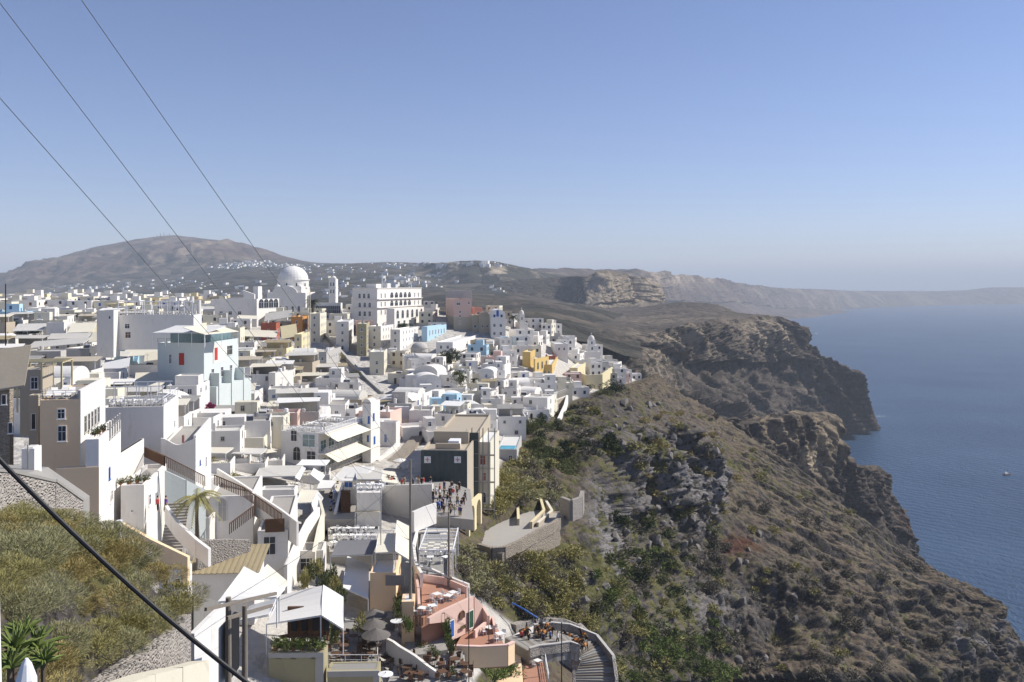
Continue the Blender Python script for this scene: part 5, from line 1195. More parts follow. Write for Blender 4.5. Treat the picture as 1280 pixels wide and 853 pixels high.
    # ruins arches
    def arches(label,pts,n,hh,mat,name='ruined_arches',Y=160):
        a=P(*pts[0]);c=P(*pts[1]); o=a; b=MB(); d=(c-a); dh=Vector((d.x,d.y,0)); L=dh.length; e=dh.normalized(); nn=Vector((-e.y,e.x,0))*.35; w=L/n
        for i in range(n):
            for f in (0,):
                base=e*(i*w)+Vector((0,0,d.z*i/n)); K=8
                prev=None
                for k in range(K+1):
                    an=math.pi*(1-k/K); x=w/2+math.cos(an)*w*.34; z=-hh*.45+math.sin(an)*hh*.32
                    cur=(x,z)
                    if prev:
                        vs=[]
                        for s_ in (-1,1): vs+=[base+e*prev[0]+Vector((0,0,prev[1]))+nn*s_, base+e*cur[0]+Vector((0,0,cur[1]))+nn*s_, base+e*cur[0]+nn*s_, base+e*prev[0]+nn*s_]
                        b.add(vs,[(0,1,2,3),(7,6,5,4),(0,4,5,1),(2,6,7,3)],mat)
                    prev=cur
                for x0,x1 in ((0,w*.16),(w*.84,w)):
                    vs=[]
                    for s_ in (-1,1): vs+=[base+e*x0-Vector((0,0,hh+1)),base+e*x1-Vector((0,0,hh+1)),base+e*x1,base+e*x0]; vs[-4:]=[v+nn*s_ for v in vs[-4:]]
                    b.add(vs,[(0,1,2,3),(7,6,5,4),(0,4,5,1),(1,5,6,2),(2,6,7,3),(3,7,4,0)],mat)
        tag(b.build(name,None,o),label,'ruin')
    arches('cream ruined wall with two open arches on the building site',[(572,619,158),(590,607,168)],2,5.,M_paleyellow)
    arches('second cream ruined arch wall stepping down to the right on the building site',[(584,632,156),(600,617,165)],2,4.5,M_paleyellow)
    H('cream square pillar building with dark openings in front of the green net','ruin',576,632,592,558,578,2,165,M_cream,'ruined_gatehouse',par=.2).rowwin('S',2,.2,1.1,4.,pane=M_shade)
    # pool house
    h=H('small grey pool house with bright blue swimming pool on top','pool terrace',646,582,562,621,652,4,None,M_grey,'pool_terrace',par=.3,land='the blue pool terrace')
    b=MB(); b.box(-h.L+.6,.8,h.h-.28,-.6,min(h.D,6)-.8,h.h-.02,M_pool); h.part(b,'pool_water'); h.win('S',638,573,5,8,pane=M_shade)
    # terrace with ring wall right
    flat('large pale stone lookout terrace under construction right of the ruins',45.6,[(566,676),(600,690),(628,692),(700,655),(702,640),(640,636),(600,640),(566,650)],M_stoneb,4,'lookout_terrace')
    flat('',45.55,[(570,675),(601,688),(628,690),(697,655),(699,642),(640,638),(602,642),(570,652)],M_pave,.2,'lookout_paving',kind='structure')
    def ringwall(label,D,pts,hh,mat,t=.6,cap=None,name='parapet_wall',dn=0):
        q=[(u,v-hh*F/(D*F/(v-V0)),D*F/(v-V0)) for u,v in pts]; return wallp(label,q,hh,t,mat,name,cap=cap,dn=dn)
    ringwall('curved grey stone parapet around the lookout terrace',46,[(598,689),(615,694),(630,693),(650,684),(670,672),(690,662),(708,650),(712,640)],1.3,M_stoneb,.7,dn=.8)
    ringwall('beige channel wall with pale coping crossing the lookout terrace',46,[(648,660),(647,633),(676,634),(680,648),(664,664)],1.6,M_beige,.4,M_paleyellow)
    ringwall('right beige ramp wall with pale coping on the lookout terrace',46,[(683,634),(690,646),(672,662)],1.2,M_beige,.4,M_cream)
    ringwall('dark round stone bastion wall at the end of the lookout terrace',44.5,[(702,640),(714,645),(726,640),(728,632)],3.,M_stone,.8,dn=1)
    r=random.Random(5)
    for i in range(26):
        b=MB(); L=r.uniform(1.5,4); b.box(-L/2,-.1,-.05,L/2,.1,.08,M_greyw if i%3 else M_whitep); o=b.build('timber_plank',None,FL(46,r.uniform(568,632),r.uniform(648,676))+Vector((0,0,.15+.1*(i%4))),rz=r.uniform(-1,1)); tag(o,'loose timber plank lying in the builders\' heap on the lookout terrace','plank','loose planks on the building site')
    # crowd square + gate
    flat('',34.5,[(395,650),(470,648),(477,608),(542,606),(543,645),(592,650),(588,612),(560,602),(455,602),(392,606)],M_pave,1.6,'town_square',kind='structure')
    h=H('white building with blue fanlight gate and covered balcony above steps','gate building',457,650,598,430,480,0,140,M_white,'gate_building',land='the blue fanlight gate',par=.0,ml=9)
    h.win('S',435.5,604,11,12,True,M_white,M_blued)
    b=MB(); b.box(-h.L-.2,-1.8,h.h*.98,h.L*.75,2,h.h,M_white)
    h.part(b,'canopy_edge')
    sheet4('beige flat canopy over the covered balcony right of the blue fanlight gate',[(446,599,136),(477,599,136),(477,588,147),(444,587,147)],M_roof,.15,'canopy','canopy',3)
    for i in range(3): 
        pass
    flat('covered balcony platform with white railing beside the blue fanlight gate',30.6,[(446,616),(477,616),(477,608),(446,608)],M_white,5,'balcony')
    railF('white railing of the covered balcony beside the blue fanlight gate',30.5,[(446,615.5),(477,615.5)],1,M_whitep,1.2,1,.07)
    for i in range(4): table_set(FL(30.5,450+i*8,611),i+40,'on the covered balcony beside the blue fanlight gate')
    stairs('brown wooden steps under the blue fanlight gate',(432,641,135),(432,613,139),1.5,12,M_brown)
    wallp('slanting white stair wall left of the brown wooden steps',[(419,640,134),(426,612,140),(429,603,141)],2.5,.4,M_white,'stair_wall')
    wallp('large blank bright white wall below the crowd of people',[(478,607,150),(541,605,146)],5.,.5,M_white,'blank_wall',dn=1)
    wallp('white curving step wall right under the large blank wall',[(516,640,128),(530,634,130),(544,629,132)],2.,.5,M_white,'step_wall',dn=1)
    sheet4('large white sailcloth awning under the restaurant balconies',[(402,614,150),(452,611,150),(478,588,162),(430,583,168)],M_wcanvas,posts=(0,1))
    sheet4('cream awning panel beside the white sailcloth awning',[(424,618,146),(447,618,146),(452,598,156),(412,600,156)],M_canvas)
    sheet4('cream awning strip right of the blue fanlight gate',[(478,602,150),(500,605,150),(494,590,158),(478,588,158)],M_canvas)
    sheet4('yellow awning over the lower floor of the gate building',[(444,640,131),(475,640,131),(476,626,136),(446,626,136)],M_paleyellow)
    h=H('white terrace house with grey corrugated roof left of the square','house',368,650,612,325,372,-4,None,M_white,par=.3,roof=M_roof,land='the ribbed grey roof house')
    sheet4('ribbed grey-beige canopy over tables left of the square',[(318,596,150),(369,595,150),(379,582,160),(326,582,160)],M_roof,.12,'canopy','canopy')
    sheet4('white end flap awning at the right of the ribbed canopy',[(369,597,149),(374,600,149),(382,585,158),(377,583,159)],M_wcanvas,posts=())
    sheet4('tilted white awning square above the narrow street',[(388,593,150),(400,602,148),(406,594,153),(392,585,156)],M_wcanvas)
    sheet4('white round-edged awning in the narrow street',[(396,611,144),(417,610,144),(419,601,150),(400,600,150)],M_wcanvas)
    sheet4('cream awning roof beside the narrow street',[(370,629,132),(390,628,132),(397,613,142),(376,612,142)],M_canvas)
    sheet4('white drooping awning end beside the narrow street',[(389,629,132),(393,640,130),(404,622,137),(397,613,142)],M_wcanvas,posts=())
    for i in range(10): table_set(FL(35.8,330+i*4.6,609+(i%3)*3),i+70,'under the ribbed grey-beige canopy')
    flat('platform under the ribbed grey-beige canopy',36,[(318,622),(369,622),(372,600),(320,600)],M_pave,4,'terrace')
    h=H('white house with brown wooden shutters wall and dark garage door','house',360,705,662,322,372,-10,108,M_white,roof=M_pave,land='the dark garage house',par=.3)
    h.win('S',337,682,15,24,False,M_white,M_dark,name='garage_door')
    b=MB(); b.box(-h.L*.75,-.2,h.h-.2,-.4,-.05,h.h+1.4,M_brown); h.part(b,'wooden_fence')
    wallp('tall bright white wall slanting down to the dark garage house',[(357,706,106),(370,678,112),(384,650,120),(398,634,126)],4,.4,M_white,'slanting_wall')
    wallp('cream street wall on the left of the narrow street',[(392,690,112),(398,660,120),(404,640,128),(400,625,136)],3,.4,M_cream,'street_wall')
    # people
    r=random.Random(3); cats=['standing in the crowd on the square','standing above the large blank white wall','in the narrow street','beside the cafe tables']
    def crowd(n,fn,where,grp,D):
        seen={}
        for i in range(n):
            q=fn(); t=r.choice((0,1,3,5,6,5,5,1,2,5)); b_=r.choice((1,5,6,0)); po=r.randrange(2); k=(t,b_)
            person(q,r.uniform(0,6.28),t,b_,po,f'person in {CN[t]} top and {CN[b_]} trousers {where}',grp,r.uniform(.92,1.05))
    crowd(34,lambda:FL(34.5,r.uniform(540,582),r.uniform(612,646)),'standing in the crowd before the netted building','people crowding the square before the netted building',0)
    crowd(20,lambda:FL(34.5,r.uniform(484,540),r.uniform(606,609.5)),'standing above the large blank white wall','people above the blank white wall',0)
    crowd(16,lambda:FL(35.6,r.uniform(412,424),r.uniform(612,650)),'walking in the narrow street','people in the narrow street',0)
    crowd(7,lambda:FL(38,r.uniform(404,418),r.uniform(645,668)),'walking at the lower end of the narrow street','people low in the narrow street',0)
    person(P(207.5,640,98),2.5,4,6,1,'person in purple top and khaki trousers walking up by the stair-side plants'); person(P(197,640,98),2.,2,5,0,'person in red top and black trousers beside the person in purple')
def bottom():
    H=House
    # upper dining terrace
    flat('grey-floored dining terrace full of white tables in the lower middle',36,[(412,690),(474,690),(476,648),(408,648)],M_pave,5,'dining_terrace')
    railF('white railing along the front of the dining terrace',36,[(418,690),(467,690)],1,M_whitep,1,2,.07)
    railF('white railing on the raised corner of the dining terrace',35.5,[(467,672),(492,672)],1,M_whitep,1,4,.07)
    k=0
    for j in range(4):
        for i in range(6): table_set(FL(36,417+i*9.5+(j%2)*3,684-j*9),100+k,'on the dining terrace with the white railing',nch=3); k+=1
    awning('dark grey fabric awning sloping under the dining terrace railing',(413,695,112,465,693,112),676,5,2,M_greycanvas,2.8)
    sheet4('cream fabric awning with two panels right of the dark grey awning',[(469,691,108),(492,690,108),(494,667,117),(473,667,117)],M_canvas)
    sheet4('upper cream awning strip hanging beside the wooden pole',[(494,666,113),(512,675,112),(512,658,119),(496,650,120)],M_canvas,posts=(0,))
    sheet4('cream awning sloping down to the wooden pole beside the cream two-panel awning',[(494,689,106),(512,700,104),(512,676,112),(495,666,113)],M_canvas,posts=(0,1))
    sheet4('long white rectangular awning with two seams in the lower middle',[(428,734,106),(460,748,103),(461,706,114),(434,695,117)],M_wcanvas,posts=(0,1))
    H('dark interior cafe front under the cream awnings','cafe',498,732,694,470,512,-4,110,M_grey,'dining_room',par=.1,ml=7).rowwin('S',2,.3,1.6,2.6,pane=M_shade)
    H('pale grey small kiosk house with slatted window left of the long white awning','kiosk',404,720,688,374,408,-6,114,M_white,'kiosk',par=.2,roof=M_concrete).rowwin('S',2,.8,1.6,1.6,pane=M_shade)
    h=H('terracotta plaster courtyard building with plain front below the cream awnings','house',495,752,716,462.5,508,-2,105,M_tan,'terracotta_building',par=.1,ml=6.5,land='the tan plaster courtyard wall'); 
    text('sign_text','~',.1,(0,0,0),0,M_metal) if False else None
    b=MB(); b.box(-1.2,-.4,h.h-1.4,1.,-.3,h.h-.2,M_metal); h.part(b,'grey_sign_board')
    # pergola column
    sheet4('flat grey-beige slab canopy on posts above the checkered pergola',[(522,665,128),(559,664,128),(562,653,138),(527,653,138)],M_roof,.25,'canopy','canopy',3)
    D=35.5; q=FL(D,524,716); r0=thing('pergola',q,0,'white timber pergola with checkered cream panels beside the stone wall','pergola'); b=MB(); W=4.2
    for i in range(7): b.beam((0,i*1.6,2.8),(W,i*1.6,2.8),.12,M_whitep)
    for x in (0,W): b.beam((x,0,2.8),(x,10,2.8),.14,M_whitep)
    b.build('beam',r0)
    for x in (0,W):
        for y in (0,5,10): b=MB(); b.beam((x,y,-1),(x,y,2.75),.14,M_whitep); b.build('post',r0)
    b=MB()
    for i in range(5):
        for j in range(4):
            if (i+j)%2==0: b.box(.1+i*.8,.3+j*.75,2.87,.85+i*.8,1.0+j*.75,2.91,M_canvas)
    b.build('panel',r0)
    for i in range(4): table_set(q+Vector((1+(i%2)*2,4+3*(i//2),.05)),200+i,'under the timber pergola with checkered panels')
    flat('paved pergola terrace beside the grey stone wall',35.5,[(522,718),(560,718),(562,668),(526,668)],M_concrete,4,'terrace')
    wallp('long grey stone wall on the cliff side of the pergola',[(562,722,107),(562,690,117),(564,655,134),(562,640,142)],2.4,.6,M_stoneb,'stone_wall',cat='stone wall')
    wallp('white curved parapet snaking down left of the pergola',[(532,640,140),(522,660,130),(517,680,120),(520,704,111),(527,716,107)],1.6,.35,M_white,'parapet_wall')
    wallp('white scalloped parapet beside the upper terracotta terrace',[(520,706,112),(540,711,110.5),(560,720,108.8),(586,730,106)],1.2,.3,M_white,'parapet_wall')
    h=H('small white vaulted house with blue window beside the wooden pole','house',527,726,708,514,530,-10,None,M_white,par=.1,ml=4); vault(h,-h.L,0,0,3.5,h.h-.3,'y',M_white); h.win('S',521,722,8,4)
    # terracotta terraces
    Dt=36.3
    flat('terracotta tiled upper terrace with white chairs in the lower middle',Dt,[(527,773),(582,753),(582,742),(556,731),(527,726)],M_terr,6,'terracotta_terrace'); LAND.append(('the terracotta terrace',555,750))
    wallp('salmon wall stub at the left edge of the terracotta terrace',[(520,717,109),(523,735,104),(524,755,98.5)],1.1,.3,M_palepink,'salmon_wall')
    wallp('salmon back parapet of the terracotta terrace',[(523,717,109.4),(556,722,107.9),(584,734,104.7)],1.3,.25,M_palepink,'salmon_wall')
    for i,(u,v) in enumerate([(546,750),(566,748),(560,752),(528,768),(540,765)]):
        table_set(FL(Dt,u,v),300+i,'on the terracotta terrace',nch=2)
    # pale pink house, triangular wall
    a=P(538,779,96); c=P(593,745,103); cb=P(593,800,100); q=[P(537,773,95.2),P(553,764,97),P(592,746,101.7),P(592,787,101.7),P(563,802,98.3),P(562,777,98.2),P(537,780,95.2)]
    o=q[0]; r1=thing('pink_house',o,0,'pale pink house front with sloping top edge and dark green door','house'); b=MB(); dd=Vector((-.32,.22,0)); vs=[x-o for x in q]+[x-o+dd for x in q]; n=7
    b.add(vs,[tuple(range(n)),tuple(range(2*n-1,n-1,-1))]+[(i,(i+1)%n,n+(i+1)%n,n+i) for i in range(n)],M_palepink); b.build('wall',r1)
    LAND.append(('the pale pink house front',570,775))
    def onw(u,v,w,h_,pane,nm,frame=M_white,arch=False):
        f=(u-563)/29; Y=98.1+f*3.4; pt=P(u,v,Y)-o; ob=link(win_mesh(w,h_,arch,frame,pane,False,False),nm,r1); ob.location=pt+Vector((.06,-.05,-h_/2)); d=(q[2]-q[1]); ob.rotation_euler=(0,0,math.atan2(3.4,P(592,0,101.7).x-P(563,0,98.3).x))
    onw(588,774,.95,2.1,M_green,'door'); onw(564,786,.75,2.,M_blued,'door'); onw(577,768,.9,.9,M_brown,'shutter',M_brown,True); onw(578,784,.9,.4,F_mid,'flower_box',M_brown)
    for k_,lb in enumerate(('lower terracotta terrace beside the pale pink house',)):
        flat('terracotta tiled lower terrace right of the pale pink house',39.5,[(566,813),(632,812),(622,785),(604,768),(592,770)],M_terr,2,'terracotta_terrace')
    wallp('salmon raking wall from the pink house down to the lower terrace',[(592,746,101.9),(603,757,103),(611,770,102)],3.4,.3,M_palepink,'salmon_wall')
    wallp('low pale pink parapet dividing the lower terracotta terrace',[(593,788,99.5),(616,770,103.6),(618,782,100.6)],.9,.25,M_palepink,'salmon_wall')
    for i,(u,v) in enumerate([(608,780),(612,792),(625,800)]): table_set(FL(39.5,u,v),320+i,'on the lower terracotta terrace',nch=2)
    wallp('tan retaining parapet below the lower terracotta terrace',[(568,808,96.2),(600,809,96.2),(634,807,96.4),(642,803,97.5)],1.2,.3,M_tan,'retaining_wall',cap=M_palepink)
    # courtyards
    flat('small grey-paved courtyard with planter below the tan plaster wall',38.5,[(460,772),(494,772),(494,751),(462,752)],M_concrete,4,'courtyard')
    flat('larger beige-paved courtyard with square paving beside the pink house',39.3,[(505,822),(560,812),(557,782),(508,785)],M_pave,4,'courtyard')
    railing('brown iron railing above the larger paved courtyard',[(517,783,97),(540,781,97),(556,779,97)],1.1,M_brown,.3,0,w=.05)
    railing('brown iron railing above the small grey courtyard',[(463,752,106),(478,751,106),(494,750,106)],1.1,M_brown,.3,0,w=.05)
    wallp('white ragged-topped wall stepping down beside the brown tables',[(484,798,94),(492,802,93.5),(500,808,93),(512,815,92),(520,820,91.5),(535,832,90.5),(550,842,90)],2.2,.35,M_white,'ragged_wall',dn=0)
    H('tan square pillar wall with ivy in front of the terracotta terrace','wall block',518,772,752,502,521,-4,98,M_tan,'pillar_wall',par=.1,ml=2.5)
    for i,(u,v,Y) in enumerate([(497,770,97),(497,758,98),(497,748,99),(512,782,95),(507,776,96),(558,780,95),(560,790,94),(562,800,93),(563,806,92)]):
        shrub(P(u,v,Y)-Vector((0,0,.6)),.55,.55,1.3,F_bright if i%2 else F_mid,'green climbing ivy clump on walls around the paved courtyards',i,420,.22,.5,'ivy clumps around the courtyards','ivy','ivy')
    # cafe terrace
    Dc=38.6
    flat('cafe terrace with round brown tables at the bottom centre',Dc,[(409,832),(474,832),(474,775),(413,775)],M_concrete,1.6,'cafe_terrace'); LAND.append(('the cafe terrace',445,800))
    for D_,a_ in ((Dc,0),):
        railF('pale metal railing around the cafe terrace',Dc,[(411,831),(472,831),(472,800)],1,M_whitep,1.4,1,.05)
    k=0
    for (u,v) in [(420,826),(432,827),(452,822),(464,824),(452,813),(465,814),(430,815),(420,812),(442,803),(428,800),(418,797)]:
        table_set(FL(Dc,u,v),400+k,'on the cafe terrace',brown=True,nch=2,round_=True); k+=1
    for i,(u,v) in enumerate([(467,790),(467,803),(470,816)]):
        umbrella(FL(Dc,u,v),['topmost','middle','lowest'][i]+' of three grey thatched parasols over the cafe terrace',M_greycanvas if False else M_reedgrey,1.55,2.6,'grey thatched parasols',.75,n=14)
    umbrella(P(496,788,96),'round white table beside the small steps near the ivy',M_wcanvas,.72,1.1,None,.06,n=14)  # a low round table, built from the parasol shape
    umbrella(P(482,857,84),'round white table at the bottom edge right of the cafe sign',M_wcanvas,.72,1.2,None,.1,n=14)  # another round table drawn as a very low parasol
    h=H('olive plastered building front with grey corner posts under the cafe sign','building',473,900,838,409,476,-2,86,M_olive,'plastered_building',par=.1,roof=M_concrete,ext=6)
    b=MB(); b.box(-h.L-.0,-.12,h.h-.55,.1,-.0,h.h+.0,M_grey); b.box(-.5,-.12,-3,.1,-.0,h.h-.56,M_grey); h.part(b,'grey_trim')
    b=MB(); q=FL(Dc,460,833); b.box(-1.5,-.1,-.85,1.6,-.02,-.05,M_metal); sg=thing('cafe_sign',q,0,'grey sign reading Cafe on the front of the cafe terrace','sign'); b.build('board',sg); text('lettering','Cafe',.62,(0,-.12,-.5),0,M_black,sg); text('lettering','Restaurant',.3,(0,-.12,-.8),0,M_black,sg)
    h=H('tall olive-yellow stained building front under the large white awning','building',404,910,815,336,410,-2,86,M_olive,'stained_building',par=.2,roof=M_pave,ext=6,land='the olive stained building')
    b=MB(); b.box(-h.L,-.1,h.h-.5,.05,0,h.h-.05,M_grey); b.box(-.75,-.1,-4,.05,0,h.h-.51,M_grey); h.part(b,'grey_trim')
    for u in (347.5,366,392): h.win('S',u,821,5,5,frame=M_olive,pane=M_shade)
    for i in range(6): plant(h.w(-h.L*(.1+.16*i),.5,h.h),1.1,'potted green plant on the ledge of the olive stained building',i,F_mid if i%2 else F_bright)
    for i in range(5): table_set(h.w(-h.L*(.15+.17*i),2.6,h.h-.2),430+i,'in the shade under the large white awning',brown=True)
    b=MB(); b.box(-h.L+.6,5.5,h.h-.6,-.4,5.8,h.h+2.4,M_brown); 
    for i in range(5): b.box(-h.L+1+i*1.1,5.3,h.h,-h.L+1.6+i*1.1,5.48,h.h+1.7,M_dark)
    h.part(b,'dark_back_wall')
    sheet4('very large white awning roof at the bottom centre',[(333,780,88),(401,769,88),(403,732,96),(350,744,97)],M_wcanvas,ph=3,posts=(0,1))
    sheet4('right sunlit flap of the very large white awning roof',[(402,769,87.9),(429,786,87),(429,746,94),(404,731,96)],M_wcanvas,posts=(1,))
    # awnings lower left
    sheet4('white slanted awning with raised left edge behind the twin poles',[(272,752,74),(346,746,74),(356,735,78),(305,708,80)],M_wcanvas,posts=(0,1))
    sheet4('cream canvas awning square right of the brown corrugated roof',[(317,722,80),(349,740,78),(361,728,82),(334,705,86)],M_canvas,posts=(1,))
    sheet4('white canvas awning strip hanging beside the twin poles',[(300,775,70),(336,768,70),(345,748,73),(312,757,74)],M_wcanvas,posts=())
    # brown tables bottom right
    k=0
    flat('stepped stone seating terrace at the bottom edge',39.8,[(478,870),(585,870),(580,812),(500,815)],M_pave,3,'terrace')
    for (u,v) in [(507,824),(510,832),(509,842),(511,850),(534,830),(532,838),(551,838),(553,848),(566,820),(568,832),(580,838),(581,848),(524,850),(483,830)]:
        table_set(FL(39.8,u,v),500+k,'on the stepped stone terrace at the bottom edge',brown=True,nch=3); k+=1
    flat('small grey-blue steps beside the brown tables',39.4,[(562,845),(580,845),(578,812),(563,814)],M_concrete,3,'steps')
    for i in range(7): plant(FL(39.7,*[(486,826),(505,800),(540,818),(565,846),(526,812),(492,812),(546,824)][i]),.9,'potted green plant among the brown tables at the bottom edge',i+20)
    for i,(u,v,Y) in enumerate([(396,706,110),(388,712,106),(415,716,106),(420,730,103),(424,742,100),(405,722,104),(380,722,103),(418,790,92),(416,780,94),(450,776,96)]):
        shrub(P(u,v,Y)-Vector((0,0,1.)),.9,.9,1.9,F_mid if i%3 else F_olive,'leafy courtyard shrub between the kiosk and the long white awning',i,600,.2,.45,'courtyard shrubs around the kiosk')
    # poles
    def pole(u,v0,v1,Y,r,label,mat=None,arm=False,name='utility_pole'):
        q=P(u,v0,Y); rr=thing(name,q,0,label,'pole'); hh=(v0-v1)/F*Y; b=MB(); b.tube([(0,0,-2),(0,0,hh)],[r,r*.8],mat or M_greyw,10); b.build('shaft',rr)
        if arm: 
            b=MB(); b.beam((-.9,0,hh-.5),(.9,0,hh-.5),.12,mat or M_greyw); 
            for x in (-.8,0,.8): b.tube([(x,0,hh-.44),(x,0,hh-.2)],.05,M_whitep,6)
            b.build('cross_arm',rr)
        return rr
    pole(513,748,575,99,.17,'tall beige wooden pole beside the tan plaster courtyard wall',M_greyw)
    pole(561,700,640,105,.14,'grey wooden pole at the cliff end of the pergola')
    pole(476,690,610,112,.06,'thin grey pole beside the upper cream awning',M_metal)
    pole(285.5,850,747,56,.22,'left of the twin dark wooden poles at the bottom left'); pole(306,870,757,54,.2,'right of the twin dark wooden poles at the bottom left')
    a=P(257,762,52); c=P(345,742,60); b=MB(); b.beam(Vector(),c-a,.16,M_greyw,.2); tag(b.build('timber_beam',None,a),'upper long timber beam lashed across the twin dark poles','beam')
    a=P(284,773,54); c=P(340,757,58); b=MB(); b.beam(Vector(),c-a,.16,M_greyw,.2); tag(b.build('timber_beam',None,a),'lower short timber beam between the twin dark poles','beam')
    pole(586,855,735,92,.05,'thin dark lamp post standing by the pale pink house door',M_black,name='lamp_post')
    pole(611,815,770,97,.05,'thin brown post on the lower terracotta terrace',M_brown)
    pole(702,853,778,120,.08,'dark lamp post beside the donkey steps',M_black,name='lamp_post')
    pole(7,420,355,180,.12,'dark pole rising beside trees at the far left edge',M_black)
    pole(387.5,450,362,330,.18,'pale telegraph pole beside the palm tree in mid town',M_cream)
    pole(385,470,360,300,.12,'second thin pale pole beside the palm tree in mid town',M_cream)
    # donkey road
    road()
def gaps():
    r=random.Random(44)
    S_=[(268,590,'on the open terrace right of the wavy parapet house'),(290,584,'on the upper terrace right of the wavy parapet house'),(312,590,'on the terrace left of the restaurant street'),(334,586,'on the terrace just left of the three-level restaurant'),(392,604,'in the lane below the three-level restaurant'),(452,598,'on the paving right of the three-level restaurant'),(500,588,'beside the curved white parapet')]
    for k,(u,v,w) in enumerate(S_[:5]):
        Y=A.Yat(u,v); q=P(u,v,Y); x0=5.5; b=MB(); b.box(-x0/2,-2,-3,x0/2,4,1.,M_white if k%2 else M_cream); b.box(-x0/2,-2.2,-3,x0/2,-2.,1.9,M_white); b.box(x0/2,-2.2,-3,x0/2+.2,4,1.9,M_white)
        o=b.build('terrace',None,q,rz=R(10)); tag(o,'small raised white-walled seating platform '+w,'terrace')
        for i in range(2): table_set(q+Vector((-1.5+2.6*i,.6,1.02)),900+k*3+i,w)
        if k%2==0: 
            z=V0+(HC-(q.z+3.6))*F/(Y-1.5); awning('cream cloth awning '+w,(U0+F*(q.x-2.9)/(Y-1.5),z,Y-1.5,U0+F*(q.x+2.4)/(Y-1.5),z+.5,Y-1.5),z-7,4.5,2,[M_canvas,M_roof,M_wcanvas][k//2],2.6)
        else: umbrella(q+Vector((0,1,1.)),'cream square parasol '+w,M_canvas,1.6,2.5,None,.5,n=4)
    for k,(u,v,w) in enumerate(S_[5:]):
        q=G_at(u,v); umbrella(q,'pale parasol '+w,M_wcanvas,1.5,2.5,None,.5,n=8); table_set(q+Vector((.5,.2,.0)),950+k,w)
    for k in range(9):
        u=264+k*9.5; v=580+(k*7)%23; q=G_at(u,v); m=[F_olive,F_mid,F_dark][k%3]; shrub(q,1.5,1.3,1.3,m,'garden shrub on the open terraces right of the wavy parapet house',k,500,.2,.4,'garden shrubs right of the wavy parapet house')
    wallp('low white garden wall stepping across the open terraces',[(262,596,A.Yat(262,600)),(290,590,A.Yat(290,594)),(318,598,A.Yat(318,602)),(345,590,A.Yat(345,594))],1.,.3,M_white,'garden_wall')
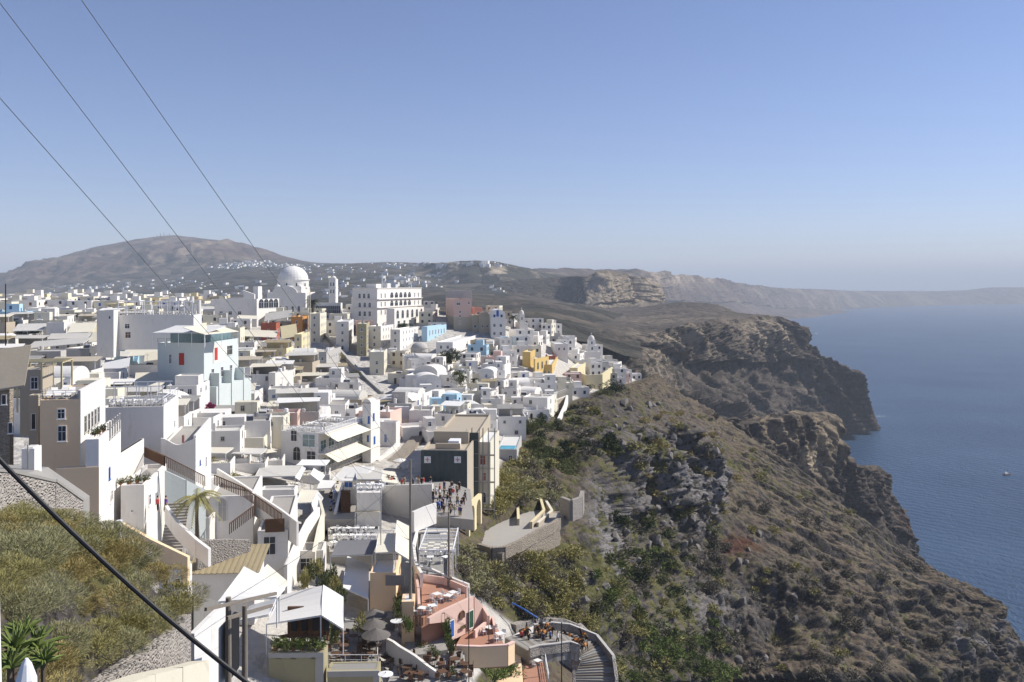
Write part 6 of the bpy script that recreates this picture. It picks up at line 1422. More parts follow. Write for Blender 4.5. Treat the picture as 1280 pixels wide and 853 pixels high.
def road():
    Dr=51.
    steps=MB(); o=FL(Dr,650,800)
    # curved stepped road as ribbons
    c=[(646,806,50.6),(660,802,50.6),(680,800,50.8),(700,797,51.0),(718,800,51.6),(734,812,53.0),(742,832,54.6),(744,856,56.4),(742,885,58.5)]
    pts=[FL(d,u,v) for u,v,d in c]; n=len(pts); W=3.0; L_=[];R_=[]
    for i in range(n):
        d=(pts[min(i+1,n-1)]-pts[max(i-1,0)]); d.z=0; d.normalize(); s=Vector((-d.y,d.x,0))*W; L_.append(pts[i]+s); R_.append(pts[i]-s)
    K=7
    for i in range(n-1):
        for k in range(K):
            f0,f1=k/K,(k+1)/K; z=(pts[i].lerp(pts[i+1],f0)).z; q=[L_[i].lerp(L_[i+1],f0),R_[i].lerp(R_[i+1],f0),R_[i].lerp(R_[i+1],f1),L_[i].lerp(L_[i+1],f1)]
            q=[Vector((x.x,x.y,z))-o for x in q]; steps.slab(q,2.,M_concrete if k%3 else M_greyw)
    tag(steps.build('stepped_road',None,o),kind='structure')
    def side(P_,lab,mat,h,cap,name='parapet_wall'):
        b=MB(); o=P_[0].copy()
        for a,c2 in zip(P_[:-1],P_[1:]): 
            Z=Vector((0,0,h)); b.beam(a-o+Z*.5-Vector((0,0,.4)),c2-o+Z*.5-Vector((0,0,.4)),.35,mat,h+.8)
        r=b.build(name,None,o); tag(r,lab,'wall'); b=MB()
        for a,c2 in zip(P_[:-1],P_[1:]): b.beam(a-o+Vector((0,0,h+.08)),c2-o+Vector((0,0,h+.08)),.45,cap,.12)
        b.build('coping',r)
    def fine(Q):
        out=[]
        for a,b_ in zip(Q[:-1],Q[1:]): out+=[a.lerp(b_,t/4) for t in range(4)]
        return out+[Q[-1]]
    side(fine(L_[2:]),'outer curved parapet of the donkey steps bending down to the right',M_stone,1.1,M_grey)
    side(fine(R_[:5]),'inner curved parapet of the donkey steps with pale coping',M_stone,.45,M_grey)
    side(fine(R_[5:]),'inner lower parapet of the donkey steps',M_stone,.45,M_grey)
    # grey rock retaining behind curve
    r=random.Random(9); k=0
    for (u,v,m) in [(655,800,5),(668,796,5),(682,794,4),(690,799,3),(660,806,4),(716,806,6),(722,812,5),(727,818,3),(676,803,3),(726,806,4)]:
        for i in range(1 if k%2 else 2):
            q=FL(51.2 if v<805 else 52.6,u+r.uniform(-5,5),v+r.uniform(-3,3)); horse(q,r.uniform(0,6.28),'saddled dark brown horse with orange blanket waiting on the donkey steps',seed=k)
        k+=1
    for i in range(6):
        t=[2,5,6,1,3,0][i]; person(FL(51.2,652+i*9,802+(i%2)*3),i,t,5,i%2,f'person in {CN[t]} top and black trousers among the horses','people among the horses')
    flat('terracotta roof terrace with white railing left of the donkey steps',52.5,[(655,853),(684,853),(678,818),(650,816)],M_terr,4,'terracotta_terrace')
    railF('white railing framing the terracotta roof terrace beside the donkey steps',52.5,[(656,816),(680,817),(686,853)],1.,M_whitep,1.2,3,.08)
    flat('brown lower yard floor left of the terracotta roof terrace',52.,[(620,853),(654,853),(650,812),(612,812)],M_tan,4,'yard')
    wallp('white low wall left of the waiting horses',[(640,796,131),(652,790,135),(668,783,139)],1.6,.4,M_white,'low_wall')
    wallp('rough grey rock cutting wall behind the waiting horses',[(640,780,140),(670,772,146),(700,772,150),(722,780,152),(738,795,150)],5.,1.6,M_stone,'rock_cutting_wall',dn=3)
    railing('blue metal handrail crossing the rocks above the horses',[(640,757,140),(655,765,140),(672,776,139)],.4,M_blued,2,0,w=.15)
    for i,(u,v) in enumerate([(662,822),(668,826),(672,832)]): table_set(FL(52.5,u,v),700+i,'on the terracotta roof terrace beside the donkey steps',nch=2)
M_reedgrey=simple('grey_thatch',(.16,.145,.13),.95,0,.4,6)
# ================================================================ procedural town
ORD=['','nearest','second nearest','third nearest','fourth nearest','fifth nearest','sixth nearest','seventh nearest','eighth nearest','ninth nearest','tenth nearest','eleventh nearest','twelfth nearest','thirteenth nearest','fourteenth nearest','fifteenth nearest']
def town(n_ind=238):
    r=random.Random(21); cand=[]
    Yv=128.; 
    while Yv<472:
        sp=6.7+ (Yv-128)*.006
        x=-.62*Yv-6
        while x<.30*Yv:
            xx=x+r.uniform(-1.9,1.9); yy=Yv+r.uniform(-1.9,1.9); x+=sp*r.uniform(.85,1.25)
            u=U0+F*xx/yy
            if u<-25: continue
            z=A.z(xx,yy); v=V0+(HC-z)*F/yy
            if u>edge_u(v)-6: continue
            if (v>625 and u>300) or (u>585 and v>545): continue
            if yy<150 and u<330: continue
            if any((xx-a)**2+(yy-b)**2<(c_+2.6)**2 for a,b,c_ in BLOCKED): continue
            cand.append((yy,xx,z,u,v))
        Yv+=sp*.98
    cand.sort()
    looks=[]; stuffb=MB(); nstuff=0
    for i,(yy,xx,z,u,v) in enumerate(cand):
        rr=random.Random(i*31+5); q=rr.random()
        m,cn=(M_white,'white') if q<(.72 if u>430 else .58) else (M_cream,'cream') if q<.84 else (M_grey,'grey') if q<.91 else (M_beige,'beige') if q<.94 else (M_blue,'pale blue') if q<.96 else (M_paleyellow,'pale yellow') if q<.98 else (M_palepink,'pale pink')
        L=rr.uniform(5,8.6); D=rr.uniform(5,9); h=rr.choice((3.,3.3,3.6,5.8,6.2)); th=rr.uniform(-22,26) if u>430 else rr.uniform(-16,4)
        if u<430: L*=1.35; D*=1.2
        vt=rr.random()<(.15 if u>430 else .04); wc=rr.choice((M_dark,M_dark,M_dark,M_shade,M_shade,M_brown,M_grey,M_dark,M_blued)); fr=rr.choice((M_whitep,M_whitep,M_grey,M_grey,M_white,M_blued))
        if i>=n_ind:
            T=Matrix.Translation((xx,yy,z))@Matrix.Rotation(-R(th),4,'Z'); stuffb.box(-L/2,-D/2,-5,L/2,D/2,h-.5,m,T)
            for (a,b_,c_,d) in ((-L/2,-D/2,L/2,-D/2+.25),(-L/2,D/2-.25,L/2,D/2),(-L/2,-D/2+.25,-L/2+.25,D/2-.25),(L/2-.25,-D/2+.25,L/2,D/2-.25)): stuffb.box(a,b_,h-.5,c_,d,h,m,T)
            stuffb.box(-L/2+.26,-D/2+.26,h-.5,L/2-.26,D/2-.26,h-.44,M_roofw,T)
            for f in range(1 if h<5 else 2):
                for k in range(2): stuffb.box(-L/4+k*L/2-.5,-D/2-.03,1+3*f,-L/4+k*L/2+.5,-D/2-.0,2.3+3*f,wc,T); stuffb.box(L/2+.0,-D/4+k*D/2-.5,1+3*f,L/2+.03,-D/4+k*D/2+.5,2.3+3*f,wc,T)
            if rr.random()<.4: stuffb.box(-1,0,h-.44,2,3,h+1.8,m,T)
            nstuff+=1; continue
        C=Vector((xx,yy,z)); root=thing('house',C,-R(th),None,'house','houses packed down the town slope')
        b=MB(); t=.25; par=0 if vt else rr.uniform(.4,1.); b.box(-L/2,-D/2,-5,L/2,D/2,h-par,m)
        if par:
            b.box(-L/2,-D/2,h-par,L/2,-D/2+t,h,m); b.box(-L/2,D/2-t,h-par,L/2,D/2,h,m); b.box(-L/2,-D/2+t,h-par,-L/2+t,D/2-t,h,m); b.box(L/2-t,-D/2+t,h-par,L/2,D/2-t,h,m)
        b.build('wall',root)
        class S_: pass
        s=S_(); s.root=root
        rf=rr.choice((M_roofw,M_roofw,M_roof,M_roof,M_white,M_beige,M_roofw)) if u>430 else rr.choice((M_roof,M_beige,M_concrete,M_pave,M_roofw))
        if vt: vault(s,-L/2,L/2,-D/2,D/2,h-.01,rr.choice('xy'),M_white if rr.random()<.6 else M_roofw,rise=.5)
        else:
            b=MB(); b.box(-L/2+t+.004,-D/2+t+.004,h-par+.004,L/2-t-.004,D/2-t-.004,h-par+.06,rf); b.build('roof',root)
        up=(not vt) and rr.random()<(.45 if u>430 else .2)
        if up:
            l2=L*rr.uniform(.4,.6); d2=D*rr.uniform(.4,.7); x0=rr.choice((-L/2+.3,L/2-.3-l2)); y0=D/2-.3-d2; b=MB(); b.box(x0,y0,h-par+.07,x0+l2,y0+d2,h+2.6,m); b.build('upper_room',root)
            o=link(win_mesh(.9,1.2,False,fr,wc),'window',root); o.location=(x0+l2*.35,y0,h+.7)
            o=link(win_mesh(.9,1.9,False,fr,wc,False,False),'door',root); o.location=(x0+l2,y0+d2*.5,h-par+.1); o.rotation_euler=(0,0,math.pi/2)
        elif not vt and rr.random()<(.3 if u>430 else .8) :
            b=MB(); pm=M_whitep; x0,x1=-L/2+.5,L/2-.5; y1=D/2-.5; y0=-.2
            for X in (x0,x1): 
                for Yq in (y0,y1): b.beam((X,Yq,h-par),(X,Yq,h+1.9),.12,pm)
            b.slab([(x0-.3,y0-.3,h+1.7),(x1+.3,y0-.3,h+1.7+rr.choice((0,0,.3))),(x1+.3,y1+.3,h+2.4),(x0-.3,y1+.3,h+2.4)],.1,rr.choice((M_canvas,M_roof,M_beige,M_wcanvas,M_concrete,M_reed)));
            if rr.random()<.6: b.box(x0,y1,h-par,x1,y1+.1,h+1.9,rr.choice((m,m,M_concrete,M_grey))); b.build('canopy',root)
        fl=1 if h<5 else 2
        ndoor=0
        for f in range(fl):
            nS=rr.choice((0,1,1,2,2,3)); nE=rr.choice((0,1,1,2))
            for k in range(nS):
                x=-L/2+L*(k+.5+rr.uniform(-.2,.2))/nS; ww=rr.choice((.7,.8,1.)); wh=rr.choice((.8,1.1,1.3))
                if f==0 and k==0 and rr.random()<.6: me=win_mesh(1,2.1,rr.random()<.3,fr,wc,False,False); nm='door'; zz=.02
                else: me=win_mesh(ww,wh,False,fr,wc); nm='window'; zz=1.+3*f
                o=link(me,nm,root); o.location=(x,-D/2,zz)
            for k in range(nE):
                y=-D/2+D*(k+.5)/nE; me=win_mesh(.9,1.3,rr.random()<.2,fr,wc); o=link(me,'window',root); o.location=(L/2,y,1.+3*f); o.rotation_euler=(0,0,math.pi/2)
        if not vt: roofbits(s,i,-L/2+.4,L/2-.4,-D/2+.4,D/2-.4,h-par)
        # stair / step parapet beside
        if rr.random()<.35:
            b=MB(); 
            for k in range(6): b.box(L/2,-D/2+k*.6,-3,L/2+1.1,-D/2+(k+1)*.6,.3+k*.45,m)
            b.build('outside_stair',root)
        look=f"{'vaulted' if vt else 'two-storey' if fl==2 else 'low'} {cn} house" + (' with upper room' if up else '')
        looks.append((root,look,u,V0+(HC-z-h*.5)*F/yy))
    # labels: look + rank of nearness to a landmark
    groups={}
    for t in looks:
        best=min(range(len(LAND)),key=lambda k:math.hypot(LAND[k][1]-t[2],(LAND[k][2]-t[3])*1.3)); l=LAND[best]; du=t[2]-l[1]; dv=t[3]-l[2]
        dr='right of' if abs(du)>abs(dv) and du>0 else 'left of' if abs(du)>abs(dv) else 'below' if dv>0 else 'above'
        groups.setdefault((t[1],best,dr),[]).append((math.hypot(du,dv),t[0]))
    for (look,k,dr),L_ in groups.items():
        L_.sort(key=lambda a:a[0])
        for n,(d,o) in enumerate(L_): o['label']=f"{look}, "+(f"{ORD[n+1]} such " if len(L_)>1 else "only such ")+f"{dr} {LAND[k][0]}"
    if nstuff: tag(stuffb.build('distant_town_houses'),kind='stuff')
    print('cand',len(cand),'ind',len(looks),'stuff',nstuff)
def far_villages():
    r=random.Random(77); b=MB(); cnt=0
    def put(sh,u,v,n,su,sv,sz=(7,16)):
        nonlocal cnt
        for i in range(n):
            uu=r.gauss(u,su); vv=r.gauss(v,sv); Y=sh.Yat(uu,vv)
            if Y is None or Y>6300: continue
            x=(uu-U0)/F*Y; z=sh.zY(uu,Y); L=r.uniform(*sz)*(.6+Y/4500); D=r.uniform(*sz)*.8*(.6+Y/4500); h=r.uniform(3,6)*(.8+Y/5000)
            T=Matrix.Translation((x,Y,z+1))@Matrix.Rotation(r.uniform(-.5,.5),4,'Z'); b.box(-L/2,-D/2,-9,L/2,D/2,h+2,r.choice((M_white,M_white,M_white,M_cream,M_roofw)),T); cnt+=1
    put(D_,300,330,90,22,3); put(D_,345,334,40,30,2); put(D_,395,340,40,40,4); put(D_,470,350,34,45,8); put(D_,520,352,50,25,6); put(D_,440,368,30,60,6)
    put(D_,110,360,50,45,3); put(D_,60,372,50,50,4); put(D_,150,380,30,60,4); put(D_,220,384,25,50,4); put(D_,40,390,16,40,4); put(D_,600,332,30,22,1.5); put(D_,510,333,40,30,1.5); put(D_,300,372,26,60,8)
    put(F_,618,368,14,14,5,(6,11)); put(D_,250,360,40,60,8)
    for i in range(46):
        u=r.choice((r.gauss(1150,12),r.uniform(1045,1220),r.uniform(705,790))); Y=G_.smooth_knots(np.array([float(u)]),8)[0][4]; z=HC-(Y[0]-V0)/F*Y[1]+6; k=Y[1]/F
        T=Matrix.Translation(((u-U0)/F*Y[1],Y[1]+20,z)); L=r.uniform(.6,1.6)*k; b.box(-L,-10,-60,L,40,r.uniform(.1,.6)*k,M_white,T)
    tag(b.build('distant_village_houses'),kind='stuff')
    # radar masts on the summit
    q=P(205,296,6400); b=MB()
    for i,x in enumerate((-50,-25,0,22,40)): b.beam((x,0,-60),(x,0,14+8*(i%3)),4,M_metal)
    tag(b.build('radio_mast',None,q),'cluster of radio masts on the mountain summit','mast')
# ================================================================ plants, bank, wires, boats
def veg():
    # dark trees in and near town
    for (u,v,Y,h,w,m,lb,c) in [
        (563,466,None,9,8,F_dark,'dark round tree standing in the middle of the white town',3),
        (574,495,None,8.5,6,F_mid,'green bushy tree lower right of the dark round tree',4),
        (660,548,None,6,7,F_mid,'green tree at the cliff-side end of the white houses',5),
        (646,545,None,4.5,5,F_mid,'small green tree left of the cliff-side tree',6),
        (770,500,None,8,11,F_dark,'broad dark green tree below the last houses on the right',7),
        (757,504,None,5.5,8,F_mid,'low green tree left of the broad dark tree',8),
        (735,493,None,4,5,F_dark,'small dark tree below the cream retaining wall',9),
        (678,530,None,3.4,3.4,F_dark,'little dark bush tree beneath the beige retaining wall',10),
        (12,424,None,7,12,F_dark,'dark tree mass beside the dark pole at the far left',11),
        (34,428,None,5.5,8,F_dark,'smaller dark tree right of the dark tree mass at the far left',12),
        (420,452,None,4,6,F_olive,'olive green tree right of the sloping ramp wall',13),
        (505,415,None,4,8,F_dark,'dark flat tree below the arched hotel arcade',14),
        (528,447,None,4,7,F_olive,'olive tree left of the round stone chapel',15),
        (244,505,None,5,9,F_olive,'olive green tree left of the magenta bougainvillea',16),
        (262,510,None,3.5,8,F_mid,'low green tree under the bougainvillea',17),
        (305,430,None,4,7,F_mid,'green tree right of the pale teal hotel',18),
        (440,475,None,3,6,F_mid,'small green tree beside the foot of the ramp wall',19),
        (350,560,None,4,5,F_dark,'dark small tree left of the three-level restaurant',20)]:
        Y=A.Yat(u,v) or 440; tree(P(u,v,Y),h,w,m,lb,c)
    palm(G_at(391,420),14.5,'tall palm with thick trunk left of the bell tower',3.6,1,True)
    palm(G_at(642,415),7,'palm tree beside the little lantern church',3.2,2,True)
    palm(P(247,672,94),4.2,'green palm tree in the white courtyard at the lower left',2.6,3)
    palm(G_at(592,490),4,'small palm tree among the white houses',2,5,True)
    for i,(u,v,w) in enumerate([(240,508,3.2),(254,511,3.2),(276,524,3),(288,526,3.2),(300,525,3.4),(312,526,3)]):
        q=P(u,v+6,(A.Yat(u,v+14) or 180)); shrub(q,w,w*.8,2.2,F_mag,'magenta bougainvillea mass below the teal hotel' if i else 'pink bougainvillea clump left of the magenta hedge',i,900,.28,.6,'bougainvillea' if i else None,'bougainvillea','bougainvillea')
    # hillside shrubs right of town
    r=random.Random(4); n=0
    zones=[((600,700,560,640),80,(F_olive,F_grey,F_dry)),((565,640,690,760),70,(F_olive,F_grey,F_dry)),((640,720,690,770),90,(F_olive,F_olive,F_dry)),((640,770,500,570),90,(F_mid,F_dry,F_olive,F_dark)),((570,650,800,853),20,(F_bright,F_mid)),((740,860,690,853),110,(F_olive,F_mid,F_bright,F_dry)),((790,960,520,640),60,(F_yel,F_olive,F_dry)),((880,1080,620,853),120,(F_dry,F_dry,F_olive)),((800,920,780,853),80,(F_bright,F_mid)),((770,900,640,740),70,(F_dark,F_mid,F_dry)),((1000,1240,700,853),60,(F_dry,F_dryd))]
    names={F_olive.name:'olive green',F_grey.name:'grey-green',F_dry.name:'dry brown',F_mid.name:'green',F_dark.name:'dark green',F_bright.name:'bright green',F_yel.name:'yellow-green',F_dryd.name:'dark brown'}
    SP=[]
    for (a,b_,c,d),k,ms in zones:
        for i in range(k):
            u=r.uniform(a,b_); v=r.uniform(c,d)
            if u<edge_u(v)+3 or (640<u<762 and v>776) or (590<u<716 and 632<v<694): continue
            q=HIT(u,v)
            if q is None: continue
            Y=q.y; m=r.choice(ms); s=r.uniform(.7,2.2)*(1+.0015*Y); q=q-Vector((0,0,.3))
            SP.append((s/Y,q,s,s*.75,m,'on the cliff slope below the lookout terrace' if u<740 and v>640 else 'on the green slope beside the town edge' if u<760 else 'on the rocky slope right of the cliff',None))
    # clumped lines of bushes
    for i,(u0,v0,u1,v1,m,k,s,lb) in enumerate([(652,545,712,592,F_mid,16,3.,'dark green hedge of bushes running down below the white houses'),(640,600,618,640,F_olive,12,2.6,'olive bushes carpeting the slope right of the scaffolding'),(760,720,800,790,F_olive,10,2.6,'pale green bushes following the gully line'),(650,700,700,745,F_olive,16,2.6,'olive bushes hanging below the lookout terrace'),(595,835,650,850,F_bright,7,1.9,'bright green creeper patch at the bottom edge'),(690,755,735,790,F_olive,12,2.2,'olive bushes behind the donkey steps'),(800,790,900,850,F_bright,16,3.4,'bright green thicket at the bottom of the ravine'),(805,520,850,524,F_yel,6,2.6,'yellow-green bushes on top of the dark cliff')]):
        for j in range(k):
            f=(j+.5)/k; u=u0+(u1-u0)*f+r.uniform(-9,9); v=v0+(v1-v0)*f+r.uniform(-9,9); q=HIT(u,v)
            if q is None or (640<u<752 and v>786 and i!=4 and u<760): continue
            ss=s*r.uniform(.8,1.2); SP.append((9,q-Vector((0,0,.4)),ss,ss*r.uniform(.65,.85),m,None,lb))
    SP.sort(key=lambda t:-t[0]); V_=[];MI=[];ml=[F_dry,F_mid,F_olive,F_dark,F_bright,F_grey,F_yel,F_dryd]
    for t in SP:
        _,q,s,sz,m,where,lb=t
        if n<190: shrub(q,s,s,sz,m,lb or f'{names[m.name]} rounded shrub growing {where}',n,620,.19,.35,lb or f'{names[m.name]} shrubs {where}')
        else:
            me=leaf_mesh(n%4,300,.28,m,.4,True,.3); co=np.empty(len(me.vertices)*3,np.float32); me.vertices.foreach_get('co',co); co=co.reshape(-1,3)*np.array([s,s,sz]); a=n*1.7; ca,sa=math.cos(a),math.sin(a)
            co=np.stack([co[:,0]*ca-co[:,1]*sa,co[:,0]*sa+co[:,1]*ca,co[:,2]],1)+np.array(q); V_.append(co); MI.append(np.full(len(co)//4,ml.index(m)))
        n+=1
    co=np.concatenate(V_).astype(np.float32); k=len(co)//4; me=bpy.data.meshes.new('hillside_scrub'); me.vertices.add(len(co)); me.vertices.foreach_set('co',co.ravel()); me.loops.add(len(co)); me.loops.foreach_set('vertex_index',np.arange(len(co),dtype=np.int32)); me.polygons.add(k); me.polygons.foreach_set('loop_start',np.arange(0,4*k,4,dtype=np.int32)); me.polygons.foreach_set('loop_total',np.full(k,4,np.int32)); 
    for m in ml: me.materials.append(m)
    me.polygons.foreach_set('material_index',np.concatenate(MI).astype(np.int32)); me.update(calc_edges=True); tag(link(me,'hillside_scrub'),kind='stuff')
def G_at(u,v): return P(u,v,A.Yat(u,v))
def boulders():
    r=random.Random(8); ms=[]
    rock=MT_ROCK
    for k in range(4):
        bm=MB(); n=160; import mathutils
        pts=[Vector((r.gauss(0,1),r.gauss(0,1),r.gauss(0,1))).normalized()*r.uniform(.75,1.) for _ in range(26)]
        import bmesh
        b=bmesh.new(); [b.verts.new(p) for p in pts]; bmesh.ops.convex_hull(b,input=b.verts); me=bpy.data.meshes.new('boulder'); b.to_mesh(me); b.free(); me.materials.append(rock); ms.append(me)
    for i in range(150):
        z=r.choice([(700,860,500,560),(760,880,640,700),(640,760,700,790),(860,1000,640,853),(600,660,640,700),(820,900,560,660)])
        u=r.uniform(z[0],z[1]); v=r.uniform(z[2],z[3]); q=HIT(u,v)
        if q is None or u<edge_u(v)+3 or (640<u<760 and v>776) or (560<u<735 and 625<v<700): continue
        Y=q.y
        o=link(ms[i%4],'boulder'); s=r.uniform(.5,1.7)*(.6+Y/250); o.location=q; s*=.8; o.scale=(s,s*r.uniform(.6,1),s*r.uniform(.5,.9)); o.rotation_euler=(r.random()*3,r.random()*3,r.random()*3)
        tag(o,'angular grey-brown boulder lying on the cliff slopes','boulder','boulders on the cliff slopes')
MT_ROCK=None
def bank():
    K=Sheet([(-200,[(1500,10),(1000,16),(853,20),(760,26),(700,33),(655,42),(662,46),(900,52),(1100,58)]),
     (0,[(1500,10),(1000,16),(853,20),(760,26),(700,33),(655,42),(662,46),(900,52),(1100,58)]),
     (50,[(1500,12),(1000,18),(853,25),(770,30),(712,35),(658,42),(666,46),(900,52),(1100,58)]),
     (100,[(1600,12),(1200,18),(1000,28),(868,33.8),(762,37),(668,42),(676,46),(900,52),(1100,58)]),
     (150,[(1900,12),(1600,19),(1300,30),(860,37),(800,38.5),(688,42.5),(694,46),(900,52),(1100,58)]),
     (185,[(2100,12),(1800,19),(1500,32),(1000,39.5),(802,41),(735,44),(740,47),(950,52),(1100,58)]),
     (215,[(2300,12),(1900,19),(1600,34),(1100,43),(785,44.8),(768,47),(775,49),(1000,53),(1150,58)]),
     (235,[(2400,12),(2000,19),(1700,34),(1300,43),(1100,45.5),(1050,48),(1060,50),(1100,54),(1200,58)]),
     (300,[(2400,12),(1800,19),(1500,25),(1250,32),(1100,37),(1000,42),(1000,46),(1050,52),(1150,58)])])
    def at(u,v,Y,Z,n,q):
        U=u.reshape(-1); z0=0*U; return dict(veg=.25+z0,rock=z0,light=z0,red=z0,tuft=z0,town=z0)
    sheet_mesh(K,'bank_ground',-200,300,4,[10,14,20,20,20,10,12,6],flatamp(.12),at,MT_A,.4)
    r=random.Random(12); n=0
    rows=[(18.5,880,6),(21,853,6),(26,790,8),(30.5,742,9),(34.5,702,12),(38,675,14),(41,665,14),(44.5,665,12)]
    for ri,(Yr,vr,cnt) in enumerate(rows):
        for i in range(cnt):
            u=-30+i*(258/(cnt-1))+r.uniform(-6,6)
            if u>222: continue
            Y=Yr+r.uniform(-1.5,1.5); z=K.zY(u,Y)+.05; x=(u-U0)/F*Y
            if HC-z<4: continue
            vv=V0+(HC-z)*F/Y
            if vv>np.interp(u,[0,60,105,150,185,214,229],[1000,900,860,826,802,780,762])+3 : continue
            m=r.choice((F_olive,F_yel,F_grey) if u>90 else (F_grey,F_olive,F_grey,F_yel)); s=r.uniform(1.3,1.8)*(Y/30)**.5
            nm={F_olive.name:'olive green',F_yel.name:'golden',F_grey.name:'grey-green'}[m.name]
            shrub(Vector((x,Y,z-.15)),s*1.15,s,s*.62,m,f'{nm} feathery shrub on the near bank, '+['in the very front row','in the front row','in the second row','in the third row','in the middle row','in the fifth row','in the sixth row','in the back row'][ri]+f' at the {["left","centre","right"][min(2,max(0,int((u+30)/85)))]}',n,8500,.105,.10,f'{nm} shrubs on the near bank',up=1.0); n+=1
    # aloe
    for j,(u,v,Y,s) in enumerate([(18,800,17,.75),(46,795,17.5,.7),(28,780,18,.6),(12,822,16.5,.6),(54,815,16.8,.55)]):
        q=P(u,v+30,Y); a_=thing('aloe',q,0,f'{["left","right","rear","lower left","lower right"][j]} spiky green aloe behind the white post in the lower left corner','aloe'); b=MB(); rg=random.Random(j)
        for i in range(34):
            a=i*2.4; el=rg.uniform(.15,1.35); L=s*rg.uniform(.7,1.); pts=[]
            for k in range(5):
                t=k/4; pts.append(Vector((math.cos(a)*math.cos(el)*L*t,math.sin(a)*math.cos(el)*L*t,L*(math.sin(el)*t-.25*t*t)+.25)))
            b.tube(pts,[.035,.04,.03,.018,.004],F_bright,5)
        b.build('leaf_rosette',a_); b=MB(); b.tube([(0,0,-.8),(0,0,.3)],.05,M_trunk,6); b.build('stem',a_)
    b=MB(); q=P(2,853,7.); b.tube([(-.09,0,-1.),(-.085,0,.0),(-.06,0,1.1)],[.09,.075,.03],M_whitep,12); tag(b.build('white_post',None,q),'white tapering post at the very left edge close to the camera','post')
    b=MB(); q=P(33,840,13.); b.tube([(0,0,-1.),(0,0,-.1),(0,0,.12),(0,0,.2)],[.16,.14,.07,.02],M_whitep,12); tag(b.build('white_bollard',None,q),'white rounded bollard top below the aloes','bollard')
def wires():
    def cable(label,pts,r,mat=M_black,name='power_cable',sag=0):
        q=[P(*p) for p in pts]; o=q[0].copy(); b=MB(); pp=[]
        for a,c in zip(q[:-1],q[1:]):
            for k in range(12): f=k/12; pp.append(a.lerp(c,f)-o-Vector((0,0,sag*4*f*(1-f))))
        pp.append(q[-1]-o); b.tube(pp,r,mat,8); tag(b.build(name,None,o),label,'cable')
    cable('thick black cable crossing the near bank from left edge to bottom',[(-60,512,11.0),(380,905,11.5)],.031,sag=.22)
    cable('uppermost thin wire descending across the sky from the top left centre',[(60,-60,14),(620,742,99)],.0075,M_metal,sag=.05)
    cable('middle thin wire descending across the sky from the top left corner',[(-45,-55,14),(600,790,99)],.0075,M_metal,sag=.05)
    cable('lowest thin wire descending across the sky from the left edge',[(-60,55,14),(513,700,99)],.0075,M_metal,sag=.05)
    cable('faint service wire running from the beige wooden pole to the lamp post',[(513,590,99),(586,740,92)],.02,M_metal,sag=.4)
    cable('faint service wire above the ribbed canopy',[(330,480,190),(400,560,150),(513,600,99)],.025,M_metal,sag=.6)
    cable('wire sagging between the beige pole and the twin dark poles',[(285,752,56),(513,590,99)],.015,sag=.6)
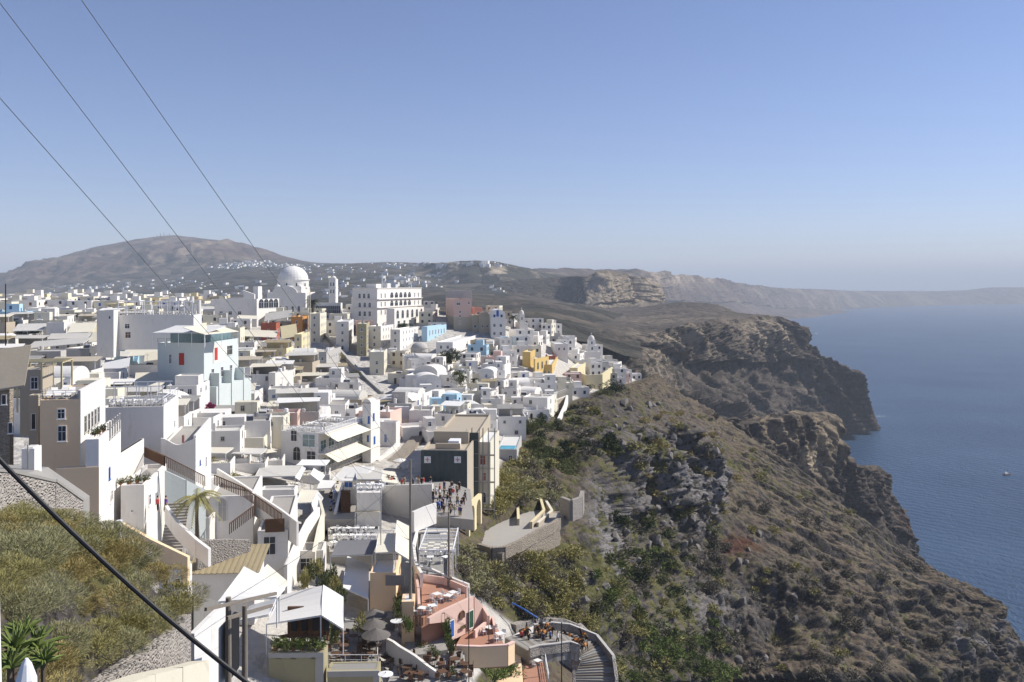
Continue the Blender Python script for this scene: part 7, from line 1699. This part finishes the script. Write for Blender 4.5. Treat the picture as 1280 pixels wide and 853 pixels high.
def boats():
    def boat(label,u,v,L,col,masts=1,name='boat'):
        Y=HC*F/(v-V0); q=P(u,v,Y); r=thing(name,q,.4,label,'boat'); b=MB(); k=10; ring=[]
        for z,s in ((-.3,.7),(L*.09,1.)):
            ring+= [(L/2*math.cos(2*math.pi*i/k*1.)*(1.15 if math.cos(2*math.pi*i/k)>0 else .9)*s, L*.16*math.sin(2*math.pi*i/k)*s, z) for i in range(k)]
        b.add(ring,[(i,(i+1)%k,k+(i+1)%k,k+i) for i in range(k)]+[tuple(range(k,2*k)),tuple(range(k-1,-1,-1))],col); b.build('hull',r)
        b=MB(); b.box(-L*.25,-L*.09,L*.09,L*.1,L*.09,L*.2,M_whitep); b.box(-L*.2,-L*.06,L*.2,0,L*.06,L*.26,M_whitep); b.build('cabin',r)
        for i in range(masts): b=MB(); b.beam((L*(.1-.3*i),0,L*.1),(L*(.1-.3*i),0,L*.5),L*.012,M_brown); b.build('mast',r)
        return r
    boat('dark wooden boat with two masts anchored on the sea at the right',1258,594,14,M_brown,2); boat('tiny pale boat far out near the distant cliffs',1020,418,26,M_whitep,0)
    # surf
    m=simple('sea_foam',(.55,.58,.6),.9); b=MB(); o=P(1087,520,1440*1.); 
    Yf=HC*F/(520.5-V0); c=P(1096,520.5,Yf); 
    for i in range(9): x=-9+i*3; b.slab([(x,-1+math.sin(i)*1.2,.12),(x+3,-1+math.sin(i+1)*1.2,.12),(x+3,1.5+math.cos(i*2)*1.2,.12),(x,1.3+math.cos(i*2-2)*1.2,.12)],.05,m)
    for o2 in (b.build('surf',None,Vector((c.x,c.y,0.05))),): tag(o2,kind='stuff')
def rockmat():
    m,nt,b=newmat('boulder_rock'); w=wpos(nt); c=mixc(nt,noise(nt,w,.8,6,.65),(.10,.09,.08),(.26,.235,.21)); nt.links.new(c,b.inputs['Base Color']); b.inputs['Roughness'].default_value=1.; bump(nt,b,noise(nt,w,3,5),1,.15); return m
MT_ROCK=rockmat()
import time as _t
def _run(f,*a):
    t=_t.time(); f(*a); print(f.__name__,round(_t.time()-t,1),len(bpy.data.objects))
_run(build_terrain); _run(landmarks); _run(upper_left); _run(fore_left); _run(middle); _run(bottom); _run(gaps); [BLOCKED.append((lambda q:(q.x,q.y,3.6))(P(uu,vv,A.Yat(uu,vv)))) for uu in range(232,322,8) for vv in (520,532)]; [BLOCKED.append((lambda q:(q.x,q.y,4))(P(uu,vv,A.Yat(uu,vv)))) for uu in range(345,482,8) for vv in (572,586,600,614)]; [BLOCKED.append((lambda q:(q.x,q.y,4))(P(uu,vv,A.Yat(uu,vv)))) for uu in range(270,340,12) for vv in (592,)]; _run(town); _run(far_villages); _run(bank); _run(veg); _run(boulders); _run(wires); _run(boats)
for o in list(COL.objects):
    if o.type=='EMPTY' and o.parent is None and not o.children: bpy.data.objects.remove(o)

for o in COL.objects:
    l=o.get('label')
    if l and len(l.split())>16: print('LONG',len(l.split()),l)
build_world(); build_sea(); build_haze()
